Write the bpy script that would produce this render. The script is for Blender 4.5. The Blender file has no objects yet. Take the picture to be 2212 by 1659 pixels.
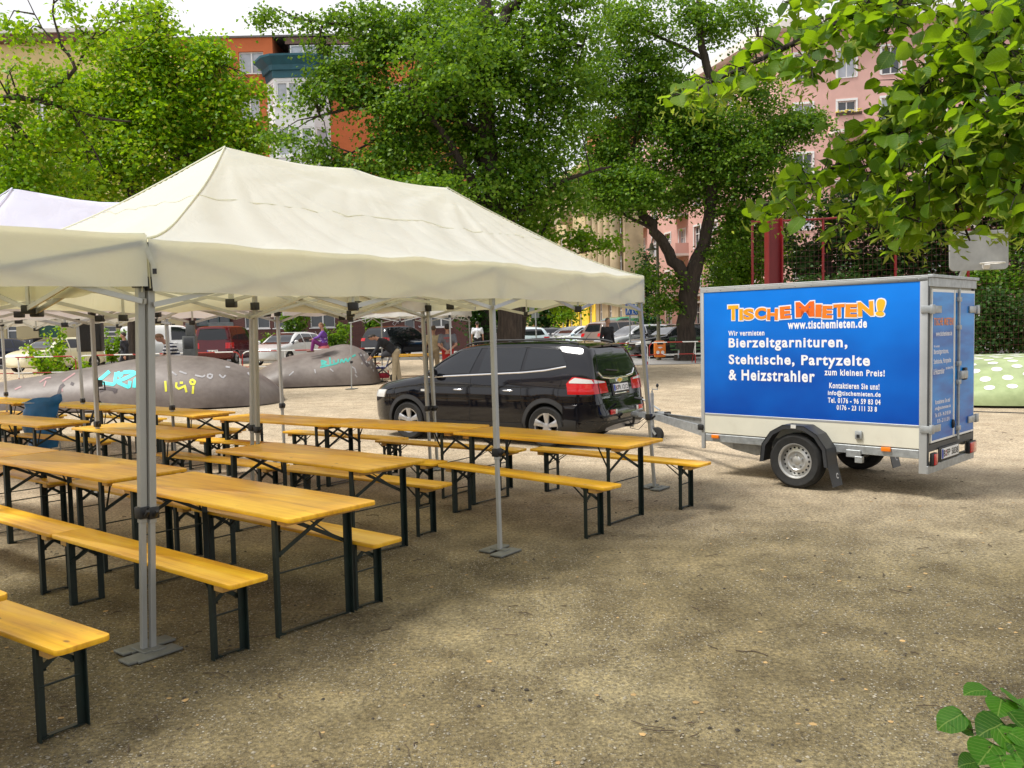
import bpy, bmesh, math, random
import numpy as np
from mathutils import Vector, Matrix
from mathutils.bvhtree import BVHTree

# ------------------------------------------------------------------ camera, world, sun, exposure
SC = bpy.context.scene
COL = SC.collection
CAM_H, PITCH, ROLL, FPX, PW, PH = 1.848, 0.0618, 0.0218, 1874.0, 2212.0, 1659.0
_c, _s, _cr, _sr = math.cos(PITCH), math.sin(PITCH), math.cos(ROLL), math.sin(ROLL)
_fwd, _up, _rt = Vector((0, _c, -_s)), Vector((0, _s, _c)), Vector((1, 0, 0))
_rc, _uc = _rt * _cr - _up * _sr, _rt * _sr + _up * _cr
cam = bpy.data.cameras.new("camera")
cam.sensor_width = 36.0
cam.lens = 36.0 * FPX / PW
cam.clip_start, cam.clip_end = 0.05, 3000
camo = bpy.data.objects.new("camera", cam)
COL.objects.link(camo)
camo.matrix_world = Matrix(((_rc.x, _uc.x, -_fwd.x, 0), (_rc.y, _uc.y, -_fwd.y, 0), (_rc.z, _uc.z, -_fwd.z, CAM_H), (0, 0, 0, 1)))
SC.camera = camo

SUN_EL, SUN_AZ = math.radians(60), math.radians(-100)      # azimuth from +Y towards +X: high on the left
world = bpy.data.worlds.new("World")
SC.world = world
world.use_nodes = True
_wn, _wl = world.node_tree.nodes, world.node_tree.links
_wn.clear()
_sky = _wn.new("ShaderNodeTexSky")
_sky.sky_type = 'NISHITA'
_sky.sun_disc = False
_sky.sun_elevation = SUN_EL
_sky.sun_rotation = SUN_AZ
_tc = _wn.new("ShaderNodeTexCoord")
_nz = _wn.new("ShaderNodeTexNoise")
_nz.inputs["Scale"].default_value = 2.2
_nz.inputs["Detail"].default_value = 5
_wl.new(_tc.outputs["Generated"], _nz.inputs["Vector"])
_cl = _wn.new("ShaderNodeMapRange")
_cl.inputs["From Min"].default_value, _cl.inputs["From Max"].default_value = 0.30, 0.62
_cl.inputs["To Min"].default_value, _cl.inputs["To Max"].default_value = 0.72, 0.97
_wl.new(_nz.outputs["Fac"], _cl.inputs["Value"])
_mx = _wn.new("ShaderNodeMix")
_mx.data_type = 'RGBA'
_wl.new(_cl.outputs["Result"], _mx.inputs["Factor"])
_wl.new(_sky.outputs["Color"], _mx.inputs["A"])
_mx.inputs["B"].default_value = (12.2, 12.1, 12.3, 1)     # bright cloud cover
_bg = _wn.new("ShaderNodeBackground")
_bg.inputs["Strength"].default_value = 0.062
_wo = _wn.new("ShaderNodeOutputWorld")
_wl.new(_mx.outputs["Result"], _bg.inputs["Color"])
_wl.new(_bg.outputs["Background"], _wo.inputs["Surface"])

sun = bpy.data.lights.new("sun", 'SUN')
sun.energy = 3.0
sun.angle = math.radians(16)
sun.color = (1.0, 0.965, 0.90)
suno = bpy.data.objects.new("sun", sun)
COL.objects.link(suno)
_sd = Vector((math.sin(SUN_AZ) * math.cos(SUN_EL), math.cos(SUN_AZ) * math.cos(SUN_EL), math.sin(SUN_EL)))
suno.rotation_euler = (-_sd).to_track_quat('-Z', 'Y').to_euler()
suno.location = _sd * 60

SC.view_settings.view_transform = 'Standard'
SC.view_settings.look = 'None'
SC.view_settings.exposure = 0.68
SC.view_settings.gamma = 1.0
SC.view_settings.use_curve_mapping = False
SC.render.engine = 'CYCLES'
SC.cycles.use_denoising = True
SC.cycles.max_bounces = 7
SC.cycles.diffuse_bounces = 4
SC.cycles.glossy_bounces = 3
SC.cycles.transmission_bounces = 5
SC.cycles.transparent_max_bounces = 6
SC.cycles.caustics_reflective = SC.cycles.caustics_refractive = False

# ------------------------------------------------------------------ placement helpers
def gz(y):
    f = lambda u: 2.0 * math.log1p(math.exp(min(u / 2.0, 40))) if u < 60 else u
    return 0.025 * (f(y - 17) - f(y - 39))

def ray(px, py):
    xx, yy = px - PW / 2, py - PH / 2
    x, y = xx * _cr - yy * _sr, xx * _sr + yy * _cr
    X, u = x / FPX, -y / FPX
    return Vector((X, _c + u * _s, -_s + u * _c))

def at(px, py, z=0.0):
    r = ray(px, py)
    return Vector((0, 0, CAM_H)) + r * ((z - CAM_H) / r.z)

def D(px, py, Y):
    r = ray(px, py)
    return Vector((0, 0, CAM_H)) + r * (Y / r.y)

def G(px, py):
    z = 0.0
    for _ in range(30):
        p = at(px, py, z)
        z = 0.5 * z + 0.5 * gz(min(p.y, 80))
    return Vector((p.x, p.y, gz(p.y)))

def GX(px, Y):
    """ground point at depth Y seen at column px (about the horizon row)"""
    p = D(px, 713, Y)
    return Vector((p.x, Y, gz(Y)))

# ------------------------------------------------------------------ mesh helpers
class MB:
    def __init__(self):
        self.v, self.f = [], []

    def add(self, vs, fs):
        o = len(self.v)
        self.v += [tuple(p) for p in vs]
        self.f += [tuple(i + o for i in f) for f in fs]
        return self

    def box(self, c, s, R=None):
        hx, hy, hz = s[0] / 2, s[1] / 2, s[2] / 2
        vs = [Vector((x, y, z)) for x in (-hx, hx) for y in (-hy, hy) for z in (-hz, hz)]
        if R is not None:
            vs = [R @ p for p in vs]
        c = Vector(c)
        return self.add([p + c for p in vs], [(0, 1, 3, 2), (4, 6, 7, 5), (0, 4, 5, 1), (2, 3, 7, 6), (0, 2, 6, 4), (1, 5, 7, 3)])

    def span(self, x0, x1, y0, y1, z0, z1):
        return self.box(((x0 + x1) / 2, (y0 + y1) / 2, (z0 + z1) / 2), (x1 - x0, y1 - y0, z1 - z0))

    def bar(self, a, b, w, h=None, up=(0, 0, 1)):
        a, b = Vector(a), Vector(b)
        h = w if h is None else h
        d = (b - a)
        L = d.length
        d.normalize()
        up = Vector(up)
        if abs(d.dot(up)) > .98:
            up = Vector((1, 0, 0)) if abs(d.x) < .9 else Vector((0, 1, 0))
        sx = d.cross(up).normalized()
        u = sx.cross(d)
        R = Matrix((sx, d, u)).transposed()
        return self.box((a + b) / 2, (w, L, h), R)

    def tube(self, pts, r, n=8, cap=True):
        pts = [Vector(p) for p in pts]
        m = len(pts)
        rs = r if hasattr(r, '__len__') else [r] * m
        t0 = (pts[1] - pts[0]).normalized()
        ref = Vector((0, 0, 1)) if abs(t0.z) < .9 else Vector((1, 0, 0))
        nx = t0.cross(ref).normalized()
        vs, fs = [], []
        for i in range(m):
            t = (pts[min(i + 1, m - 1)] - pts[max(i - 1, 0)])
            t = t.normalized() if t.length > 1e-9 else t0
            nx = (nx - t * nx.dot(t))
            nx = nx.normalized() if nx.length > 1e-6 else t.orthogonal().normalized()
            ny = t.cross(nx)
            for k in range(n):
                a = 2 * math.pi * k / n
                vs.append(pts[i] + (nx * math.cos(a) + ny * math.sin(a)) * rs[i])
        for i in range(m - 1):
            for k in range(n):
                k2 = (k + 1) % n
                fs.append((i * n + k, i * n + k2, (i + 1) * n + k2, (i + 1) * n + k))
        if cap:
            fs.append(tuple(range(n - 1, -1, -1)))
            fs.append(tuple((m - 1) * n + k for k in range(n)))
        return self.add(vs, fs)

    def lathe(self, prof, n=24, Mx=None, closed=False, caps=True):
        """prof: (r, h) pairs round the local z axis"""
        Mx = Mx or Matrix()
        vs, fs = [], []
        m = len(prof)
        for r, h in prof:
            for k in range(n):
                a = 2 * math.pi * k / n
                vs.append(Mx @ Vector((r * math.cos(a), r * math.sin(a), h)))
        for i in range(m if closed else m - 1):
            for k in range(n):
                k2, i2 = (k + 1) % n, (i + 1) % m
                fs.append((i * n + k, i * n + k2, i2 * n + k2, i2 * n + k))
        if not closed and caps:
            if prof[0][0] > 1e-4:
                fs.append(tuple(range(n - 1, -1, -1)))
            if prof[-1][0] > 1e-4:
                fs.append(tuple((m - 1) * n + k for k in range(n)))
        return self.add(vs, fs)

    def prism(self, pts, a, b, axis='y'):
        """2-D outline extruded from a to b along axis ('y': pts are x,z; 'x': y,z; 'z': x,y)"""
        mk = {'y': lambda p, t: (p[0], t, p[1]), 'x': lambda p, t: (t, p[0], p[1]), 'z': lambda p, t: (p[0], p[1], t)}[axis]
        n = len(pts)
        vs = [mk(p, a) for p in pts] + [mk(p, b) for p in pts]
        fs = [tuple(range(n - 1, -1, -1)), tuple(range(n, 2 * n))]
        fs += [(i, (i + 1) % n, n + (i + 1) % n, n + i) for i in range(n)]
        return self.add(vs, fs)

    def grid(self, rows, flip=False, closed=False):
        m, n = len(rows), len(rows[0])
        vs = [p for r in rows for p in r]
        fs = []
        for i in range(m - 1):
            for k in range(n if closed else n - 1):
                k2 = (k + 1) % n
                q = (i * n + k, i * n + k2, (i + 1) * n + k2, (i + 1) * n + k)
                fs.append(q[::-1] if flip else q)
        return self.add(vs, fs)

    def sheet(self, rows, off):
        """closed thin solid: a grid and its copy shifted by the vectors off(p)"""
        m, n = len(rows), len(rows[0])
        A = [Vector(p) for r in rows for p in r]
        B = [p + off(p) for p in A]
        fs = []
        N = m * n
        for i in range(m - 1):
            for k in range(n - 1):
                q = (i * n + k, i * n + k + 1, (i + 1) * n + k + 1, (i + 1) * n + k)
                fs += [q, tuple(j + N for j in q[::-1])]
        ring = [k for k in range(n)] + [i * n + n - 1 for i in range(1, m)] + [(m - 1) * n + k for k in range(n - 2, -1, -1)] + [i * n for i in range(m - 2, 0, -1)]
        for a, b in zip(ring, ring[1:] + ring[:1]):
            fs.append((b, a, a + N, b + N))
        return self.add(A + B, fs)

    def ball(self, c, r, n=12, m=8):
        c = Vector(c)
        r = r if hasattr(r, '__len__') else (r, r, r)
        pr = [(math.sin(math.pi * i / m), -math.cos(math.pi * i / m)) for i in range(m + 1)]
        vs, fs = [], []
        vs.append(c + Vector((0, 0, -r[2])))
        for s, h in pr[1:-1]:
            for k in range(n):
                a = 2 * math.pi * k / n
                vs.append(c + Vector((r[0] * s * math.cos(a), r[1] * s * math.sin(a), r[2] * h)))
        vs.append(c + Vector((0, 0, r[2])))
        L = len(vs) - 1
        for k in range(n):
            k2 = (k + 1) % n
            fs.append((0, 1 + k2, 1 + k))
            for i in range(m - 2):
                fs.append((1 + i * n + k, 1 + i * n + k2, 1 + (i + 1) * n + k2, 1 + (i + 1) * n + k))
            fs.append((L, L - n + k, L - n + k2))
        return self.add(vs, fs)

    def xf(self, Mx):
        self.v = [tuple(Mx @ Vector(p)) for p in self.v]
        return self

    def mesh(self, name, mat=None, smooth=35, bevel=0, seg=2):
        me = bpy.data.meshes.new(name)
        me.from_pydata(self.v, [], self.f)
        me.validate()
        if bevel:
            bm = bmesh.new()
            bm.from_mesh(me)
            bmesh.ops.remove_doubles(bm, verts=bm.verts, dist=1e-5)
            es = [e for e in bm.edges if len(e.link_faces) == 2 and e.calc_face_angle(0) > .6]
            bmesh.ops.bevel(bm, geom=es, offset=bevel, segments=seg, affect='EDGES', profile=.5, clamp_overlap=True)
            bm.to_mesh(me)
            bm.free()
        if smooth:
            me.polygons.foreach_set('use_smooth', [True] * len(me.polygons))
            me.set_sharp_from_angle(angle=math.radians(smooth))
        if mat:
            me.materials.append(mat)
        return me

    def obj(self, name, mat=None, parent=None, loc=None, rz=0, **k):
        return link(name, self.mesh(name, mat, **k), parent, loc, rz)

def link(name, me, parent=None, loc=None, rz=0):
    o = bpy.data.objects.new(name, me)
    COL.objects.link(o)
    if parent is not None:
        o.parent = parent
    if loc is not None:
        o.location = loc
    if rz:
        o.rotation_euler = (0, 0, rz)
    return o

def tag(o, label=None, cat=None, group=None, kind=None):
    if label: o['label'] = label
    if cat: o['category'] = cat
    if group: o['group'] = group
    if kind: o['kind'] = kind
    return o

def thing(name, label, cat, loc=(0, 0, 0), rz=0, group=None):
    o = bpy.data.objects.new(name, None)
    o.empty_display_size = .2
    COL.objects.link(o)
    o.location = loc
    o.rotation_euler = (0, 0, rz)
    return tag(o, label, cat, group)

def dup(o, loc=None, rz=None, label=None, parent=None):
    c = o.copy()
    COL.objects.link(c)
    if parent is not None:
        c.parent = parent
    if loc is not None: c.location = loc
    if rz is not None: c.rotation_euler = (0, 0, rz)
    if label: c['label'] = label
    for ch in list(o.children):
        dup(ch, parent=c)
    return c

def text_pts(s, bold=0.0, res=4, space=1.0, tall=0.0):
    cu = bpy.data.curves.new("tmp", 'FONT')
    cu.body = s
    cu.size = 1.0
    cu.offset = bold
    cu.resolution_u = res
    cu.space_character = space
    ob = bpy.data.objects.new("tmp", cu)
    COL.objects.link(ob)
    dg = bpy.context.evaluated_depsgraph_get()
    me = bpy.data.meshes.new_from_object(ob.evaluated_get(dg))
    vs = [v.co.copy() for v in me.vertices]
    if tall:                      # raise the small letters towards the capitals
        for v in vs:
            v.y = v.y * (1 + tall) if v.y < .46 else .46 * (1 + tall) + (v.y - .46) * (.70 - .46 * (1 + tall)) / .24
    fs = [tuple(p.vertices) for p in me.polygons]
    bpy.data.objects.remove(ob)
    bpy.data.curves.remove(cu)
    bpy.data.meshes.remove(me)
    return vs, fs

def text_fit(mb, s, x0, x1, z0, z1, to3, bold=0.0, ref=None, rot=0.0, space=1.0, tall=0.0):
    """letters of s fitted into a box; z0..z1 is the height of the glyphs in ref (default: of s itself)"""
    vs, fs = text_pts(s, bold, 4, space, tall)
    if not vs:
        return
    ax, bx = min(v.x for v in vs), max(v.x for v in vs)
    rv = vs if ref is None else text_pts(ref, bold)[0]
    ay, by = min(v.y for v in rv), max(v.y for v in rv)
    cx, cz = (x0 + x1) / 2, (z0 + z1) / 2
    cr, sr = math.cos(rot), math.sin(rot)
    out = []
    for v in vs:
        x = x0 + (v.x - ax) / (bx - ax) * (x1 - x0) - cx
        z = z0 + (v.y - ay) / (by - ay) * (z1 - z0) - cz
        out.append(to3(cx + x * cr - z * sr, cz + x * sr + z * cr))
    mb.add(out, fs)

def evaluated(o):
    dg = bpy.context.evaluated_depsgraph_get()
    dg.update()
    return bpy.data.meshes.new_from_object(o.evaluated_get(dg))

def bvh_of(me):
    return BVHTree.FromPolygons([v.co.copy() for v in me.vertices], [tuple(p.vertices) for p in me.polygons])

def resample(pts, n):
    pts = [np.array(p, float) for p in pts]
    d = [0.0]
    for a, b in zip(pts, pts[1:]):
        d.append(d[-1] + np.linalg.norm(b - a))
    t = np.linspace(0, d[-1], n)
    A = np.array(pts)
    return [np.array([np.interp(x, d, A[:, k]) for k in range(A.shape[1])]) for x in t]

def curve(xs, ys):
    """smooth interpolation through points (monotone-ish cubic)"""
    xs, ys = np.array(xs, float), np.array(ys, float)
    d = np.diff(ys) / np.diff(xs)
    m = np.zeros(len(xs))
    m[0], m[-1] = d[0], d[-1]
    for i in range(1, len(xs) - 1):
        m[i] = 0 if d[i - 1] * d[i] <= 0 else 2 * d[i - 1] * d[i] / (d[i - 1] + d[i])
    def f(x):
        x = min(max(x, xs[0]), xs[-1])
        i = min(max(int(np.searchsorted(xs, x)) - 1, 0), len(xs) - 2)
        h = xs[i + 1] - xs[i]
        t = (x - xs[i]) / h
        return float((2 * t**3 - 3 * t**2 + 1) * ys[i] + (t**3 - 2 * t**2 + t) * h * m[i] + (-2 * t**3 + 3 * t**2) * ys[i + 1] + (t**3 - t**2) * h * m[i + 1])
    return f

# ------------------------------------------------------------------ materials
_MATS = {}
def newmat(name):
    m = bpy.data.materials.new(name)
    m.use_nodes = True
    nt = m.node_tree
    nt.nodes.clear()
    out = nt.nodes.new("ShaderNodeOutputMaterial")
    return m, nt.nodes, nt.links, out

def noise_node(n, l, vec, scale, detail=4, rough=.55):
    t = n.new("ShaderNodeTexNoise")
    t.inputs["Scale"].default_value = scale
    t.inputs["Detail"].default_value = detail
    t.inputs["Roughness"].default_value = rough
    l.new(vec, t.inputs["Vector"])
    return t

def ramp(n, l, fac, stops):
    r = n.new("ShaderNodeValToRGB")
    e = r.color_ramp.elements
    e[0].position, e[0].color = stops[0][0], (*stops[0][1], 1)
    e[1].position, e[1].color = stops[-1][0], (*stops[-1][1], 1)
    for p, c in stops[1:-1]:
        k = e.new(p)
        k.color = (*c, 1)
    l.new(fac, r.inputs["Fac"])
    return r

def bump_node(n, l, h, strength, dist=.01):
    b = n.new("ShaderNodeBump")
    b.inputs["Strength"].default_value = strength
    b.inputs["Distance"].default_value = dist
    l.new(h, b.inputs["Height"])
    return b

def pm(name, col, rough=.5, metal=0.0, var=.12, scale=6.0, bump=0.0, bscale=60.0, coat=0.0, emis=0.0, dirt=None):
    """plain procedural material: base colour with noise variation, optional grime and bump"""
    if name in _MATS:
        return _MATS[name]
    m, n, l, out = newmat(name)
    b = n.new("ShaderNodeBsdfPrincipled")
    tc = n.new("ShaderNodeTexCoord")
    nz = noise_node(n, l, tc.outputs["Object"], scale, 5)
    lo = tuple(c * (1 - var) for c in col)
    hi = tuple(min(c * (1 + var), 1) for c in col)
    st = [(.3, lo), (.7, hi)]
    if dirt:
        st = [(.22, dirt), (.38, lo), (.72, hi)]
    r = ramp(n, l, nz.outputs["Fac"], st)
    l.new(r.outputs["Color"], b.inputs["Base Color"])
    b.inputs["Roughness"].default_value = rough
    b.inputs["Metallic"].default_value = metal
    if coat:
        b.inputs["Coat Weight"].default_value = coat
        b.inputs["Coat Roughness"].default_value = .05
    if emis:
        l.new(r.outputs["Color"], b.inputs["Emission Color"])
        b.inputs["Emission Strength"].default_value = emis
    if bump:
        n2 = noise_node(n, l, tc.outputs["Object"], bscale, 3)
        l.new(bump_node(n, l, n2.outputs["Fac"], bump).outputs["Normal"], b.inputs["Normal"])
    l.new(b.outputs["BSDF"], out.inputs["Surface"])
    _MATS[name] = m
    return m

def fabric(name, col, tcol, w=.45, bump=.25):
    """thin translucent cloth with fine creases"""
    m, n, l, out = newmat(name)
    tc = n.new("ShaderNodeTexCoord")
    nz = noise_node(n, l, tc.outputs["Object"], 2.6, 9, .58)
    nz.inputs["Distortion"].default_value = 1.6
    wv = n.new("ShaderNodeTexWave")
    wv.inputs["Scale"].default_value = .9
    wv.inputs["Distortion"].default_value = 7.5
    wv.inputs["Detail"].default_value = 3
    wv.inputs["Detail Scale"].default_value = 1.6
    l.new(tc.outputs["Object"], wv.inputs["Vector"])
    ad = n.new("ShaderNodeMath")
    ad.operation = 'MULTIPLY_ADD'
    l.new(wv.outputs["Fac"], ad.inputs[0])
    ad.inputs[1].default_value = .25
    l.new(nz.outputs["Fac"], ad.inputs[2])
    bp = bump_node(n, l, ad.outputs["Value"], bump, .022)
    st = noise_node(n, l, tc.outputs["Object"], .8, 3)
    cr = ramp(n, l, st.outputs["Fac"], [(.3, tuple(c * .93 for c in col)), (.65, col)])
    d = n.new("ShaderNodeBsdfPrincipled")
    d.inputs["Roughness"].default_value = .62
    l.new(cr.outputs["Color"], d.inputs["Base Color"])
    t = n.new("ShaderNodeBsdfTranslucent")
    t.inputs["Color"].default_value = (*tcol, 1)
    l.new(bp.outputs["Normal"], d.inputs["Normal"])
    l.new(bp.outputs["Normal"], t.inputs["Normal"])
    mx = n.new("ShaderNodeMixShader")
    mx.inputs["Fac"].default_value = w
    l.new(d.outputs["BSDF"], mx.inputs[1])
    l.new(t.outputs["BSDF"], mx.inputs[2])
    l.new(mx.outputs["Shader"], out.inputs["Surface"])
    return m

def leafmat(name, cols, trans, w=.42, gloss=.45, veins=False):
    """leaf colour varies from leaf to leaf; light shines through the blade"""
    m, n, l, out = newmat(name)
    g = n.new("ShaderNodeNewGeometry")
    st = [(i / (len(cols) - 1), c) for i, c in enumerate(cols)]
    r = ramp(n, l, g.outputs["Random Per Island"], st)
    d = n.new("ShaderNodeBsdfPrincipled")
    d.inputs["Roughness"].default_value = gloss
    d.inputs["Specular IOR Level"].default_value = .22
    if veins:                     # midrib and side veins run along the blade's own coordinates
        uv = n.new("ShaderNodeUVMap")
        sp = n.new("ShaderNodeSeparateXYZ")
        l.new(uv.outputs["UV"], sp.inputs["Vector"])
        def mt(op, a, b=None, c=None):
            k = n.new("ShaderNodeMath")
            k.operation = op
            for i, x in enumerate((a, b, c)):
                if x is None: continue
                if isinstance(x, (int, float)): k.inputs[i].default_value = x
                else: l.new(x, k.inputs[i])
            return k.outputs["Value"]
        ax = mt('ABSOLUTE', sp.outputs["X"])
        rib = mt('LESS_THAN', ax, .022)
        ph = mt('PINGPONG', mt('MULTIPLY_ADD', ax, -.75, sp.outputs["Y"]), .075)
        side = mt('MULTIPLY', mt('LESS_THAN', ph, .011), .6)
        vf = mt('MULTIPLY', mt('MAXIMUM', rib, side), .55)
        blot = noise_node(n, l, uv.outputs["UV"], 5.0, 5, .7)
        hv = n.new("ShaderNodeHueSaturation")
        l.new(r.outputs["Color"], hv.inputs["Color"])
        l.new(mt('MULTIPLY_ADD', blot.outputs["Fac"], 1.1, .45), hv.inputs["Value"])
        vm = n.new("ShaderNodeMix")
        vm.data_type = 'RGBA'
        l.new(vf, vm.inputs["Factor"])
        l.new(hv.outputs["Color"], vm.inputs["A"])
        vm.inputs["B"].default_value = (.22, .30, .07, 1)
        l.new(vm.outputs["Result"], d.inputs["Base Color"])
        l.new(bump_node(n, l, mt('MULTIPLY_ADD', vf, -1.0, mt('MULTIPLY', ph, 4.0)), .5, .004).outputs["Normal"], d.inputs["Normal"])
        col = vm.outputs["Result"]
    else:
        l.new(r.outputs["Color"], d.inputs["Base Color"])
        col = r.outputs["Color"]
    t = n.new("ShaderNodeBsdfTranslucent")
    mul = n.new("ShaderNodeMix")
    mul.data_type = 'RGBA'
    mul.inputs["Factor"].default_value = .35
    mul.inputs["A"].default_value = (*trans, 1)
    l.new(col, mul.inputs["B"])
    l.new(mul.outputs["Result"], t.inputs["Color"])
    mx = n.new("ShaderNodeMixShader")
    mx.inputs["Fac"].default_value = w
    l.new(d.outputs["BSDF"], mx.inputs[1])
    l.new(t.outputs["BSDF"], mx.inputs[2])
    l.new(mx.outputs["Shader"], out.inputs["Surface"])
    return m

def ground_mat():
    m, n, l, out = newmat("sandy_dirt")
    tc = n.new("ShaderNodeTexCoord")
    v = tc.outputs["Object"]
    big = noise_node(n, l, v, .33, 6, .62)
    mid = noise_node(n, l, v, 2.6, 6, .65)
    fine = noise_node(n, l, v, 38, 5, .7)
    base = ramp(n, l, big.outputs["Fac"], [(.33, (.115, .092, .050)), (.5, (.165, .134, .076)), (.68, (.26, .22, .135))])
    midr = ramp(n, l, mid.outputs["Fac"], [(.3, (.60, .57, .52)), (.5, (.96, .96, .93)), (.72, (1.38, 1.35, 1.24))])
    finr = ramp(n, l, fine.outputs["Fac"], [(.32, (.42, .40, .37)), (.5, (.95, .95, .93)), (.68, (1.6, 1.56, 1.42))])
    def mulc(a, b):
        k = n.new("ShaderNodeMix")
        k.data_type = 'RGBA'
        k.blend_type = 'MULTIPLY'
        k.inputs["Factor"].default_value = 1
        l.new(a, k.inputs["A"])
        l.new(b, k.inputs["B"])
        return k.outputs["Result"]
    c = mulc(mulc(base.outputs["Color"], midr.outputs["Color"]), finr.outputs["Color"])
    # pinkish sand farther out on the square, paler to paint in its brighter light
    sp = n.new("ShaderNodeSeparateXYZ")
    l.new(v, sp.inputs["Vector"])
    far = n.new("ShaderNodeMapRange")
    far.inputs["From Min"].default_value, far.inputs["From Max"].default_value = 9.0, 15.0
    far.interpolation_type = 'SMOOTHSTEP'
    wob = n.new("ShaderNodeMath")
    wob.operation = 'MULTIPLY_ADD'
    l.new(big.outputs["Fac"], wob.inputs[0])
    wob.inputs[1].default_value = 6.0
    l.new(sp.outputs["Y"], wob.inputs[2])
    l.new(wob.outputs["Value"], far.inputs["Value"])
    sand = ramp(n, l, mid.outputs["Fac"], [(.3, (.36, .285, .20)), (.7, (.55, .455, .335))])
    sandf = mulc(sand.outputs["Color"], finr.outputs["Color"])
    k = n.new("ShaderNodeMix")
    k.data_type = 'RGBA'
    l.new(far.outputs["Result"], k.inputs["Factor"])
    l.new(c, k.inputs["A"])
    l.new(sandf, k.inputs["B"])
    c = k.outputs["Result"]
    # gravel: small stones, light and dark, in patches
    patch = noise_node(n, l, v, .55, 4, .6)
    pr = n.new("ShaderNodeMapRange")
    pr.inputs["From Min"].default_value, pr.inputs["From Max"].default_value = .34, .56
    l.new(patch.outputs["Fac"], pr.inputs["Value"])
    hs = []
    for sc, lo, hi in ((55, .0, .42), (105, .0, .36)):
        vo = n.new("ShaderNodeTexVoronoi")
        vo.inputs["Scale"].default_value = sc
        l.new(v, vo.inputs["Vector"])
        stone = n.new("ShaderNodeMapRange")
        stone.inputs["From Min"].default_value, stone.inputs["From Max"].default_value = hi, lo + .18
        l.new(vo.outputs["Distance"], stone.inputs["Value"])
        sepc = n.new("ShaderNodeSeparateColor")
        l.new(vo.outputs["Color"], sepc.inputs["Color"])
        pick = n.new("ShaderNodeMath")
        pick.operation = 'GREATER_THAN'
        l.new(sepc.outputs["Red"], pick.inputs[0])
        pick.inputs[1].default_value = .30
        f1 = n.new("ShaderNodeMath")
        f1.operation = 'MULTIPLY'
        l.new(stone.outputs["Result"], f1.inputs[0])
        l.new(pick.outputs["Value"], f1.inputs[1])
        f2 = n.new("ShaderNodeMath")
        f2.operation = 'MULTIPLY'
        f2.use_clamp = True
        l.new(f1.outputs["Value"], f2.inputs[0])
        l.new(pr.outputs["Result"], f2.inputs[1])
        f3 = n.new("ShaderNodeMath")
        f3.operation = 'MULTIPLY'
        l.new(f2.outputs["Value"], f3.inputs[0])
        f3.inputs[1].default_value = .95
        sc_r = ramp(n, l, sepc.outputs["Green"], [(0, (.05, .042, .034)), (.3, (.15, .125, .09)), (.6, (.30, .26, .19)), (.85, (.46, .42, .33)), (1, (.6, .57, .5))])
        k2 = n.new("ShaderNodeMix")
        k2.data_type = 'RGBA'
        l.new(f3.outputs["Value"], k2.inputs["Factor"])
        l.new(c, k2.inputs["A"])
        l.new(sc_r.outputs["Color"], k2.inputs["B"])
        c = k2.outputs["Result"]
        hs.append(f2.outputs["Value"])
    b = n.new("ShaderNodeBsdfPrincipled")
    b.inputs["Roughness"].default_value = .95
    b.inputs["Specular IOR Level"].default_value = .2
    l.new(c, b.inputs["Base Color"])
    ad = n.new("ShaderNodeMath")
    l.new(hs[0], ad.inputs[0])
    l.new(hs[1], ad.inputs[1])
    ad2 = n.new("ShaderNodeMath")
    ad2.operation = 'MULTIPLY_ADD'
    l.new(fine.outputs["Fac"], ad2.inputs[0])
    ad2.inputs[1].default_value = 1.3
    l.new(ad.outputs["Value"], ad2.inputs[2])
    ad3 = n.new("ShaderNodeMath")
    ad3.operation = 'MULTIPLY_ADD'
    l.new(mid.outputs["Fac"], ad3.inputs[0])
    ad3.inputs[1].default_value = 7.0
    l.new(ad2.outputs["Value"], ad3.inputs[2])
    l.new(bump_node(n, l, ad3.outputs["Value"], .8, .012).outputs["Normal"], b.inputs["Normal"])
    l.new(b.outputs["BSDF"], out.inputs["Surface"])
    return m

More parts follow.
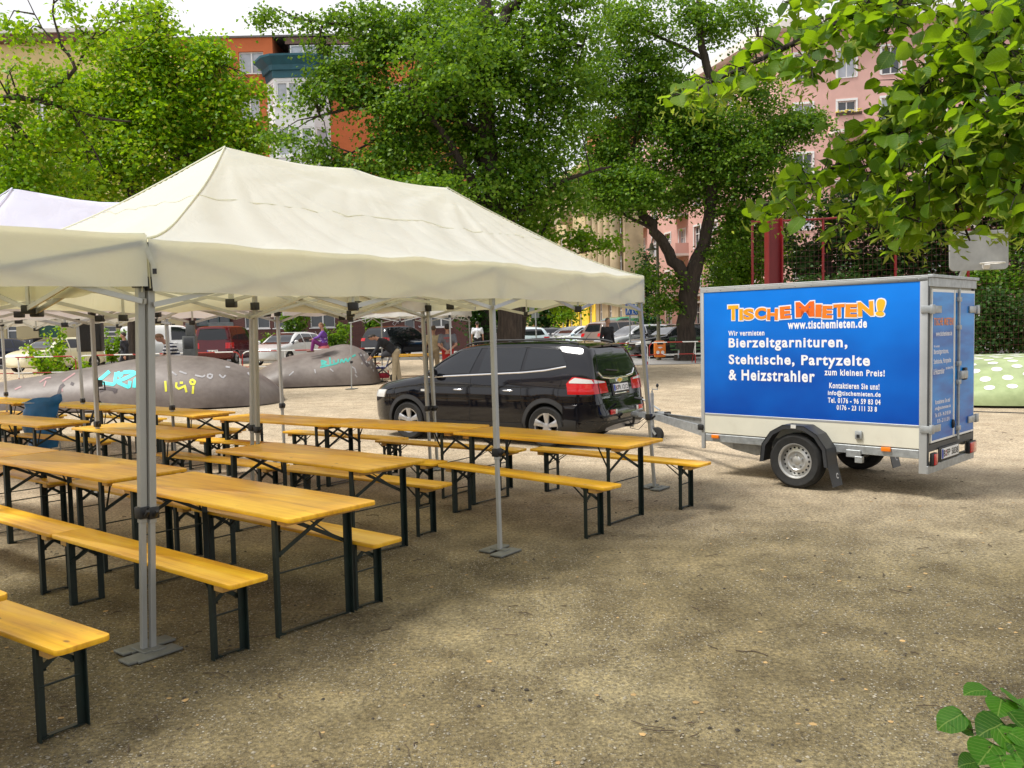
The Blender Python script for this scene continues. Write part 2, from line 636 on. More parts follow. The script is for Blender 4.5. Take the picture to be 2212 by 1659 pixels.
def wood_mat(name, lo, mid, hi, axis='X', rough=.24):
    """varnished pine boards: grain along the length, knots, darker patches; differs from board to board"""
    m, n, l, out = newmat(name)
    tc = n.new("ShaderNodeTexCoord")
    oi = n.new("ShaderNodeObjectInfo")
    ofs = n.new("ShaderNodeVectorMath")
    ofs.operation = 'MULTIPLY_ADD'
    cmb = n.new("ShaderNodeCombineXYZ")
    for s_ in "XYZ":
        l.new(oi.outputs["Random"], cmb.inputs[s_])
    l.new(cmb.outputs["Vector"], ofs.inputs[0])
    ofs.inputs[1].default_value = (37, 19, 11)
    l.new(tc.outputs["Object"], ofs.inputs[2])
    mp = n.new("ShaderNodeMapping")
    mp.inputs["Scale"].default_value = (1.1, 26, 10)
    l.new(ofs.outputs["Vector"], mp.inputs["Vector"])
    g1 = noise_node(n, l, mp.outputs["Vector"], 1.0, 7, .62)
    mp2 = n.new("ShaderNodeMapping")
    mp2.inputs["Scale"].default_value = (1.0, 3.0, 1)
    l.new(ofs.outputs["Vector"], mp2.inputs["Vector"])
    g2 = noise_node(n, l, mp2.outputs["Vector"], 1.6, 3, .5)
    mixf = n.new("ShaderNodeMath")
    mixf.operation = 'MULTIPLY_ADD'
    l.new(g1.outputs["Fac"], mixf.inputs[0])
    mixf.inputs[1].default_value = .55
    g2s = n.new("ShaderNodeMath")
    g2s.operation = 'MULTIPLY'
    l.new(g2.outputs["Fac"], g2s.inputs[0])
    g2s.inputs[1].default_value = .45
    l.new(g2s.outputs["Value"], mixf.inputs[2])
    c = ramp(n, l, mixf.outputs["Value"], [(.34, lo), (.5, mid), (.66, hi)])
    # board to board difference
    hsv = n.new("ShaderNodeHueSaturation")
    mr = n.new("ShaderNodeMapRange")
    mr.inputs["To Min"].default_value, mr.inputs["To Max"].default_value = .82, 1.12
    l.new(oi.outputs["Random"], mr.inputs["Value"])
    l.new(mr.outputs["Result"], hsv.inputs["Value"])
    l.new(c.outputs["Color"], hsv.inputs["Color"])
    # knots
    mp3 = n.new("ShaderNodeMapping")
    mp3.inputs["Scale"].default_value = (3.4, 7.5, .01)
    l.new(ofs.outputs["Vector"], mp3.inputs["Vector"])
    vo = n.new("ShaderNodeTexVoronoi")
    vo.inputs["Scale"].default_value = 1.0
    l.new(mp3.outputs["Vector"], vo.inputs["Vector"])
    kn = n.new("ShaderNodeMapRange")
    kn.inputs["From Min"].default_value, kn.inputs["From Max"].default_value = .10, .045
    l.new(vo.outputs["Distance"], kn.inputs["Value"])
    sc = n.new("ShaderNodeSeparateColor")
    l.new(vo.outputs["Color"], sc.inputs["Color"])
    gt = n.new("ShaderNodeMath")
    gt.operation = 'GREATER_THAN'
    l.new(sc.outputs["Red"], gt.inputs[0])
    gt.inputs[1].default_value = .55
    kf = n.new("ShaderNodeMath")
    kf.operation = 'MULTIPLY'
    l.new(kn.outputs["Result"], kf.inputs[0])
    l.new(gt.outputs["Value"], kf.inputs[1])
    kf2 = n.new("ShaderNodeMath")
    kf2.operation = 'MULTIPLY'
    l.new(kf.outputs["Value"], kf2.inputs[0])
    kf2.inputs[1].default_value = .75
    k = n.new("ShaderNodeMix")
    k.data_type = 'RGBA'
    l.new(kf2.outputs["Value"], k.inputs["Factor"])
    l.new(hsv.outputs["Color"], k.inputs["A"])
    k.inputs["B"].default_value = (.12, .045, .012, 1)
    wn = noise_node(n, l, ofs.outputs["Vector"], 4.5, 8, .72)
    wr = ramp(n, l, wn.outputs["Fac"], [(.28, (.70, .64, .56)), (.38, (1.05, 1.05, 1.0)), (.62, (1.1, 1.1, 1.05)), (.72, (1.22, 1.24, 1.3))])
    kw = n.new("ShaderNodeMix")
    kw.data_type, kw.blend_type = 'RGBA', 'MULTIPLY'
    kw.inputs["Factor"].default_value = 1
    l.new(k.outputs["Result"], kw.inputs["A"])
    l.new(wr.outputs["Color"], kw.inputs["B"])
    b = n.new("ShaderNodeBsdfPrincipled")
    l.new(kw.outputs["Result"], b.inputs["Base Color"])
    rr = n.new("ShaderNodeMapRange")
    rr.inputs["To Min"].default_value, rr.inputs["To Max"].default_value = rough, rough + .22
    l.new(g2.outputs["Fac"], rr.inputs["Value"])
    l.new(rr.outputs["Result"], b.inputs["Roughness"])
    b.inputs["Specular IOR Level"].default_value = .3
    b.inputs["Coat Weight"].default_value = .28
    b.inputs["Coat Roughness"].default_value = .14
    l.new(bump_node(n, l, g1.outputs["Fac"], .06, .004).outputs["Normal"], b.inputs["Normal"])
    l.new(b.outputs["BSDF"], out.inputs["Surface"])
    return m

def bark_mat(name, lo, hi):
    m, n, l, out = newmat(name)
    tc = n.new("ShaderNodeTexCoord")
    mp = n.new("ShaderNodeMapping")
    mp.inputs["Scale"].default_value = (9, 9, 1.6)
    l.new(tc.outputs["Object"], mp.inputs["Vector"])
    a = noise_node(n, l, mp.outputs["Vector"], 1.3, 8, .7)
    c = ramp(n, l, a.outputs["Fac"], [(.32, lo), (.68, hi)])
    b = n.new("ShaderNodeBsdfPrincipled")
    b.inputs["Roughness"].default_value = .95
    l.new(c.outputs["Color"], b.inputs["Base Color"])
    l.new(bump_node(n, l, a.outputs["Fac"], 1.0, .06).outputs["Normal"], b.inputs["Normal"])
    l.new(b.outputs["BSDF"], out.inputs["Surface"])
    return m

def brick_mat(name, c1, c2, mort, scale=1.0):
    m, n, l, out = newmat(name)
    tc = n.new("ShaderNodeTexCoord")
    mp = n.new("ShaderNodeMapping")
    mp.inputs["Rotation"].default_value = (math.radians(90), 0, 0)
    l.new(tc.outputs["Object"], mp.inputs["Vector"])
    br = n.new("ShaderNodeTexBrick")
    br.inputs["Scale"].default_value = scale
    br.inputs["Brick Width"].default_value = .25
    br.inputs["Row Height"].default_value = .075
    br.inputs["Mortar Size"].default_value = .009
    br.inputs["Color1"].default_value = (*c1, 1)
    br.inputs["Color2"].default_value = (*c2, 1)
    br.inputs["Mortar"].default_value = (*mort, 1)
    l.new(mp.outputs["Vector"], br.inputs["Vector"])
    b = n.new("ShaderNodeBsdfPrincipled")
    b.inputs["Roughness"].default_value = .9
    l.new(br.outputs["Color"], b.inputs["Base Color"])
    l.new(b.outputs["BSDF"], out.inputs["Surface"])
    return m

def paint(name, col, rough=.16, metal=.0, coat=1.0):
    m = pm(name, col, rough, metal, .05, 2.0, 0, 60, coat)
    m.node_tree.nodes["Principled BSDF"].inputs["Specular IOR Level"].default_value = .08
    return m
# ------------------------------------------------------------------ shared materials
WHITE_CLOTH = fabric("cream_cloth", (.68, .715, .69), (.93, .88, .58), .44, .5)
LILAC_CLOTH = fabric("lilac_white_cloth", (.68, .73, .92), (.88, .76, .66), .38, .45)
BRIGHT_CLOTH = fabric("white_cloth", (.84, .84, .82), (.9, .88, .8), .4, .2)
ALU = pm("aluminium", (.36, .365, .35), .42, .35, .06, 4)
ALU_L = pm("light_aluminium", (.50, .51, .49), .38, .5, .08, 5)
GALV = pm("galvanised_steel", (.36, .38, .39), .42, .55, .22, 14)
PLATE_M = pm("grey_plate", (.15, .155, .14), .6, .2, .25, 9, .1)
BLACK_P = pm("black_plastic", (.012, .012, .013), .5, 0, .2, 8)
RUBBER = pm("rubber", (.016, .016, .016), .85, 0, .3, 20, .3, 90)
STEEL_G = pm("dark_green_steel", (.004, .013, .010), .5, 0, .35, 9)
WOOD_T = wood_mat("varnished_pine_top", (.50, .225, .010), (.74, .39, .018), (.86, .52, .036))
WOOD_B = wood_mat("varnished_pine_bench", (.54, .245, .012), (.76, .41, .02), (.87, .54, .04), rough=.28)
WOOD_R = pm("raw_batten", (.52, .30, .08), .6, 0, .2, 12)
CHROME = pm("chrome", (.78, .78, .79), .10, 1.0, .02)
GLASS_D = paint("dark_glass", (.012, .014, .017), .03)
WHITE_PAINT = pm("white_paint", (.78, .78, .76), .5, 0, .05, 3)
ASPH = pm("asphalt_grey", (.075, .075, .078), .9, 0, .25, 3, .3, 120)
PAVE = pm("paving_grey", (.27, .26, .25), .9, 0, .15, 2, .25, 60)

# ------------------------------------------------------------------ ground
def ground():
    xs = list(np.linspace(-12, 12, 49))
    xs = [-220, -120, -70, -45, -30, -20, -15] + xs + [15, 20, 30, 45, 70, 120, 220]
    ys = [-60, -30, -15, -8, -4] + list(np.linspace(-2, 22, 61)) + list(np.linspace(23, 45, 23)) + [50, 60, 80, 120, 200, 400]
    rnd = random.Random(3)
    rows = [[(x, y, gz(y) + (rnd.uniform(-.004, .004) if -12 < x < 12 and -2 < y < 22 else 0)) for x in xs] for y in ys]
    mb = MB().grid(rows)
    o = mb.obj("ground", ground_mat(), smooth=60)
    tag(o, "sandy brown gravel ground of the square", "ground", kind="structure")
    # pavement with kerb and street in front of the houses
    z = gz(48)
    k = MB().box((-20, 41.6, gz(41.6) + .06), (160, .22, .14))
    tag(k.obj("kerb", pm("kerb_stone", (.33, .33, .32), .85, 0, .15, 3)), "pale kerb edge between square and street", "kerb", kind="structure")
    rd = MB().grid([[(-140, y, gz(y) + .012), (60, y, gz(y) + .012)] for y in (41.72, 43, 45, 48, 52)])
    tag(rd.obj("road", ASPH), "grey asphalt street with parked cars", "road", kind="structure")
    pv = MB().grid([[(-140, y, gz(y) + .02), (60, y, gz(y) + .02)] for y in (52, 54, 56, 57.4)])
    tag(pv.obj("pavement", PAVE), "grey pavement at the foot of the houses", "pavement", kind="structure")
    p2 = MB().grid([[(2.5, y, gz(y) + .016), (40, y, gz(y) + .016)] for y in (33.2, 35, 37, 39, 41.5)])
    tag(p2.obj("path", PAVE), "grey paved path behind the red and white barrier", "path", kind="structure")
ground()

def litter():
    rnd = random.Random(8)
    mb = MB()
    for _ in range(330):                      # twigs and stalks
        y = rnd.uniform(2.2, 11) if rnd.random() < .75 else rnd.uniform(11, 20)
        x = rnd.uniform(-.62, .62) * y
        L = rnd.choice((.03, .04, .05, .07, .10, .14)) * rnd.uniform(.7, 1.3)
        a = rnd.uniform(0, 6.28)
        z = gz(y) + .007
        k = rnd.uniform(-.25, .25) * L
        pts = [(x, y, z), (x + L * .5 * math.cos(a) - k * math.sin(a), y + L * .5 * math.sin(a) + k * math.cos(a), z + .004), (x + L * math.cos(a), y + L * math.sin(a), z)]
        mb.tube(pts, rnd.uniform(.0012, .0032), 4)
    tag(mb.obj("twigs", pm("twig_brown", (.06, .04, .025), .9, 0, .5, 3)), "small brown twigs scattered over the dirt", "twigs", kind="stuff")
    for nm, col, n, r0, r1, sq in (("pebbles", (.25, .22, .165), 1900, .004, .013, .6), ("dark_crumbs", (.035, .028, .02), 260, .005, .016, .6), ("dry_leaves", (.34, .22, .09), 260, .010, .022, .18)):
        mb = MB()
        for _ in range(n):
            y = 2.2 + 12 * rnd.random() ** 1.7
            x = rnd.uniform(-.64, .64) * y
            r = rnd.uniform(r0, r1)
            p = [Vector((rnd.uniform(.6, 1.2) * math.cos(t) * r, rnd.uniform(.6, 1.2) * math.sin(t) * r, 0)) for t in (0, 1.25, 2.5, 3.8, 5.0)]
            z = gz(y) + .002
            c = Vector((x, y, z))
            top = c + Vector((0, 0, r * sq))
            mb.add([c + q for q in p] + [top], [(i, (i + 1) % 5, 5) for i in range(5)])
        lab = {"pebbles": "pale small stones loose on the dirt", "dark_crumbs": "dark crumbs of soil and bark on the dirt", "dry_leaves": "dry yellow brown leaf scraps on the dirt"}[nm]
        tag(mb.obj(nm, pm(nm, col, .9, 0, .5, 1.5)), lab, nm.replace("_", " "), kind="stuff")
litter()

# ------------------------------------------------------------------ beer tables and benches
def rounded(L, W, r, n=4):
    pts = []
    for cx, cy, a0 in ((L / 2 - r, -W / 2 + r, -90), (L / 2 - r, W / 2 - r, 0), (-L / 2 + r, W / 2 - r, 90), (-L / 2 + r, -W / 2 + r, 180)):
        for i in range(n + 1):
            a = math.radians(a0 + 90 * i / n)
            pts.append((cx + r * math.cos(a), cy + r * math.sin(a)))
    return pts

def furniture(name, label, cat, L, W, H, yl, group):
    t = thing(name, label, cat, group=group)
    wood = WOOD_T if W > .4 else WOOD_B
    top = MB().prism(rounded(L, W, .035), H - .028, H, 'z').obj("tabletop" if W > .4 else "seat", wood, t, bevel=.005)
    for s in (-1, 1):
        MB().box((s * (L / 2 - .155), 0, H - .047), (.085, W * .86, .038)).obj("batten", WOOD_R, t, bevel=.004)
        xl = s * .855
        for q in (-1, 1):
            b = MB()
            b.box((xl, q * yl, (H - .03) / 2), (.006, .044, H - .03))
            b.box((xl + s * .017, q * (yl + .019), (H - .03) / 2), (.034, .006, H - .03))
            b.obj("leg", STEEL_G, t)
        b = MB()
        zt, zb = H - .06, H - (.29 if H > .6 else .17)
        xo = xl - s * .009
        b.bar((xo, -yl - .01, zb), (xo, yl * .6, zt), .006, .026)
        b.bar((xo - s * .008, yl + .01, zb), (xo - s * .008, -yl * .6, zt), .006, .026)
        b.box((xo, 0, H - .05), (.03, 2 * yl, .03))
        zr = zb - (.09 if H > .6 else .06)
        b.tube([(xl, -yl, zr), (xl, yl, zr)], .0055, 6)
        b.obj("cross_brace", STEEL_G, t)
        b = MB()
        b.box((xl, 0, .014), (.03, 2 * yl - .05, .005))
        b.box((xl, -yl + .02, .009), (.03, .05, .008))
        b.box((xl, yl - .02, .009), (.03, .05, .008))
        b.obj("foot_bar", STEEL_G, t)
        b = MB()
        for q in (-1, 1):
            b.bar((xl, q * (yl - .03), zb + .01), (xl - s * (.30 if H > .6 else .2), q * .03, H - .04), .014, .006)
        b.obj("strut", STEEL_G, t)
    return t

TABLE0 = furniture("beer_table", "", "table", 2.2, .68, .77, .275, "yellow folding beer tables")
BENCH0 = furniture("beer_bench", "", "bench", 2.2, .26, .48, .095, "yellow folding beer benches")
_used = set()
def place(kind, corner, px, py, yaw, label, off=0.0):
    """corner of the board ('FR' far right ...) seen at a pixel; off slides the piece along its length"""
    z, W, proto = (.77, .68, TABLE0) if kind == 't' else (.48, .26, BENCH0)
    p = at(px, py, z)
    for _ in range(4):
        p = at(px, py, z + gz(p.y))
    su, sv = (1 if 'R' in corner else -1), (1 if 'F' in corner else -1)
    d, n = Vector((math.cos(yaw), math.sin(yaw), 0)), Vector((-math.sin(yaw), math.cos(yaw), 0))
    c = p - d * su * 1.1 - n * sv * W / 2 + d * off
    c.z = gz(c.y)
    if kind not in _used:
        _used.add(kind)
        o = proto
        o.location, o.rotation_euler = c, (0, 0, yaw)
        o['label'] = label
    else:
        o = dup(proto, c, yaw, label)
    return o

place('t', 'FR', 815, 1081, -.690, "yellow beer table nearest the camera, behind the double tent pole")
place('t', 'FR', 408, 1011, -.660, "yellow beer table left of the nearest one, its right end under the double tent pole")
place('t', 'FR', 408, 1011, -.655, "yellow beer table cut by the left picture edge in the nearest full row", -2.23)
place('t', 'FR', 921, 992, -.705, "yellow beer table in the middle of the second row with its right end free")
place('t', 'NR', 367.6, 946, -.650, "yellow beer table in the second row crossed by the brown double tent pole")
place('t', 'FR', 196, 908.8, -.620, "yellow beer table in front of the blue sack in the second row")
place('t', 'FR', 196, 908.8, -.620, "yellow beer table hidden at the left edge behind the second row", -2.24)
place('t', 'NL', 457, 902.3, -.616, "yellow beer table at the left of the three in front of the black car")
place('t', 'FR', 1059.7, 917.5, -.560, "yellow beer table before the front wheel of the black car")
place('t', 'FR', 1435, 947, -.700, "yellow beer table before the rear wheel of the black car")
place('t', 'FR', 511, 889, -.640, "yellow beer table before the cyan graffiti, right end under the open sky")
place('t', 'FR', 511, 889, -.640, "yellow beer table right of the blue sack, crossed by a thin tent pole", -2.32)
place('t', 'FR', 115, 864, -.600, "yellow beer table farthest back at the left, behind the blue sack")
place('t', 'FR', 22, 1281.5, -.660, "yellow beer table of which only a corner shows at the lower left edge")

place('b', 'FR', 243, 1369.2, -.610, "yellow beer bench cut off at the lower left corner")
place('b', 'FR', 584, 1241.6, -.673, "yellow beer bench in front of the double tent pole, nearest full bench")
place('b', 'FR', 188.7, 1139, -.673, "yellow beer bench at the left edge, end to end with the nearest full bench")
place('b', 'FR', 872.3, 1160, -.680, "yellow beer bench sticking out behind the nearest beer table")
place('b', 'FR', 872.3, 1160, -.680, "yellow beer bench hidden behind the left table of the nearest row", -2.23)
place('b', 'FR', 166, 1034, -.660, "yellow beer bench in shadow under the table at the left edge")
place('b', 'FR', 980, 1042, -.640, "yellow beer bench behind the middle table of the second row")
place('b', 'FR', 980, 1042, -.635, "yellow beer bench between the middle and the crossed table of the second row", -2.25)
place('b', 'NL', 416.5, 948.5, -.600, "yellow beer bench on the near side of the left table before the car")
place('b', 'FR', 970, 995, -.600, "yellow beer bench on the near side of the table before the front wheel")
place('b', 'FR', 1345.8, 1045, -.775, "yellow beer bench on the near side of the table before the rear wheel")
place('b', 'FR', 1539, 997, -.715, "yellow beer bench whose right end points at the trailer")
place('b', 'FR', 1140, 968, -.610, "yellow beer bench along the car side, before its front door")
place('b', 'NL', 607.6, 931.6, -.610, "yellow beer bench with its left end on open sand near the slim pole")
place('b', 'FR', 363, 903, -.560, "pale sunlit beer bench behind the table right of the blue sack")
place('b', 'FR', 534, 926.4, -.655, "sunlit beer bench ending on open sand before the grey mound")
place('b', 'FR', 253.7, 949.7, -.551, "yellow beer bench just right of the blue sack under the tent")
place('b', 'FR', 59, 922, -.600, "yellow beer bench at the left edge left of the blue sack")
place('b', 'FR', 147, 896, -.600, "pale beer bench behind the blue sack at the far left")

# two tables far out by the walkers
for px, py, lab in ((905, 812, "beer table far out beside the man in red trousers"), (868, 818, "beer table far out behind the bending man, left of its twin")):
    g = G(px, py)
    dup(TABLE0, g, .12, lab)

# ------------------------------------------------------------------ party tents
def tent(name, label, corners, mids, cloth, eave=2.42, peak=3.385, drop=.30, poles=None, group="white party tents", sag=1.30, mesh_n=48, seed=1, skip_val=(), tops_at=None, bulge=0.0):
    """corners: four ground points c0 c1 c2 c3 round the tent, long sides c0-c1 and c3-c2; mids: leg in the middle of those sides"""
    c = [Vector((p[0], p[1], 0)) for p in corners]
    o = (c[0] + c[1] + c[2] + c[3]) / 4
    t = thing(name, label, "tent", (o.x, o.y, gz(o.y)), 0, group)
    q = [p - o for p in c]
    L = ((q[1] - q[0]).length + (q[2] - q[3]).length) / 2
    W = ((q[3] - q[0]).length + (q[2] - q[1]).length) / 2
    rnd = random.Random(seed)
    def P(u, v):
        p = (q[0] * (1 - u) + q[1] * u) * (1 - v) + (q[3] * (1 - u) + q[2] * u) * v
        return p + (q[0] - q[3]).normalized() * bulge * math.sin(math.pi * u) * (1 - v) if bulge else p
    hw = W / 2
    def hgt(u, v):
        d = min(v * W, (1 - v) * W, u * L, (1 - u) * L) / hw
        s = max(0.0, min(1.0, d))
        z = eave + (peak - eave) * s ** sag
        if L > W * 1.2:
            e = max(0, min(u * L - hw, (1 - u) * L - hw)) / max(L / 2 - hw, .01)
            if e > 0:
                z -= .035 * math.sin(math.pi * min(e, 1)) * s
        # creases radiating from the two peaks, slack near the hem
        for pu in ((hw / L, 1 - hw / L) if L > W * 1.2 else (.5,)):
            du, dv = (u - pu) * L, (v - .5) * W
            r = math.hypot(du, dv)
            a = math.atan2(dv, du)
            z += .017 * math.sin(a * 19 + 2.3 * math.sin(r * 2.1) + seed) * math.exp(-((r - 1.2) / .8) ** 2) * (.6 + .4 * math.sin(a * 5 + seed))
        for pu in ((hw / L, .5, 1 - hw / L) if L > W * 1.2 else (.5,)):     # thin sharp pulls in the cloth
            du, dv = (u - pu) * L, (v - .5) * W
            r, a = math.hypot(du, dv), math.atan2(dv, du)
            k = abs(math.sin(a * 15 + 1.7 * math.sin(r * 1.3 + seed) + .8 * math.sin(a * 4)))
            z += .011 * (k ** .45 - .7) * math.exp(-((r - .9) / .75) ** 2)
        z += .012 * math.sin(u * L * 2.1 + v * 5 + seed) * math.sin(math.pi * v) * (1 - s)
        z -= .02 * math.sin(math.pi * ((u * L / (L / 2)) % 1)) * (1 - s) ** 3
        return z
    nu, nv = mesh_n * 2, mesh_n
    us, vs = [i / nu for i in range(nu + 1)], [j / nv for j in range(nv + 1)]
    rows = [[P(u, v) + Vector((0, 0, hgt(u, v))) for v in vs] for u in us]
    MB().grid(rows, flip=False).obj("canopy", cloth, t, smooth=80)
    # seam piping on the hips
    du_, dv_ = .52 * hw / L, .52 * .5
    ring = [(du_, dv_), (1 - du_, dv_), (1 - du_, 1 - dv_), (du_, 1 - dv_), (du_, dv_)]
    rp = [(a[0] + (b[0] - a[0]) * s, a[1] + (b[1] - a[1]) * s) for a, b in zip(ring, ring[1:]) for s in np.linspace(0, 1, 30)[:-1]]
    MB().tube([P(*e) + Vector((0, 0, hgt(*e) + .002)) for e in rp], .003, 5).obj("seam", cloth, t)
    sides = [(0, 1), (1, 2), (2, 3), (3, 0)]
    uv = [(0, 0), (1, 0), (1, 1), (0, 1)]
    for k in range(4):
        e = uv[k]
        pu = hw / L if e[0] == 0 else 1 - hw / L
        hips = MB().tube([P(e[0] + (pu - e[0]) * s, e[1] + (.5 - e[1]) * s) + Vector((0, 0, hgt(e[0] + (pu - e[0]) * s, e[1] + (.5 - e[1]) * s) + .004)) for s in np.linspace(0, 1, 14)], .006, 5)
        hips.obj("seam", cloth, t)
    for k, (a, b) in enumerate(sides):
        if k in skip_val: continue
        A, B = uv[a], uv[b]
        n = 56
        rr = []
        for j in range(6):
            h = drop * j / 5
            row = []
            for i in range(n + 1):
                s = i / n
                u, v = A[0] + (B[0] - A[0]) * s, A[1] + (B[1] - A[1]) * s
                p = P(u, v)
                out = p.normalized()
                side = (q[b] - q[a]).normalized()
                nrm = Vector((side.y, -side.x, 0))
                if nrm.dot(p) < 0: nrm = -nrm
                wav = (.006 * math.sin(s * 31 + seed) + .012 * math.sin(s * 9 + seed * 2 + k)) * j / 5 + .012 + .012 * j / 5
                hem = -.006 * math.sin(s * 17 + k) * (j / 5)
                row.append(p + nrm * wav + Vector((0, 0, hgt(u, v) - h + hem)))
            rr.append(row)
        MB().grid(rr).obj("valance", cloth, t, smooth=80)
    # legs
    legs = [(q[0], 0), (q[1], 1), (q[2], 2), (q[3], 3)] + [(Vector((m[0], m[1], 0)) - o, 4) for m in mids]
    tops = list(q) + [(q[0] + q[1]) / 2, (q[3] + q[2]) / 2]
    gb = t.location.z
    for i, (f, _) in enumerate(legs):
        tp = tops[i] if i < len(tops) else f
        tp = tp + (Vector((0, 0, 0)) - tp).normalized() * .10
        if tops_at and i in tops_at:
            tp = Vector((tops_at[i][0], tops_at[i][1], 0)) - o
        ft = f + (Vector((0, 0, 0)) - f).normalized() * .04
        if poles and i in poles:
            ft = Vector((poles[i][0], poles[i][1], 0)) - o
        zg = gz((ft + o).y) - gb
        foot, top = Vector((ft.x, ft.y, zg + .012)), Vector((tp.x, tp.y, eave - .02))
        kn = foot + (top - foot) * (.82 / 2.4)
        pl = MB()
        pl.bar(kn - (top - foot).normalized() * .06, top, .042, up=(q[1] - q[0]).normalized()).bar(foot, kn, .033, up=(q[1] - q[0]).normalized())
        po = pl.obj("pole", ALU, t, bevel=.003, seg=1)
        MB().bar(kn - Vector((0, 0, .035)), kn + Vector((0, 0, .035)), .066, up=(q[1] - q[0]).normalized()).bar(kn + Vector((.03, -.03, -.02)), kn + Vector((.06, -.06, .02)), .02).obj("clamp", BLACK_P, t, bevel=.006)
        cl = foot + (top - foot) * (2.16 / 2.4)
        MB().bar(cl - Vector((0, 0, .04)), cl + Vector((0, 0, .04)), .07, up=(q[1] - q[0]).normalized()).obj("slider_joint", BLACK_P, t, bevel=.006)
        MB().bar(top - Vector((0, 0, .05)), top, .06).obj("corner_joint", BLACK_P, t, bevel=.006)
        fp = MB()
        ax = (q[1] - q[0]).normalized()
        ay = Vector((-ax.y, ax.x, 0))
        R = Matrix((ax, ay, Vector((0, 0, 1)))).transposed()
        for s in (-1, 1):
            fp.box(foot + ay * s * .085 + ax * s * .03 + Vector((0, 0, .004)), (.28, .12, .016), R)
        fp.box(foot + Vector((0, 0, .014)), (.08, .16, .012), R)
        fp.obj("foot_plate", PLATE_M, t, bevel=.004, seg=1)
    # scissor trusses under the eaves
    def truss(a, b, nunit):
        m = MB()
        for k in range(nunit):
            p0, p1 = a + (b - a) * (k / nunit), a + (b - a) * ((k + 1) / nunit)
            off = (b - a).normalized()
            off = Vector((-off.y, off.x, 0)) * .014
            zt, zl = eave - .05, eave - .38
            for sgn, (z0, z1) in ((1, (zt, zl)), (-1, (zl, zt))):
                m.bar(p0 + off * sgn + Vector((0, 0, z0)), p1 + off * sgn + Vector((0, 0, z1)), .014, .03)
            if k:
                MB().box(p0 + Vector((0, 0, zl)), (.07, .07, .06)).obj("truss_joint", BLACK_P, t, bevel=.008)
                m.bar(p0 + Vector((0, 0, zl)), p0 + Vector((0, 0, zt)), .02)
        m.obj("truss", ALU_L, t)
    ins = lambda p: p + (Vector((0, 0, 0)) - p).normalized() * .025
    nl = 4 if L > 4 else 2
    for a, b in sides:
        if nl == 4 and (a, b) in ((0, 1), (2, 3)):
            m_ = ins(P(.5, 0 if a == 0 else 1))
            truss(ins(q[a]), m_, 2)
            truss(m_, ins(q[b]), 2)
        else:
            truss(ins(q[a]), ins(q[b]), 2)
    if L > 4:
        truss(ins((q[0] + q[1]) / 2), ins((q[2] + q[3]) / 2), 2)
    # peak masts with their diagonal bars
    for pu in ((hw / L, .5, 1 - hw / L) if L > W * 1.2 else (.5,)):
        p = P(pu, .5)
        m = MB()
        zt = hgt(pu, .5) - .015
        m.bar(p + Vector((0, 0, eave - .30)), p + Vector((0, 0, zt)), .035)
        for v in (0.02, .98):
            e = P(pu, v)
            m.bar(e + Vector((0, 0, eave - .08)), p + Vector((0, 0, eave - .28 if pu != .5 else eave + .1)), .014, .03)
        m.obj("mast", ALU_L, t)
        MB().box(p + Vector((0, 0, eave - .30)), (.08, .08, .07)).obj("mast_joint", BLACK_P, t, bevel=.008)
    return t

TA = Vector((.620, .785, 0))
TB = Vector((-.785, .620, 0))
P1 = Vector((-2.19, 5.005, 0))
P2, P3, P6, P5 = Vector((-.124, 7.137, 0)), Vector((1.631, 9.84, 0)), Vector((-1.03, 11.63, 0)), Vector((-2.86, 9.55, 0))
A0, A1 = D(319, 560, 5.02), Vector((1.50, 9.80, 0))
A2, A3 = Vector((-1.08, 11.58, 0)), Vector((-4.46, 6.92, 0))
TENT_A = tent("party_tent", "cream party tent in the middle with its tall two peaked roof", (A0, A1, A2, A3), (P2, P5), WHITE_CLOTH, poles={0: at(330, 1407)[:2], 1: (1.61, 9.86), 2: (-1.03, 11.63), 4: (-.13, 7.15)}, tops_at={0: D(328, 640, 5.06)[:2], 4: D(1062, 650, 7.40)[:2], 1: (1.44, 9.80)}, bulge=.20, seed=1, mesh_n=100)
# velcro flaps loose at the open corner
fl = MB()
cor = Vector((-2.10, 4.99, 0)) - TENT_A.location
for d, s in ((TA, 1),):
    a = cor + Vector((0, -.03, 2.40))
    b = a + d * (.10 if s > 0 else .03) + Vector((0, -.03, -.17))
    w = Vector((.018, -.01, .02)) * s
    fl.add([a, a + d * .05, b + w, b], [(0, 1, 2, 3)])
fl.obj("flap", WHITE_CLOTH, TENT_A)
fk = MB()
for d, s in ((TA, 1),):
    b = cor + Vector((0, -.03, 2.40)) + d * (.11 if s > 0 else .03) + Vector((0, -.045, -.17))
    fk.box(b, (.022, .006, .03))
fk.obj("velcro_tab", BLACK_P, TENT_A)
# the next tent towards the camera: set low, its roof almost flat
B1 = D(315, 560, 4.99)
B1.z = 0
B0 = B1 - TA * 5.9
TENT_B = tent("party_tent", "cream party tent with a low flat roof at the left edge, nearest of the tents", (B0, B1, B1 + TB * 3.0, B0 + TB * 3.0), (B0 + TA * 2.95, B0 + TA * 2.95 + TB * 3), WHITE_CLOTH, eave=2.44, peak=2.50, sag=1.0, poles={1: at(311, 1411)[:2]}, tops_at={1: D(307, 640, 5.03)[:2]}, seed=4)
C0 = Vector((-4.74, 6.95, 0))
C3 = C0 + TB * 2.95
_c2 = D(607, 690, 12.6)
_c4 = D(546, 690, 9.62)
_c5, _c5f = D(199, 690, 10.4), D(204, 900, 10.45)
TENT_C = tent("party_tent", "lilac white party tent behind the cream one at the left", (C0, C0 + TA * 5.9, _c2, C3), (P5 + Vector((-.03, .04, 0)), _c5f), LILAC_CLOTH, seed=2, tops_at={4: _c4[:2], 5: _c5[:2]})
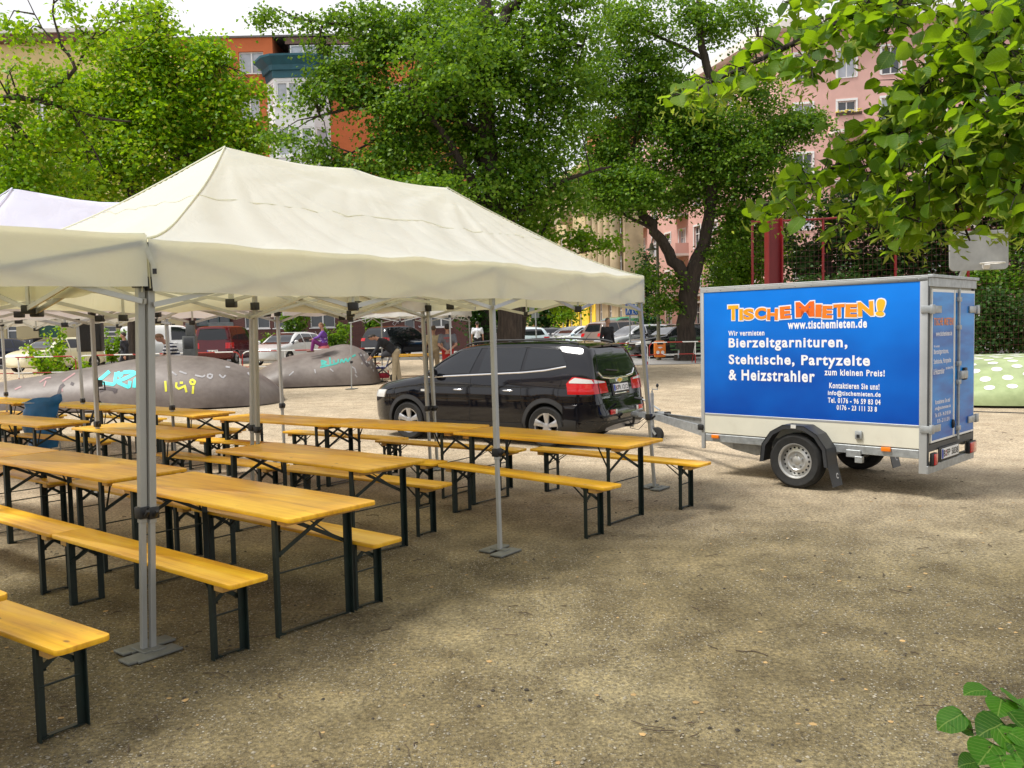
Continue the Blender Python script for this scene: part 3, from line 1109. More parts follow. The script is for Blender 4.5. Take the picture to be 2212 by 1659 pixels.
E3, E2 = D(5, 700, 16.5), D(371, 690, 12.55)
_e5, _e5f = D(166, 700, 14.45), D(188, 900, 14.4)
E3.z = E2.z = 0
TENT_E = tent("party_tent", "white party tent farthest back at the left behind the lilac one", (E3 - TA * 3.0, E2 - TA * 3.0, E2, E3), ((E3 + E2) / 2 - TA * 3, _e5f), BRIGHT_CLOTH, seed=3, tops_at={5: _e5[:2]})
_h = G(757, 841)
_d0 = Vector((_h.x, _h.y, 0))
_d1 = Vector((GX(973, 25).x, 25.6, 0))
_d2, _d3 = Vector((GX(1018, 28.5).x, 28.6, 0)), Vector((GX(819, 28).x, 28.2, 0))
TENT_D = tent("party_tent", "small white party tent beyond the black car, over the walkers", (_d0, _d1, _d2, _d3), (), BRIGHT_CLOTH, eave=2.30, peak=3.0, mesh_n=16, seed=5, drop=.22)
# ------------------------------------------------------------------ cars
PROFILES = {
 # name: (length, wheel x front, wheel x rear, wheel r, x table, top, bottom, half width, belt, roof half width, roof z)
 'mpv': dict(L=4.66, wx=(.97, 3.73), r=.325, hw=.915, belt=1.08, roof=1.645, yr=.66,
   x=[0, .05, .18, .45, .85, 1.22, 1.55, 2.0, 2.3, 2.8, 3.4, 3.9, 4.24, 4.37, 4.44, 4.495, 4.54, 4.58, 4.62, 4.66],
   top=[.66, .78, .90, .985, 1.05, 1.11, 1.34, 1.575, 1.62, 1.645, 1.645, 1.63, 1.60, 1.55, 1.42, 1.24, 1.09, .90, .66, .56],
   bot=[.34, .27, .23, .21, .2, .2, .2, .2, .2, .2, .2, .2, .22, .24, .26, .28, .29, .31, .33, .37],
   hwf=[.58, .72, .84, .965, 1, 1, 1, 1, 1, 1, 1, 1, .985, .975, .965, .95, .935, .91, .87, .78]),
 'hatch': dict(L=4.1, wx=(.82, 3.38), r=.30, hw=.87, belt=.95, roof=1.46, yr=.60,
   x=[0, .05, .18, .45, .8, 1.1, 1.5, 1.9, 2.3, 2.8, 3.3, 3.62, 3.76, 3.86, 3.94, 4.0, 4.05, 4.1],
   top=[.60, .70, .78, .86, .93, .97, 1.25, 1.42, 1.455, 1.46, 1.42, 1.36, 1.26, 1.08, .95, .78, .62, .52],
   bot=[.32, .26, .22, .2, .19, .19, .19, .19, .19, .19, .19, .21, .22, .25, .27, .29, .31, .35],
   hwf=[.58, .73, .85, .965, 1, 1, 1, 1, 1, 1, 1, .985, .97, .955, .94, .915, .88, .78]),
 'wagon': dict(L=4.6, wx=(.88, 3.58), r=.31, hw=.89, belt=.94, roof=1.45, yr=.60,
   x=[0, .05, .2, .5, .95, 1.3, 1.75, 2.15, 2.6, 3.2, 3.8, 4.15, 4.3, 4.4, 4.46, 4.52, 4.56, 4.6],
   top=[.58, .68, .76, .85, .92, .96, 1.24, 1.41, 1.445, 1.45, 1.42, 1.37, 1.24, 1.06, .95, .78, .62, .52],
   bot=[.32, .26, .22, .2, .18, .18, .18, .18, .18, .18, .18, .21, .22, .25, .27, .29, .31, .35],
   hwf=[.58, .73, .85, .965, 1, 1, 1, 1, 1, 1, 1, .985, .97, .955, .94, .915, .88, .78]),
 'suv': dict(L=4.5, wx=(.88, 3.5), r=.35, hw=.91, belt=1.06, roof=1.66, yr=.63,
   x=[0, .05, .18, .45, .85, 1.15, 1.55, 1.95, 2.4, 3.0, 3.6, 4.02, 4.16, 4.26, 4.34, 4.4, 4.45, 4.5],
   top=[.72, .85, .95, 1.03, 1.08, 1.11, 1.42, 1.60, 1.655, 1.66, 1.64, 1.58, 1.46, 1.24, 1.06, .88, .72, .60],
   bot=[.38, .32, .28, .26, .25, .25, .25, .25, .25, .25, .25, .28, .29, .31, .33, .35, .37, .41],
   hwf=[.6, .75, .87, .965, 1, 1, 1, 1, 1, 1, 1, .985, .975, .96, .95, .93, .89, .8]),
 'van': dict(L=4.9, wx=(.9, 3.9), r=.34, hw=.95, belt=1.15, roof=1.93, yr=.80,
   x=[0, .05, .2, .45, .75, .95, 1.35, 1.75, 2.1, 2.8, 3.6, 4.4, 4.7, 4.78, 4.83, 4.86, 4.88, 4.9],
   top=[.74, .92, 1.08, 1.16, 1.22, 1.28, 1.62, 1.86, 1.92, 1.94, 1.94, 1.93, 1.90, 1.80, 1.45, 1.10, .78, .62],
   bot=[.36, .30, .26, .25, .24, .24, .24, .24, .24, .24, .24, .24, .26, .28, .30, .32, .34, .38],
   hwf=[.62, .78, .90, .97, 1, 1, 1, 1, 1, 1, 1, 1, .985, .98, .975, .97, .95, .88]),
 'kombi': dict(L=4.2, wx=(.85, 3.5), r=.31, hw=.915, belt=1.08, roof=1.80, yr=.76,
   x=[0, .05, .18, .45, .8, 1.05, 1.4, 1.75, 2.1, 2.7, 3.3, 3.8, 4.02, 4.08, 4.13, 4.16, 4.18, 4.2],
   top=[.68, .82, .95, 1.04, 1.10, 1.15, 1.48, 1.73, 1.785, 1.80, 1.80, 1.79, 1.75, 1.64, 1.35, 1.05, .78, .6],
   bot=[.34, .28, .24, .22, .2, .2, .2, .2, .2, .2, .2, .22, .24, .26, .28, .3, .32, .36],
   hwf=[.6, .76, .88, .97, 1, 1, 1, 1, 1, 1, 1, .995, .985, .98, .975, .97, .95, .88]),
}

class Shell:
    """body of a car: cross sections along the length, x from the nose backwards, y to the left/right, z up"""
    def __init__(s, pr, nst):
        s.p = pr
        s.fx = [curve(pr['x'], pr[k]) for k in ('top', 'bot', 'hwf')]
        xs = sorted(set(list(np.linspace(0, pr['L'], nst)) + [x for x in pr['x']]))
        s.rows = [s.section(x) for x in xs]
        mb = MB()
        full = []
        for r in s.rows:
            half = [Vector(p) for p in r]
            full.append([Vector((p.x, -p.y, p.z)) for p in half[1:-1][::-1]][::1] and ([half[0]] + half[1:-1] + [half[-1]] + [Vector((p.x, -p.y, p.z)) for p in half[1:-1][::-1]]))
        mb.grid(full, closed=True)
        n = len(full[0])
        mb.f.append(tuple(range(n - 1, -1, -1)))
        o = (len(full) - 1) * n
        mb.f.append(tuple(o + k for k in range(n)))
        bm = bmesh.new()
        me = mb.mesh("car_body", None, smooth=0)
        bm.from_mesh(me)
        bmesh.ops.recalc_face_normals(bm, faces=bm.faces)
        bm.to_mesh(me)
        bm.free()
        s.me = me
        s.bvh = bvh_of(me)

    def section(s, x):
        p = s.p
        zt, zb, y = s.fx[0](x), s.fx[1](x), s.fx[2](x) * p['hw']
        rise = .10 * max(0, min(1, (x - .55 * p['L']) / (.3 * p['L'])))
        z7 = min(p['belt'] + rise * .6, zt - .07)
        zsh = min(p['belt'] - .15, z7 - .08)
        f = max(0, min(1, (zt - z7 - .07) / (p['roof'] - p['belt'] - .10)))
        yr = y * (.86 * (1 - f) + p['yr'] / p['hw'] * f)
        h = zt - z7
        ym = y
        return [(x, 0, zb), (x, .74 * y, zb), (x, .92 * y, zb + .03), (x, .975 * y, zb + .14), (x, ym * .985, .45 * (zb + .14) + .55 * zsh - .05),
                (x, ym, zsh - .03), (x, ym * .985, zsh + .035), (x, .955 * y, z7), (x, .955 * y * .45 + yr * .55 + .012, z7 + h * .47), (x, yr, z7 + h * .86),
                (x, yr - .035, z7 + h * .935), (x, yr - .12, z7 + h * .98), (x, (yr - .1) * .5, zt - .004), (x, 0, zt)]

    def hit(s, p, d, far=6):
        p, d = Vector(p), Vector(d).normalized()
        h = s.bvh.ray_cast(p - d * far, d)
        if h[0] is None:
            h = s.bvh.find_nearest(p)
        return h[0], h[1]

    def patch(s, bottom, top, d, n=14, m=6, off=.006, rim=.014):
        """sheet laid on the shell between two edges given as 3-D polylines, projected along d"""
        B, T = resample(bottom, n), resample(top, n)
        rows, nr = [], []
        for j in range(m):
            t = j / (m - 1)
            row = []
            for i in range(n):
                q, nm = s.hit(B[i] * (1 - t) + T[i] * t, d)
                if nm.dot(Vector(d)) > 0: nm = -nm
                row.append(q + nm * off)
                nr.append(nm)
            rows.append(row)
        mb = MB()
        A = [p for r in rows for p in r]
        dd = Vector(d).normalized()
        return mb.sheet(rows, lambda p: dd * rim)

    def line(s, pts, d, r, n=16, off=.004, k=6):
        return MB().tube([s.hit(q, d)[0] - Vector(d).normalized() * off for q in resample(pts, n)], r, k)

def wheel_meshes(r, w, spokes=5):
    M = Matrix.Rotation(math.radians(90), 4, 'X')       # axis along y, outer face at -y
    ty = MB().lathe([(r * .66, -w * .40), (r * .70, -w * .48), (r * .9, -w * .5), (r * .975, -w * .42), (r, -w * .3), (r, -w * .15), (r * .985, -w * .13), (r * .985, -w * .1), (r, -w * .08), (r, w * .08), (r * .985, w * .1), (r * .985, w * .13), (r, w * .15), (r, w * .3), (r * .975, w * .42), (r * .9, w * .5), (r * .66, w * .42)], 40, M, closed=True)
    rm = MB().lathe([(r * .685, -w * .46), (r * .66, -w * .46), (r * .62, -w * .36), (r * .60, w * .38), (r * .68, w * .40)], 36, M, caps=False)
    dk = MB().lathe([(0.001, 0), (r * .62, 0)], 30, M)
    sp = MB()
    for k in range(spokes):
        a = 2 * math.pi * k / spokes + math.pi / 2
        ca, sa = math.cos(a), math.sin(a)
        for sgn in (-1, 1):
            pass
        pts = []
        for rr, hw, dep in ((r * .10, r * .10, .34), (r * .30, r * .115, .40), (r * .52, r * .15, .44), (r * .655, r * .19, .46)):
            pts.append((rr, hw, dep))
        rows = []
        for rr, hw, dep in pts:
            row = []
            for q, dz in ((-1, -.05), (-.75, 0), (0, .012), (.75, 0), (1, -.05)):
                x, z = rr * ca - q * hw * sa, rr * sa + q * hw * ca
                row.append(Vector((x, -(w * dep + dz * w), z)))
            rows.append(row)
        sp.sheet(rows, lambda p: Vector((0, w * .16, 0)))
    hub = MB().lathe([(0.001, w * .40), (r * .10, w * .40), (r * .17, w * .37), (r * .19, w * .25)], 20, M)
    for k in range(5):
        a = 2 * math.pi * (k + .5) / 5 + math.pi / 2
        hub.lathe([(0.001, w * .415), (r * .028, w * .415), (r * .03, w * .3)], 8, Matrix.Translation((r * .135 * math.cos(a), 0, r * .135 * math.sin(a))) @ M)
    return ty, rm, dk, sp, hub

ALLOY = pm("alloy_silver", (.50, .50, .51), .28, .75, .04, 4)
WELL = pm("wheel_well_black", (.008, .008, .008), .9)
CLAD = pm("black_cladding", (.018, .018, .019), .55, 0, .15, 6)
LAMP_R = paint("red_lamp", (.50, .012, .016), .1)
LAMP_W = paint("clear_lamp", (.62, .62, .60), .08)
LAMP_O = paint("orange_lamp", (.80, .20, .01), .15)
PLATE_W = pm("plate_white", (.75, .75, .74), .4, 0, .03)
PLATE_B = pm("plate_blue", (.01, .05, .42), .4)
INK = pm("plate_ink", (.01, .01, .01), .5)

def licence(parent, Mx, text, w=.52, h=.11):
    """plate in the xz plane facing -y, moved by Mx"""
    a = MB().box((0, 0, 0), (w, .008, h)).xf(Mx).obj("licence_plate", PLATE_W, parent, bevel=.003, seg=1)
    MB().box((-w / 2 + .022, -.0055, 0), (.04, .003, h - .012)).xf(Mx).obj("blue_strip", PLATE_B, a)
    k = MB()
    parts = text.split('|')
    x = -w / 2 + .055
    tot = sum(len(s) for s in parts) + .8 * (len(parts) - 1)
    cw = (w - .075) / tot
    for s in parts:
        text_fit(k, s, x, x + cw * len(s) - .004, -h * .32, h * .32, lambda u, v: Mx @ Vector((u, -.0065, v)), .012)
        x += cw * (len(s) + .8)
    MB.obj(k, "plate_lettering", INK, a, smooth=0)
    st = MB()
    x = -w / 2 + .055 + cw * (len(parts[0]) + .4) - .003
    for z, col in ((.02, 0), (-.02, 0)):
        st.lathe([(.001, .0), (cw * .26, 0), (cw * .26, .002), (.001, .002)], 10, Mx @ Matrix.Translation((x, -.0065, z)) @ Matrix.Rotation(math.radians(90), 4, 'X'))
    st.obj("plate_seal", pm("seal_red", (.45, .18, .2), .5), a)
    return a

_shells = {}
def car(name, label, cat, loc, heading, prof, body_m, detail=0, glass=None, plate=None, group="cars parked along the street", rim=ALLOY):
    """heading: unit vector the nose points to; loc: ground point under the middle between the axles"""
    pr = PROFILES[prof]
    key = (prof, detail > 0)
    if key not in _shells:
        _shells[key] = Shell(pr, 70 if detail else 34)
    S = _shells[key]
    L, hw = pr['L'], pr['hw']
    t = thing(name, label, cat, loc, math.atan2(-heading[1], -heading[0]), group)
    x0 = -(pr['wx'][0] + pr['wx'][1]) / 2          # local x = shell x + x0, tail towards +x
    T = Matrix.Translation((x0, 0, 0))
    glass = glass or GLASS_D
    def put(mb, nm, mat, parent=t, **k):
        return mb.xf(T).obj(nm, mat, parent, **k)
    # body with wheel wells cut out
    me = S.me.copy()
    tmp = link("tmp", me)
    cut = MB()
    for wx in pr['wx']:
        for sd in (-1, 1):
            cut.lathe([(pr['r'] * 1.13, -.16), (pr['r'] * 1.13, .2)], 36, Matrix.Translation((wx, sd * hw, pr['r'] * 1.02)) @ Matrix.Rotation(math.radians(90), 4, 'X'))
    co = cut.obj("tmpc", None, smooth=0)
    bo = tmp.modifiers.new("b", 'BOOLEAN')
    bo.object, bo.operation, bo.solver = co, 'DIFFERENCE', 'EXACT'
    me2 = evaluated(tmp)
    bpy.data.objects.remove(tmp)
    bpy.data.objects.remove(co)
    me2.transform(T)
    me2.materials.clear()
    me2.materials.append(body_m)
    me2.materials.append(WELL)
    r1 = pr['r'] * 1.13
    for p in me2.polygons:
        c = p.center
        for wx in pr['wx']:
            if abs(math.hypot(c.x - x0 - wx, c.z - pr['r'] * 1.02) - r1) < .02 and abs(c.y) > hw - .21 and abs(p.normal.y) < .3:
                p.material_index = 1
            if math.hypot(c.x - x0 - wx, c.z - pr['r'] * 1.02) < r1 and abs(c.y) < hw - .1 and abs(p.normal.y) > .8:
                p.material_index = 1
    me2.polygons.foreach_set('use_smooth', [True] * len(me2.polygons))
    me2.set_sharp_from_angle(angle=math.radians(32))
    me2.name = "body"
    link("body", me2, t)
    belt, roof = pr['belt'], pr['roof']
    xt = pr['x']
    fz = S.fx[0]
    # where the glass goes along the length: cowl and roof end
    if prof == 'mpv':
        xc, xw, side = 1.27, 1.96, [((1.50, 1.115), (1.98, 1.505), (2.40, 1.55), (2.26, 1.145)), ((2.44, 1.15), (2.52, 1.555), (3.28, 1.55), (3.25, 1.19)), ((3.31, 1.195), (3.34, 1.548), (3.92, 1.505), (4.08, 1.285))]
    else:
        xc = [x for x, z in zip(xt, pr['top']) if z > belt - .02][0] + .06
        xw = [x for x, z in zip(xt, pr['top']) if z > roof - .09][0] - .03
        xr = [x for x, z in zip(xt, pr['top']) if z > roof - .14][-1] - .08
        zt = roof - .10
        a, b = xc + .22, xr
        m1, m2 = a + (b - a) * .40, a + (b - a) * .74
        side = [((a, belt + .04), (xw + .02, zt - .04), (m1 + .03, zt), (m1, belt + .03)), ((m1 + .08, belt + .03), (m1 + .10, zt), (m2, zt - .01), (m2, belt + .04)), ((m2 + .06, belt + .05), (m2 + .06, zt - .01), (b - .10, zt - .04), (b + .08, belt + .10))]
        if prof == 'van':
            side = side[:1]
    for sd in (-1, 1):
        for bl, tl, tr, br in side:
            bt = [(bl[0] + (br[0] - bl[0]) * i / 6, sd * 1.0, bl[1] + (br[1] - bl[1]) * i / 6) for i in range(7)]
            tp = [(tl[0] + (tr[0] - tl[0]) * i / 6, sd * 1.0, tl[1] + (tr[1] - tl[1]) * i / 6 + (.012 if 0 < i < 6 else 0)) for i in range(7)]
            put(S.patch(bt, tp, (0, -sd, 0)), "side_window", glass)
    wy = pr['yr']
    bt = [(xc - .02 + .14 * abs(y) ** 2, y, fz(xc) - .02) for y in np.linspace(-wy - .10, wy + .10, 9)]
    tp = [(xw + .06 * abs(y) ** 2, y, fz(xw)) for y in np.linspace(-wy + .12, wy - .12, 9)]
    put(S.patch(bt, tp, (.55, 0, -1), m=8), "windscreen", glass)
    zr0, zr1 = (1.125, 1.515) if prof == 'mpv' else (belt + .06, roof - .13)
    yw = wy * .86
    bt = [(L, y, zr0 + .03 * (abs(y) / yw) ** 2) for y in np.linspace(-yw - .06, yw + .06, 9)]
    tp = [(L, y, zr1 - .02 * (abs(y) / yw) ** 2) for y in np.linspace(-yw + .06, yw - .06, 9)]
    put(S.patch(bt, tp, (-1, 0, 0), m=8), "rear_window", glass)
    # lamps
    for sd in (-1, 1):
        if prof == 'mpv':
            lamp = S.patch([(4.235, sd, .84), (4.66, sd * .52, .85)], [(4.225, sd, 1.0), (4.34, sd * .99, 1.11), (4.60, sd * .52, 1.02)], (-.75, -sd * .75, 0), n=16, m=6, off=.014, rim=.03)
            lo = put(lamp, "tail_light", LAMP_R)
            lw = S.patch([(4.27, sd, 1.01), (4.66, sd * .60, 1.0)], [(4.28, sd, 1.035), (4.355, sd * .98, 1.092), (4.62, sd * .60, 1.022)], (-.75, -sd * .75, 0), n=12, m=4, off=.018, rim=.012)
            put(lw, "clear_lens", LAMP_W, lo)
            put(S.line([(4.6, sd * .735, .85), (4.6, sd * .735, 1.05)], (-1, 0, 0), .006, 8, .016), "lamp_seam", BLACK_P, lo)
        else:
            hz = belt - .22 if prof in ('van', 'kombi') else belt - .16
            put(S.patch([(L - .22, sd, hz - (.12 if prof in ('van', 'kombi') else 0)), (L, sd * hw * .70, hz - (.12 if prof in ('van', 'kombi') else 0))], [(L - .2, sd, hz + .15), (L, sd * hw * .72, hz + .15)], (-.8, -sd * .6, 0), n=8, m=4, off=.012, rim=.03), "tail_light", LAMP_R)
        zf = pr['top'][1] - .03
        put(S.patch([(-.1, sd * .50, zf - .06), (.34, sd * .95, zf - .02)], [(-.1, sd * .52, zf + .05), (.42, sd * .95, zf + .11)], (.7, -sd * .6, -.1), n=8, m=4, off=.012, rim=.03), "headlight", LAMP_W)
    # wheels
    ty, rm, dk, sp, hub = wheel_meshes(pr['r'], .215)
    tm, sm = ty.mesh("wheel", RUBBER), MB()
    sm.add(rm.v, rm.f).add(sp.v, sp.f).add(hub.v, hub.f)
    sm, dm = sm.mesh("rim", rim, smooth=40), dk.mesh("brake_disc", WELL)
    for i, wx in enumerate(pr['wx']):
        for sd in (-1, 1):
            w = link("wheel", tm, t, (wx + x0, sd * (hw - .115), pr['r']), math.pi if sd > 0 else 0)
            link("rim", sm, w)
            if detail: link("brake_disc", dm, w)
    # seams, mirrors, handles, bumpers
    for sd in (-1, 1):
        mz = belt + .07
        mx = side[0][0][0] + .10
        q, _ = S.hit((mx, sd, mz), (0, -sd, 0))
        mm = MB().ball((0, 0, 0), (.085, .10, .075), 14, 9)
        mm.v = [(min(p[0], .05), p[1], p[2]) for p in mm.v]
        o = mm.xf(Matrix.Translation((q.x + x0 - .01, q.y + sd * .135, mz))).obj("wing_mirror", body_m, t)
        MB().bar((q.x + x0, q.y - sd * .01, mz - .05), (q.x + x0, q.y + sd * .08, mz - .03), .05, .025).obj("mirror_foot", BLACK_P, o)
        seams = MB()
        xs = [side[0][0][0] - .12] + [(s[3][0] + .03) for s in side[:2]]
        for k, xx in enumerate(xs):
            lean = (.0, .10, .04)[k % 3]
            top = belt + .0 if k == 0 else roof - .06
            z0 = pr['bot'][6] + .10
            sm_ = S.line([(xx - .02, sd, z0), (xx, sd, .55), (xx + .02, sd, belt)], (0, -sd, 0), .0035, 14, .0)
            seams.add(sm_.v, sm_.f)
        put(seams, "door_seam", WELL)
        for s in side[:2]:
            hx, hz = s[3][0] - .20, belt - (.20 if detail else .115)
            q, _ = S.hit((hx, sd, hz), (0, -sd, 0))
            MB().ball((q.x + x0, q.y + sd * .012, hz), (.11, .022, .017), 12, 6).obj("door_handle", CHROME if detail else body_m, t)
    if plate is not None and not detail:
        licence(t, Matrix.Translation((L + x0 + .0, 0, .62)) @ Matrix.Rotation(math.radians(90), 4, 'Z'), plate)
    return t, S, put, x0

# the black people carrier in front of the trailer
_fw, _rw = at(882, 947.6), at(1180, 967.5)
for _ in range(3):
    _fw, _rw = at(882, 947.6, gz(_fw.y)), at(1180, 967.5, gz(_rw.y))
_hd = (_fw - _rw)
_hd.z = 0
_hd.normalize()
_ln = Vector((-_hd.y, _hd.x, 0))
_mid = (_fw + _rw) / 2 - _ln * .90
BLACK_CAR = paint("black_car_paint", (.004, .0043, .007), .04)
def hero():
    tint = paint("grey_window_tint", (.010, .012, .016), .02)
    t, S, put, x0 = car("black_car", "black seven seat people carrier with chrome window strip, hitched before the blue trailer", "car", (_mid.x, _mid.y, gz(_mid.y) - .004), (_hd.x, _hd.y), 'mpv', BLACK_CAR, 1, glass=tint, group=None)
    for sd in (-1, 1):
        # chrome strip under the windows, kinked up at the back
        put(S.line([(1.42, sd, 1.075), (1.9, sd, 1.10), (2.5, sd, 1.128), (3.3, sd, 1.166), (3.7, sd, 1.20), (4.07, sd, 1.262)], (0, -sd, 0), .014, 40, .004), "chrome_strip", CHROME)
        put(S.line([(1.30, sd * .95, 1.12), (1.62, sd * .9, 1.36), (1.98, sd * .8, 1.535), (2.4, sd * .8, 1.582), (3.3, sd * .8, 1.582), (4.05, sd * .8, 1.525)], (0, -sd, -.15), .008, 40, .002), "window_frame", BLACK_P)
        # roof rail
        rr = [(x, sd * .60, z) for x, z in ((2.05, 1.60), (2.2, 1.645), (2.7, 1.677), (3.4, 1.674), (4.0, 1.645), (4.17, 1.61))]
        put(MB().tube(resample(rr, 24), .016, 8), "roof_rail", BLACK_P)
        # wheel arch cladding and sill
        for wx in S.p['wx']:
            r = S.p['r']
            rows = []
            for k in range(25):
                a = math.radians(-14 + 208 * k / 24)
                row = []
                for rad in (1.14, 1.20, 1.34, 1.37):
                    x, z = wx + r * rad * math.cos(a), r * 1.02 + r * rad * math.sin(a)
                    q, nm = S.hit((x, sd, max(z, .24)), (0, -sd, 0))
                    row.append(Vector((x, q.y + sd * (.022 if rad < 1.3 else .004), max(z, .22))))
                rows.append(row)
            put(MB().sheet(rows, lambda p: Vector((0, -sd * .02, 0))), "wheel_arch", CLAD)
        put(S.patch([(1.45, sd, .215), (3.3, sd, .215)], [(1.45, sd, .36), (3.3, sd, .36)], (0, -sd, 0), n=16, m=4, off=.014, rim=.02), "sill", CLAD)
        put(S.patch([(1.29, sd, .84), (1.37, sd, .84)], [(1.29, sd, .875), (1.37, sd, .875)], (0, -sd, 0), n=4, m=3, off=.01, rim=.012), "side_indicator", LAMP_W)
    # rear: bumper, silver guard, chrome bar, plate, wiper, lettering
    bb = S.patch([(4.10, -1, .36), (4.30, -.93, .34), (4.72, -.6, .32), (4.76, 0, .32), (4.72, .6, .32), (4.30, .93, .34), (4.10, 1, .36)], [(4.10, -1, .66), (4.30, -.93, .68), (4.72, -.6, .69), (4.76, 0, .69), (4.72, .6, .69), (4.30, .93, .68), (4.10, 1, .66)], (-1, 0, 0), n=36, m=6, off=.03, rim=.05)
    bumper = put(bb, "rear_bumper", BLACK_CAR)
    sg = MB()
    rows = [[Vector((4.70 - .10 * abs(y) ** 3 - .02 * k, y, (.40, .36, .27)[k])) for y in np.linspace(-.62, .62, 24)] for k in range(3)]
    put(sg.sheet(rows, lambda p: Vector((-.02, 0, 0))), "bumper_guard", pm("silver_guard", (.34, .34, .35), .35, .5, .05), bumper)
    cl = S.patch([(4.1, -1, .235), (4.3, -.9, .24), (4.7, -.6, .27), (4.7, 0, .27), (4.7, .6, .27), (4.3, .9, .24), (4.1, 1, .235)], [(4.1, -1, .45), (4.3, -.93, .44), (4.7, -.66, .43), (4.7, 0, .43), (4.7, .66, .43), (4.3, .93, .44), (4.1, 1, .45)], (-1, 0, 0), n=30, m=4, off=.036, rim=.03)
    put(cl, "bumper_cladding", CLAD, bumper)
    for sd in (-1, 1):
        rf = MB().box((4.70, sd * .50, .555), (.02, .16, .075))
        f = put(rf, "fog_lamp", LAMP_R if sd < 0 else LAMP_R, bumper, bevel=.006)
        put(MB().box((4.698, sd * .50 - sd * .115, .555), (.02, .06, .07)), "reversing_lamp", LAMP_W, bumper, bevel=.006)
    cb = S.line([(4.5, -.64, 1.17), (4.55, -.54, 1.09), (4.56, -.3, 1.065), (4.56, 0, 1.06), (4.56, .3, 1.065), (4.55, .54, 1.09), (4.5, .64, 1.17)], (-1, 0, 0), .017, 40, .006, 8)
    put(cb, "chrome_bar", CHROME)
    pn = S.patch([(4.6, -.33, .985), (4.6, .33, .985)], [(4.6, -.34, 1.045), (4.6, .34, 1.045)], (-1, 0, 0), n=10, m=4, off=.012, rim=.02)
    put(pn, "chrome_panel", CHROME)
    # gold cross emblem with chrome edge
    q, nm = S.hit((4.6, 0, 1.02), (-1, 0, 0))
    em = [(-.082, -.008), (-.072, .018), (-.028, .018), (-.024, .032), (.03, .032), (.026, .018), (.082, .018), (.072, -.018), (.026, -.018), (.022, -.034), (-.032, -.034), (-.028, -.018), (-.082, -.018)]
    gold = pm("gold_emblem", (.62, .36, .05), .25, .8, .05)
    e = put(MB().prism([(p[0] * 1.18, p[1] * 1.22 + q.z) for p in em], q.x + .014, q.x + .024, 'x'), "emblem_edge", CHROME)
    put(MB().prism([(p[0], p[1] + q.z) for p in em], q.x + .020, q.x + .030, 'x'), "emblem", gold, e)
    q, nm = S.hit((4.6, 0, .89), (-1, 0, 0))
    lean = math.atan2(nm.z, nm.x)
    Mp = Matrix.Translation((q.x + x0 + .012, 0, .89)) @ Matrix.Rotation(-lean, 4, 'Y') @ Matrix.Rotation(math.radians(90), 4, 'Z')
    MB().box((0, .004, -.01), (.60, .012, .19)).xf(Mp).obj("plate_recess", CLAD, t, bevel=.01)
    pl = licence(t, Mp @ Matrix.Translation((0, -.008, .015)), "B|PR|1212")
    MB().box((0, -.008, -.075), (.5, .012, .018)).xf(Mp).obj("plate_trim", CHROME, t, bevel=.004)
    tl = MB()
    def on(u, v):
        h, nmx = S.hit((4.6, u, v), (-1, 0, 0))
        return h + nmx * .006
    text_fit(tl, "CHEVROLET", -.68, -.40, .765, .795, on, .02)
    put(tl, "rear_lettering", CHROME, smooth=0)
    wp = S.line([(4.5, .02, 1.165), (4.5, -.38, 1.20)], (-1, 0, 0), .010, 10, .022)
    put(wp, "rear_wiper", BLACK_P)
    sp = MB().sheet([[Vector((4.20 + .20 * k - .10 * abs(y) ** 2, y, 1.612 - .03 * k - .05 * abs(y) ** 2)) for y in np.linspace(-.60, .60, 16)] for k in (0, .5, 1)], lambda p: Vector((0, 0, -.028)))
    put(sp, "roof_spoiler", BLACK_CAR)
    put(MB().tube([(3.95, 0, 1.62), (4.02, 0, 1.71), (4.12, 0, 1.81)], [.006, .004, .002], 6), "antenna", BLACK_P)
    # tow bar
    tb = MB().tube([(4.45, 0, .33), (4.70, 0, .30), (4.80, 0, .33), (4.82, 0, .42)], .022, 10).ball((4.82, 0, .45), .03, 12, 8)
    put(tb, "tow_bar", BLACK_P)
    ex = MB().tube([(4.35, .45, .26), (4.60, .45, .25)], .03, 10)
    put(ex, "exhaust", GALV)
    return t, x0
HERO, HERO_X0 = hero()
HITCH = Vector((_mid.x, _mid.y, 0)) - _hd * (4.82 + HERO_X0)
# ------------------------------------------------------------------ box trailer
def print_mat(name, lo, hi, waves):
    """printed foil: blue ink with a soft cloudy pattern"""
    m, n, l, out = newmat(name)
    tc = n.new("ShaderNodeTexCoord")
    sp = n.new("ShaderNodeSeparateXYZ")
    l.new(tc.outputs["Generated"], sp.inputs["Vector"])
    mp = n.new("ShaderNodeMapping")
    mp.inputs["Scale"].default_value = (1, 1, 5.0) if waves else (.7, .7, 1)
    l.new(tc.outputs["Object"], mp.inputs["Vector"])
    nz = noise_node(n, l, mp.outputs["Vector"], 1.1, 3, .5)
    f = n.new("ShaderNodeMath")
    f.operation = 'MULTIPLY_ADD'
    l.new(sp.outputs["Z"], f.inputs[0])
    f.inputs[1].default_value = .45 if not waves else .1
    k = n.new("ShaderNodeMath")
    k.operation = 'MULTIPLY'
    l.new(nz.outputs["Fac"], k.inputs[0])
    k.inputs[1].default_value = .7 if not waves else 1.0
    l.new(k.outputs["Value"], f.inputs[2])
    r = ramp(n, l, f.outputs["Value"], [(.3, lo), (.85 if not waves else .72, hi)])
    b = n.new("ShaderNodeBsdfPrincipled")
    l.new(r.outputs["Color"], b.inputs["Base Color"])
    b.inputs["Roughness"].default_value = .34
    b.inputs["Specular IOR Level"].default_value = .25
    b.inputs["Coat Weight"].default_value = .1
    b.inputs["Coat Roughness"].default_value = .22
    l.new(b.outputs["BSDF"], out.inputs["Surface"])
    return m

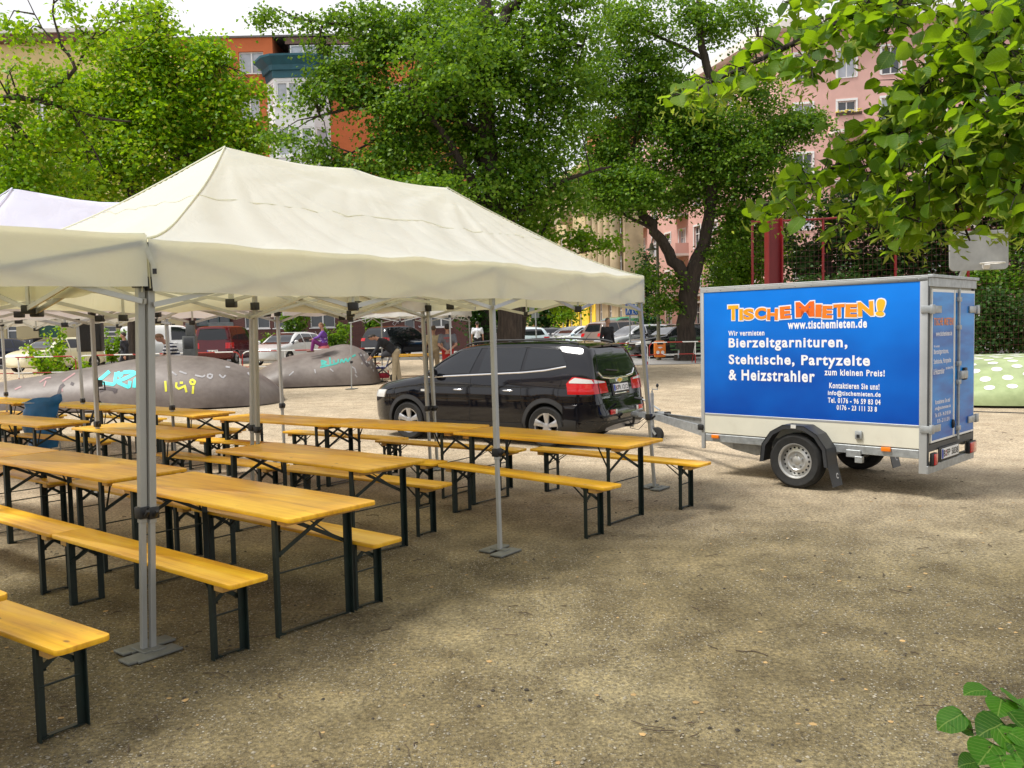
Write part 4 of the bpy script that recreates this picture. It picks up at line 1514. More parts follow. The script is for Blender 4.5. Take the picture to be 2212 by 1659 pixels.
def trailer():
    X0, Y0, YAW, HL, WD = 3.299, 9.798, -.783, 1.336, 1.424
    t = thing("box_trailer", "blue and white box trailer with tall doors and big advertising lettering", "trailer", (X0, Y0, gz(Y0)), YAW)
    ca, sa = math.cos(YAW), math.sin(YAW)
    h = HITCH - Vector((X0, Y0, 0))
    hu, hv = h.x * ca + h.y * sa, -h.x * sa + h.y * ca
    ALP = pm("trailer_profile", (.40, .41, .41), .40, .45, .10, 3)
    OFFW = pm("trailer_board", (.64, .62, .52), .5, 0, .05, 2.5, dirt=(.52, .49, .40))
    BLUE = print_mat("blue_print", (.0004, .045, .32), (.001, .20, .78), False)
    BLUE2 = print_mat("blue_wave_print", (.0006, .06, .34), (.003, .27, .74), True)
    # shell
    MB().span(-HL + .012, HL - .012, .012, WD - .012, .50, 2.268).obj("box_body", OFFW, t)
    for v0, v1 in ((-.002, .012), (WD - .012, WD + .002)):
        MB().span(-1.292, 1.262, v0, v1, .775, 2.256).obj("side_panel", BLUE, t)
        MB().span(-1.292, 1.262, v0, v1, .532, .748).obj("lower_board", OFFW, t)
        p = MB()
        vv0, vv1 = v0 - .006, v1 + .006
        p.span(-HL - .004, -1.292, vv0, vv1, .33, 2.256)
        p.span(1.262, HL + .004, vv0, vv1, .274, 2.256)
        p.span(-HL - .004, HL + .004, vv0, vv1, 2.256, 2.302)
        p.span(-1.292, 1.262, vv0 + .003, vv1 - .003, .748, .775)
        o = p.obj("edge_profile", ALP, t, bevel=.003, seg=1)
        rv = MB()
        for i in range(14):
            rv.ball((-1.25 + 2.5 * i / 13, v0 - .007 if v0 < .5 else v1 + .007, 2.278), (.008, .004, .008), 8, 5)
        rv.obj("rivet", GALV, o)
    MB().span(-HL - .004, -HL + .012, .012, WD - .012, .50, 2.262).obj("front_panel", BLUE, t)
    MB().span(-HL - .012, HL + .02, -.006, WD + .006, 2.302, 2.318).obj("roof", ALP, t, bevel=.004, seg=1)
    MB().span(HL, HL + .055, -.012, WD + .012, 2.292, 2.322).span(HL, HL + .03, .0, WD, 2.20, 2.292).obj("roof_lip", GALV, t, bevel=.003, seg=1)
    # rear: frame, two doors, hinges, lock
    fr = MB()
    fr.span(HL - .012, HL + .012, .03, WD - .03, .50, .575).span(HL - .012, HL + .012, -.004, .035, .30, 2.21).span(HL - .012, HL + .012, WD - .035, WD + .004, .30, 2.21)
    fr.obj("door_frame", pm("dark_frame", (.05, .055, .06), .5, .2, .1), t)
    for k, (v0, v1) in enumerate(((.05, .705), (.725, WD - .05))):
        d = MB().span(HL + .002, HL + .028, v0, v1, .59, 2.175).obj("door", WHITE_PAINT, t, bevel=.004, seg=1)
        MB().span(HL + .026, HL + .031, v0 + .022, v1 - .022, .615, 2.145).obj("door_panel", BLUE2, d)
        for z in (.70, 1.93):
            hg = MB()
            s = -1 if k == 0 else 1
            e = 0 if k == 0 else WD
            hg.span(HL + .030, HL + .05, min(e, e - s * .27) , max(e, e - s * .27), z, z + .075)
            hg.span(HL + .03, HL + .062, min(e - s * .05, e + s * .03), max(e - s * .05, e + s * .03), z - .01, z + .085)
            hg.span(HL - .06, HL + .05, min(e + s * .004, e + s * .022), max(e + s * .004, e + s * .022), z, z + .075)
            hg.obj("hinge", GALV, d, bevel=.006)
    lk = MB().tube([(HL + .048, .80, .56), (HL + .048, .80, 2.19)], .013, 10)
    lo = lk.obj("locking_rod", GALV, t)
    br = MB()
    for z in (.66, 1.16, 1.36, 1.75, 2.05):
        br.span(HL + .028, HL + .066, .762, .838, z, z + .05)
    br.obj("rod_bracket", GALV, lo, bevel=.005)
    MB().span(HL + .03, HL + .085, .79, 1.0, 1.215, 1.30).obj("lock_handle", GALV, lo, bevel=.01)
    MB().span(HL + .028, HL + .062, .97, 1.05, 1.195, 1.33).obj("lock_plate", BLACK_P, lo, bevel=.008)
    MB().ball((HL + .04, .665, .74), (.02, .028, .05), 10, 6).obj("door_buffer", BLACK_P, t)
    # chassis
    ch = MB()
    ch.span(-1.29, 1.26, .0, .045, .425, .515).span(-1.29, 1.26, WD - .045, WD, .425, .515)
    ch.span(1.26, HL + .02, -.006, WD + .006, .274, .36).span(-1.29, -1.24, .04, WD - .04, .425, .515).span(.62, .68, .04, WD - .04, .43, .5)
    ch.span(-1.28, 1.30, .01, WD - .01, .515, .53)
    ch.obj("chassis", GALV, t, bevel=.004, seg=1)
    MB().span(.50, .66, -.02, .0, .385, .465).span(.60, .68, -.03, .03, .33, .40).obj("rear_bracket", GALV, t, bevel=.004, seg=1)
    ax = MB().tube([(0, -.06, .31), (0, WD + .06, .31)], .045, 12).span(-.16, .16, .12, .2, .31, .43).span(-.16, .16, WD - .2, WD - .12, .31, .43)
    ax.obj("axle", GALV, t)
    # drawbar: two deep plates meeting at the coupling
    db = MB()
    for s in (-1, 1):
        def at2(u, z):
            f = max(0, min(1, (u - (hu + .35)) / (-1.15 - hu - .35)))
            return Vector((u, hv * (1 - f) + (WD / 2 + s * .42) * f + s * .045, z))
        prof = [(hu + .12, .455, .535), (hu + .5, .44, .535), (-1.33, .375, .525), (-1.05, .315, .50), (-.72, .262, .44), (-.5, .31, .43), (-.22, .375, .43)]
        rows = [[at2(u, a), at2(u, (a + b) / 2), at2(u, b)] for u, a, b in prof]
        db.sheet(rows, lambda p: Vector((0, s * .006, 0)))
        db.sheet([[at2(u, b), at2(u, b) + Vector((0, -s * .035, 0))] for u, a, b in prof[:4]], lambda p: Vector((0, 0, -.006)))
        db.sheet([[at2(u, a), at2(u, a) + Vector((0, -s * .035, 0))] for u, a, b in prof], lambda p: Vector((0, 0, .006)))
    d = db.obj("drawbar", GALV, t, smooth=20)
    cp = MB().bar((hu - .02, hv, .50), (hu + .45, hv, .50), .09, .07).ball((hu, hv, .49), (.06, .05, .05), 14, 8).bar((hu + .42, hv, .50), (hu + .62, hv, .50), .10, .11).bar((hu + .02, hv, .53), (hu + .16, hv, .58), .05, .03)
    cp.obj("coupling", GALV, d, bevel=.008)
    MB().bar((hu + .60, hv, .50), (hu + .66, hv, .50), .105, .115).obj("coupling_cap", BLACK_P, d, bevel=.006)
    hb = MB().tube([(hu + .46, hv + .05, .57), (hu + .20, hv + .05, .70), (hu + .10, hv + .05, .735)], .014, 8)
    ho = hb.obj("hand_brake", GALV, d)
    MB().tube([(hu + .13, hv + .05, .725), (hu - .02, hv + .05, .74)], .02, 8).obj("brake_grip", BLACK_P, ho)
    ju, jv = hu + .42, hv - .10
    jw = MB().tube([(ju, jv, .30), (ju, jv, .84)], .027, 14).tube([(ju, jv, .84), (ju, jv, .88)], .013, 8).bar((ju - .03, jv, .47), (ju + .05, jv + .1, .47), .05, .08)
    jo = jw.obj("jockey_stand", GALV, t)
    MB().tube([(ju, jv, .88), (ju + .01, jv, .905), (ju + .12, jv - .03, .90), (ju + .12, jv - .03, .95)], .008, 8).obj("crank", GALV, jo)
    MB().ball((ju + .12, jv - .03, .965), (.022, .022, .03), 10, 7).obj("crank_knob", BLACK_P, jo)
    M = Matrix.Translation((ju + .10, jv - .02, .215)) @ Matrix.Rotation(math.radians(90), 4, 'X')
    MB().lathe([(.02, -.03), (.07, -.032), (.10, -.03), (.112, -.018), (.112, .018), (.10, .03), (.07, .032), (.02, .03)], 28, M, closed=True).obj("jockey_wheel", RUBBER, jo)
    MB().bar((ju, jv - .06, .32), (ju + .10, jv - .06, .215), .012, .035).bar((ju, jv + .02, .32), (ju + .10, jv + .02, .215), .012, .035).obj("wheel_fork", GALV, jo)
    MB().tube([(hu + .3, hv - .07, .47), (hu + .15, hv - .12, .36), (hu - .02, hv - .05, .33), (hu - .12, hv, .40)], .006, 6).tube([(hu + .35, hv - .07, .46), (hu + .2, hv - .16, .27), (hu + .0, hv - .1, .28), (hu - .1, hv + .05, .38)], .005, 6).obj("cable", BLACK_P, t)
    MB().span(-HL - .05, -HL + .03, -.03, .06, .555, .63).obj("corner_stop", BLACK_P, t, bevel=.015)
    # wheels, mudguards
    r, w = .312, .185
    Mx = Matrix.Rotation(math.radians(90), 4, 'X')
    ty = MB().lathe([(r * .62, -w * .40), (r * .68, -w * .48), (r * .88, -w * .5), (r * .965, -w * .42), (r, -w * .3), (r, -w * .16), (r * .982, -w * .14), (r * .982, -w * .1), (r, -w * .08), (r, w * .08), (r * .982, w * .1), (r * .982, w * .14), (r, w * .16), (r, w * .3), (r * .965, w * .42), (r * .88, w * .5), (r * .62, w * .42)], 48, Mx, closed=True).mesh("wheel", RUBBER)
    STEELR = pm("silver_steel_rim", (.46, .46, .45), .34, .6, .08, 8)
    rm = MB().lathe([(r * .64, w * .44), (r * .615, w * .44), (r * .57, w * .34), (r * .56, w * .10), (r * .52, w * .12), (r * .40, w * .22), (r * .34, w * .24), (r * .30, w * .18),  (r * .16, w * .16), (r * .12, w * .20), (.001, w * .21)], 48, Mx, caps=False).mesh("rim", STEELR, smooth=30)
    ho = MB()
    for k in range(18):
        a = 2 * math.pi * k / 18
        ho.lathe([(.001, w * .185), (r * .042, w * .185), (r * .042, w * .16)], 10, Matrix.Translation((r * .465 * math.cos(a), 0, r * .465 * math.sin(a))) @ Mx)
    hm = ho.mesh("vent_hole", WELL)
    nb = MB()
    for k in range(5):
        a = 2 * math.pi * (k + .3) / 5
        nb.lathe([(.001, w * .26), (r * .035, w * .26), (r * .04, w * .14)], 6, Matrix.Translation((r * .225 * math.cos(a), 0, r * .225 * math.sin(a))) @ Mx)
    nm = nb.mesh("wheel_nut", GALV)
    GUARD = pm("mudguard_black", (.03, .032, .036), .45, 0, .2, 5)
    for sd, vc in ((-1, -.115), (1, WD + .115)):
        wh = link("wheel", ty, t, (-.009, vc, r), math.pi if sd > 0 else 0)
        for k, me in (("rim", rm), ("vent_hole", hm), ("wheel_nut", nm)):
            link(k, me, wh)
        v0, v1 = vc - .125, vc + .115
        an = [-8, 22, 48, 72, 108, 132, 158, 188]
        ga = [(-.009 + .415 * math.cos(math.radians(a)), r + .02 + .405 * math.sin(math.radians(a))) for a in an]
        rows = [[Vector((u, v, z)) for v in (v0, v0 + .01, (v0 + v1) / 2, v1)] for u, z in ga]
        g = MB().sheet(rows, lambda p: (Vector((-.009, p.y, r)) - p).normalized() * .012)
        lip = v0 if sd < 0 else v1
        rows = [[Vector((u, lip, z)), Vector((-.009 + (u + .009) * .88, lip, r + .02 + (z - r - .02) * .88))] for u, z in ga]
        g.sheet(rows, lambda p: Vector((0, .008 * -sd, 0)))
        go = g.obj("mudguard", GUARD, t, smooth=15)
        MB().span(-.03, .03, vc + sd * .128 - .004, vc + sd * .128 + .004, r + .375, r + .415).obj("reflector", LAMP_W, go)
        MB().add([(.392, v0, .30), (.392, v1, .30), (.45, v1, .07), (.45, v0, .07), (.40, v0, .30), (.40, v1, .30), (.458, v1, .07), (.458, v0, .07)], [(0, 1, 2, 3), (7, 6, 5, 4), (0, 3, 7, 4), (1, 5, 6, 2), (3, 2, 6, 7), (0, 4, 5, 1)]).obj("mudflap", GUARD, t)
        fm = MB()
        for i in range(9):
            q = [(c_ * math.cos(a_), c_ * math.sin(a_)) for c_, a_ in ((.03, .5 + i * .55), (.03, 1.0 + i * .55), (.019, 1.0 + i * .55), (.019, .5 + i * .55))]
            fm.add([(.464 - .252 * (.175 + z_) + .012, vc + .04 + y_, .175 + z_) for y_, z_ in q], [(0, 1, 2, 3)])
        fm.obj("flap_mark", LAMP_W, go)
        # markers
        for u in (-1.14, .93):
            vm = -.012 if sd < 0 else WD + .012
            MB().span(u - .05, u + .05, vm - .012, vm + .012, .468 if u < 0 else .478, .512 if u < 0 else .525).obj("side_marker", LAMP_O, t, bevel=.005)
    lb = MB().span(.60, .675, -.028, -.004, .588, .68)
    lo = lb.obj("side_latch", GALV, t, bevel=.008)
    MB().span(.622, .653, -.034, -.026, .605, .64).obj("latch_key", BLACK_P, lo)
    for k, (v0, v1) in enumerate(((.035, .15), (1.15, WD - .05))):
        lh = MB().span(HL + .018, HL + .06, v0, v1, .355, .49).obj("tail_light", BLACK_P, t, bevel=.008)
        MB().span(HL + .058, HL + .068, v0 + .012, v1 - .012, .365, .48).obj("red_lens", LAMP_R, lh, bevel=.004)
    pb = MB().span(HL + .015, HL + .03, .28, .90, .37, .52).obj("plate_holder", BLACK_P, t, bevel=.006)
    Mp = Matrix.Translation((HL + .036, .59, .447)) @ Matrix.Rotation(math.radians(90), 4, 'Z')
    licence(t, Mp, "B|FP|5838")
    LW = pm("letter_white", (.82, .82, .86), .4, 0, .02)
    def side(d):
        return lambda u, z: Vector((u, -.002 - d, z))
    def line(s, u0, u1, z0, z1, bold=.016, ref=None):
        m = MB()
        text_fit(m, s, u0, u1, z0, z1, side(.0025), bold + .008, ref, 0, 1.16, .10)
        m.obj("lettering", LW, t, smooth=0)
    def ref_h(s):
        return None
    # small-cap headline, every letter tilted a little
    big = [("T", 328, 408, .175, .0, 0), ("I", 405, 437, .135, -.006, -.02), ("S", 432, 512, .130, -.002, .03), ("C", 510, 592, .135, .0, .01), ("H", 590, 668, .130, -.012, -.03), ("E", 672, 748, .140, .0, .05)]
    big2 = [("M", 772, 910, .172, .012, .02), ("I", 909, 958, .140, .008, -.03), ("E", 955, 1030, .138, -.008, -.04), ("T", 1030, 1111, .142, .0, .02), ("E", 1106, 1190, .142, -.004, -.03), ("N", 1186, 1292, .155, .004, .05), ("!", 1300, 1362, .180, .0, -.10)]
    cols = [(.80, .40, .01), (.80, .37, .01), (.80, .32, .01), (.80, .27, .01), (.79, .22, .01), (.78, .18, .01)]
    cols2 = [(.78, .13, .008), (.78, .16, .008), (.79, .20, .01), (.79, .22, .01), (.80, .26, .01), (.80, .36, .01), (.80, .46, .015)]
    for lst, cl, f in ((big, cols, lambda x: -.964 + (x - 328) * .001955), (big2, cols2, lambda x: -.098 + (x - 772) * .00172)):
        for (ch_, a, b, hgt_, dz, rot), c in zip(lst, cl):
            u0, u1, z0 = f(a) + .008, f(b) - .008, 1.912 + dz
            e = .013
            o = MB()
            text_fit(o, ch_, u0 - e, u1 + e, z0 - e, z0 + hgt_ + e, side(.0025), .075, rot=rot)
            ob = o.obj("headline_letter", LW, t, smooth=0)
            m = MB()
            text_fit(m, ch_, u0, u1, z0, z0 + hgt_, side(.0042), .055, rot=rot)
            m.obj("letter_face", pm("letter_orange_%.2f" % c[1], c, .4, 0, .02), ob, smooth=0)
    line("www.tischemieten.de", -.187, .72, 1.79, 1.885, .03)
    line("Wir vermieten", -.955, -.479, 1.722, 1.783, .02)
    line("Bierzeltgarnituren,", -.95, .508, 1.545, 1.695, .022)
    line("Stehtische, Partyzelte", -.95, .753, 1.345, 1.497, .022)
    line("& Heizstrahler", -.953, .136, 1.189, 1.318, .022)
    line("zum kleinen Preis!", .249, .91, 1.272, 1.342, .02)
    line("Kontaktieren Sie uns!", .304, .855, 1.130, 1.193, .02)
    line("info@tischemieten.de", .289, .868, 1.040, 1.106, .02)
    line("Tel. 0176 - 96 59 83 04", .288, .867, .968, 1.028, .02)
    line("0176 - 23 111 33 8", .389, .829, .893, .950, .02)
    def rear(u, z):
        return Vector((HL + .0345, u, z))
    for s, z0, z1, a, b, mt in (("TISCHE MIETEN!", 1.80, 1.88, .085, .675, 'letter_orange_0.22'), ("www.tischemieten.de", 1.69, 1.74, .14, .62, None), ("Wir vermieten", 1.575, 1.60, .085, .25, None), ("Bierzeltgarnituren,", 1.49, 1.555, .085, .52, None), ("Stehtische, Partyzelte", 1.39, 1.455, .085, .60, None), ("& Heizstrahler", 1.295, 1.355, .085, .40, None), ("zum kleinen Preis!", 1.335, 1.365, .44, .66, None), ("Kontaktieren Sie uns!", .985, 1.03, .14, .58, None), ("info@tischemieten.de", .915, .96, .13, .60, None), ("Tel. 0176 - 96 59 83 04", .85, .892, .13, .60, None), ("0176 - 23 111 33 8", .785, .827, .20, .56, None)):
        m = MB()
        text_fit(m, s, a, b, z0, z1, rear, .025, None, 0, 1.15, .10)
        m.obj("door_lettering", _MATS[mt] if mt else LW, t, smooth=0)
trailer()
# ------------------------------------------------------------------ concrete mounds with graffiti
def concrete(name, lo, hi, stain):
    m, n, l, out = newmat(name)
    tc = n.new("ShaderNodeTexCoord")
    a = noise_node(n, l, tc.outputs["Object"], .9, 6, .62)
    b_ = noise_node(n, l, tc.outputs["Object"], 5.5, 6, .7)
    f = n.new("ShaderNodeMath")
    f.operation = 'MULTIPLY_ADD'
    l.new(b_.outputs["Fac"], f.inputs[0])
    f.inputs[1].default_value = .35
    l.new(a.outputs["Fac"], f.inputs[2])
    r = ramp(n, l, f.outputs["Value"], [(.45, stain), (.58, lo), (.85, hi)])
    p = n.new("ShaderNodeBsdfPrincipled")
    p.inputs["Roughness"].default_value = .52
    l.new(r.outputs["Color"], p.inputs["Base Color"])
    l.new(bump_node(n, l, b_.outputs["Fac"], .25, .02).outputs["Normal"], p.inputs["Normal"])
    l.new(p.outputs["BSDF"], out.inputs["Surface"])
    return m

def mound(label, A, B, hcurve, w, mat, bend=.0, n=60, m=28, tiers=0):
    A, B = Vector((A[0], A[1], 0)), Vector((B[0], B[1], 0))
    c = (A + B) / 2
    z0 = gz(c.y)
    t = thing("concrete_mound", label, "mound", (c.x, c.y, z0), 0, "smooth concrete mounds")
    d = (B - A).normalized()
    nn = Vector((-d.y, d.x, 0))
    rows = []
    L = (B - A).length
    for i in range(n + 1):
        s = .5 - .5 * math.cos(math.pi * i / n)
        e = min(1.0, math.sqrt(max(0, 1 - (2 * s - 1) ** 6)))
        h = hcurve(s) * e
        ww = w * (e ** .8) * (.55 + .45 * min(1, hcurve(s) / hcurve(.6)))
        p = A + d * L * s - c + nn * bend * math.sin(math.pi * s)
        zb = gz((p + c).y) - z0 - .06
        row = []
        for k in range(m + 1):
            a = math.pi * k / m
            ca, sa = math.cos(a), math.sin(a)
            x = math.copysign(abs(ca) ** .9, ca) * ww
            z = h * sa ** .85
            if tiers:
                z += .10 * math.sin(sa * 9) * sa
            row.append(p - nn * x + Vector((0, 0, zb + .06 * (1 - sa) + z * 1.0)))
        rows.append(row)
    mb = MB().grid(rows)
    me = mb.mesh("surface", mat, smooth=80)
    link("surface", me, t)
    return t, bvh_of(me)

def spray(t, bv, strokes, mat, w, name="graffiti", step=3.0, off=.007):
    """paint strokes laid on a surface: polylines in picture points, w the brush width"""
    o = t.location
    mb = MB()
    C = Vector((0, 0, CAM_H)) - o
    for st in strokes:
        L = sum(math.dist(a, b) for a, b in zip(st, st[1:]))
        pts = resample(st, max(3, int(L / step)))
        ed = []
        for i, p in enumerate(pts):
            q0, q1 = pts[max(i - 1, 0)], pts[min(i + 1, len(pts) - 1)]
            dx, dy = q1[0] - q0[0], q1[1] - q0[1]
            k = math.hypot(dx, dy) or 1
            pr = []
            for s in (-1, 1):
                h = bv.ray_cast(C, ray(p[0] - dy / k * w / 2 * s, p[1] + dx / k * w / 2 * s).normalized())
                pr.append(None if h[0] is None else h[0] + h[1] * off * (1 if h[1].dot(C - h[0]) > 0 else -1))
            ed.append(pr)
        for a, b in zip(ed, ed[1:]):
            if all(x is not None for x in a + b):
                mb.add([a[0], a[1], b[1], b[0]], [(0, 1, 2, 3)])
    if mb.v:
        mb.obj(name, mat, t, smooth=80)

CONC = concrete("grey_concrete", (.115, .092, .080), (.19, .16, .142), (.072, .055, .047))
r1 = lambda L: [(x * .1532, 596.4 + y * .1532) for x, y in L]
r2 = lambda L: [(305 + x * .1532, 596.4 + y * .1532) for x, y in L]
r3 = lambda L: [(609.9 + x * .2451, 576 + y * .2451) for x, y in L]
def mounds():
    A, B = GX(-260, 21.6), G(612, 866)
    L = [(-260, 0.15), (0, .78), (80, .90), (200, 1.10), (352, 1.32), (440, 1.28), (504, 1.16), (564, 1.02), (612, .92)]
    hc = curve([(p + 260) / 872 for p, _ in L], [h for _, h in L])
    t, bv = mound("long grey concrete mound with cyan and yellow graffiti behind the beer tables", A, B, hc, 1.75, CONC, bend=.25)
    CY = pm("cyan_spray", (.06, .62, .60), .6, 0, .15, 3)
    YE = pm("yellow_spray", (.62, .60, .03), .6, 0, .15, 3)
    WH = pm("faded_white_spray", (.33, .32, .33), .7, 0, .2, 4)
    PK = pm("faded_pink_spray", (.36, .20, .20), .7, 0, .2, 4)
    DK = pm("dark_spray", (.075, .06, .062), .7, 0, .2, 4)
    spray(t, bv, [r1(s) for s in ([(1545, 1345), (1400, 1470), (1410, 1500), (1600, 1530), (1620, 1500), (1640, 1360)], [(1660, 1350), (1690, 1420), (1720, 1390), (1715, 1355)], [(1740, 1360), (1850, 1350), (1905, 1375), (1780, 1440), (1650, 1490), (1680, 1510), (1820, 1570), (1835, 1480)], [(1860, 1350), (1965, 1385), (1945, 1430), (1905, 1465), (1890, 1575)], [(1905, 1465), (2000, 1430)])], CY, 7.5, "cyan_graffiti")
    spray(t, bv, [r2(s) for s in ([(340, 1480), (352, 1630)], [(500, 1500), (490, 1560), (530, 1590), (630, 1545)], [(545, 1505), (590, 1505)], [(690, 1480), (720, 1458), (762, 1490), (742, 1530), (700, 1520), (690, 1480)], [(735, 1550), (728, 1660)], [(620, 1560), (640, 1640)])], YE, 4.8, "yellow_graffiti")
    spray(t, bv, [r2(s) for s in ([(1500, 1360), (1560, 1440), (1570, 1390)], [(1690, 1305), (1800, 1360), (1890, 1440)], [(430, 1350), (500, 1400)], [(540, 1345), (640, 1380)], [(760, 1400), (870, 1425), (900, 1400)], [(950, 1380), (930, 1420), (980, 1450), (1010, 1400), (960, 1380)], [(1100, 1390), (1150, 1440), (1190, 1400)], [(1190, 1280), (1250, 1290)])], WH, 3.6, "white_graffiti")
    spray(t, bv, [r1(s) for s in ([(880, 1490), (1060, 1370)], [(560, 1500), (650, 1440), (720, 1430)], [(620, 1560), (650, 1480)], [(210, 1600), (300, 1560)], [(880, 1630), (870, 1560)])], PK, 3.0, "pink_graffiti")
    spray(t, bv, [r1([(905, 1525), (860, 1560), (825, 1680)]), r1([(1030, 1500), (1010, 1540)]), r1([(1400, 1620), (1500, 1580), (1650, 1610), (1600, 1640)])], DK, 7, "dark_graffiti")
    A, B = GX(520, 27.3), G(818, 822)
    L = [(520, .35), (615, .93), (680, 1.10), (747, 1.30), (785, 1.20), (818, .85)]
    hc = curve([(p - 520) / 298 for p, _ in L], [h for _, h in L])
    t, bv = mound("rounded grey concrete mound with teal writing where the child sits", A, B, hc, 1.9, CONC, bend=.2)
    TE = pm("teal_spray", (.02, .32, .27), .6, 0, .15, 3)
    spray(t, bv, [r3(s) for s in ([(345, 825), (352, 872)], [(345, 828), (392, 842), (352, 856), (398, 868), (340, 886)], [(418, 800), (424, 862)], [(450, 822), (460, 856), (490, 850), (496, 816)], [(510, 852), (522, 815), (540, 846), (560, 810), (576, 840), (602, 802), (645, 778)], [(335, 888), (480, 856)])], TE, 3.4, "teal_writing", 2.0)
    spray(t, bv, [r3(s) for s in ([(690, 775), (695, 790)], [(720, 772), (724, 786)], [(735, 830), (745, 848)], [(760, 842), (766, 858)], [(800, 850), (806, 870)], [(700, 845), (703, 862)], [(60, 960), (100, 925)], [(285, 905), (292, 940)], [(420, 900), (450, 925)], [(640, 950), (660, 975)], [(610, 880), (640, 900), (650, 940)], [(800, 905), (803, 925)], [(780, 880), (786, 896)])], WH, 2.6, "white_graffiti", 2.0)
    spray(t, bv, [r3([(762, 770), (775, 795), (790, 830)])], pm("green_spray", (.10, .26, .05), .7), 7, "green_graffiti", 2)
    spray(t, bv, [r3([(680, 760), (720, 830), (760, 880)]), r3([(740, 760), (800, 850)])], DK, 7, "dark_graffiti", 2)
    # pale green mound with white dots on the right
    A, B = GX(1900, 20.6), GX(2620, 19.6)
    hc = curve([0, .2, .4, .6, 1], [.60, .88, .95, .95, .6])
    GRN = concrete("pale_green_concrete", (.25, .31, .14), (.37, .44, .22), (.15, .19, .08))
    t, bv = mound("pale green concrete mound with rows of white dots behind the trailer", A, B, hc, 2.9, GRN, n=60, m=40, tiers=1)
    DOT = pm("dot_white", (.80, .80, .74), .6, 0, .04)
    dots = MB()
    d = (B - A).normalized()
    nn = Vector((-d.y, d.x, 0))
    for i in range(26):
        for k in range(10):
            x = -nn * (2.55 - k * .33 + .05 * (i % 2)) + d * ((i - 13) * .42 + .05 * math.sin(k * 2.1))
            x.z = 3
            vs, ok = [], True
            for j in range(14):
                a = 2 * math.pi * j / 14
                h = bv.ray_cast(x + d * .105 * math.cos(a) + nn * .085 * math.sin(a), Vector((0, 0, -1)))
                if h[0] is None:
                    ok = False
                    break
                vs.append(h[0] + Vector((0, 0, .008)))
            if ok:
                dots.add(vs, [tuple(range(14))])
    dots.obj("painted_dots", DOT, t)
mounds()

# ------------------------------------------------------------------ red and white street barriers
def stripe_mat(period=.62):
    m, n, l, out = newmat("red_white_stripes")
    tc = n.new("ShaderNodeTexCoord")
    sp = n.new("ShaderNodeSeparateXYZ")
    l.new(tc.outputs["Object"], sp.inputs["Vector"])
    s = n.new("ShaderNodeMath")
    l.new(sp.outputs["X"], s.inputs[0])
    l.new(sp.outputs["Z"], s.inputs[1])
    md = n.new("ShaderNodeMath")
    md.operation = 'PINGPONG'
    l.new(s.outputs["Value"], md.inputs[0])
    md.inputs[1].default_value = period
    g = n.new("ShaderNodeMath")
    g.operation = 'GREATER_THAN'
    l.new(md.outputs["Value"], g.inputs[0])
    g.inputs[1].default_value = period / 2
    r = ramp(n, l, g.outputs["Value"], [(0, (.72, .72, .70)), (1, (.36, .03, .022))])
    b = n.new("ShaderNodeBsdfPrincipled")
    b.inputs["Roughness"].default_value = .45
    l.new(r.outputs["Color"], b.inputs["Base Color"])
    l.new(b.outputs["BSDF"], out.inputs["Surface"])
    return m
STRIPE = stripe_mat()
def barrier(px0, px1, Y0, Y1, label, h=.98):
    a, b = GX(px0, Y0), GX(px1, Y1)
    d = b - a
    L = math.hypot(d.x, d.y)
    t = thing("barrier", label, "barrier", a, math.atan2(d.y, d.x), "red and white street barriers")
    arc = [(0, 0, 0)] + [(0, 0, h - .2)] + [(.2 - .2 * math.cos(x), 0, h - .2 + .2 * math.sin(x)) for x in np.linspace(.2, 1.57, 5)] + [(L - .2 + .2 * math.sin(x), 0, h - .2 + .2 * math.cos(x)) for x in np.linspace(0, 1.4, 5)] + [(L, 0, h - .2), (L, 0, 0)]
    MB().tube(arc, .021, 8).obj("top_rail", STRIPE, t)
    MB().tube([(.02, 0, h * .45), (L - .02, 0, h * .45)], .017, 8).obj("lower_rail", STRIPE, t)
    n = max(1, int(round(L / 1.6)))
    for k in range(1, n):
        MB().tube([(L * k / n, 0, 0), (L * k / n, 0, h - .01)], .022, 8).tube([(L * k / n, .02, h * .85), (L * k / n, .45, 0)], .015, 6).obj("post", STRIPE, t)
for a, b, Y0, Y1, lab in ((-90, 160, 29.5, 29.8, "red and white barrier at the left edge before the pale car"), (166, 300, 29.8, 30, "red and white barrier behind the loudspeaker on its stand"), (306, 516, 30, 30.3, "red and white barrier before the white van and the red car"), (521, 706, 30.3, 30.6, "red and white barrier between the two grey mounds before the white car"), (713, 836, 30.6, 31, "red and white barrier right of the sitting child"), (1285, 1398, 33.2, 33.4, "red and white barrier behind the roof of the black car"), (1402, 1600, 33.4, 33.8, "red and white barrier at the orange bin and the forked tree")):
    barrier(a, b, Y0, Y1, lab, .98 if a < 1000 else .85)

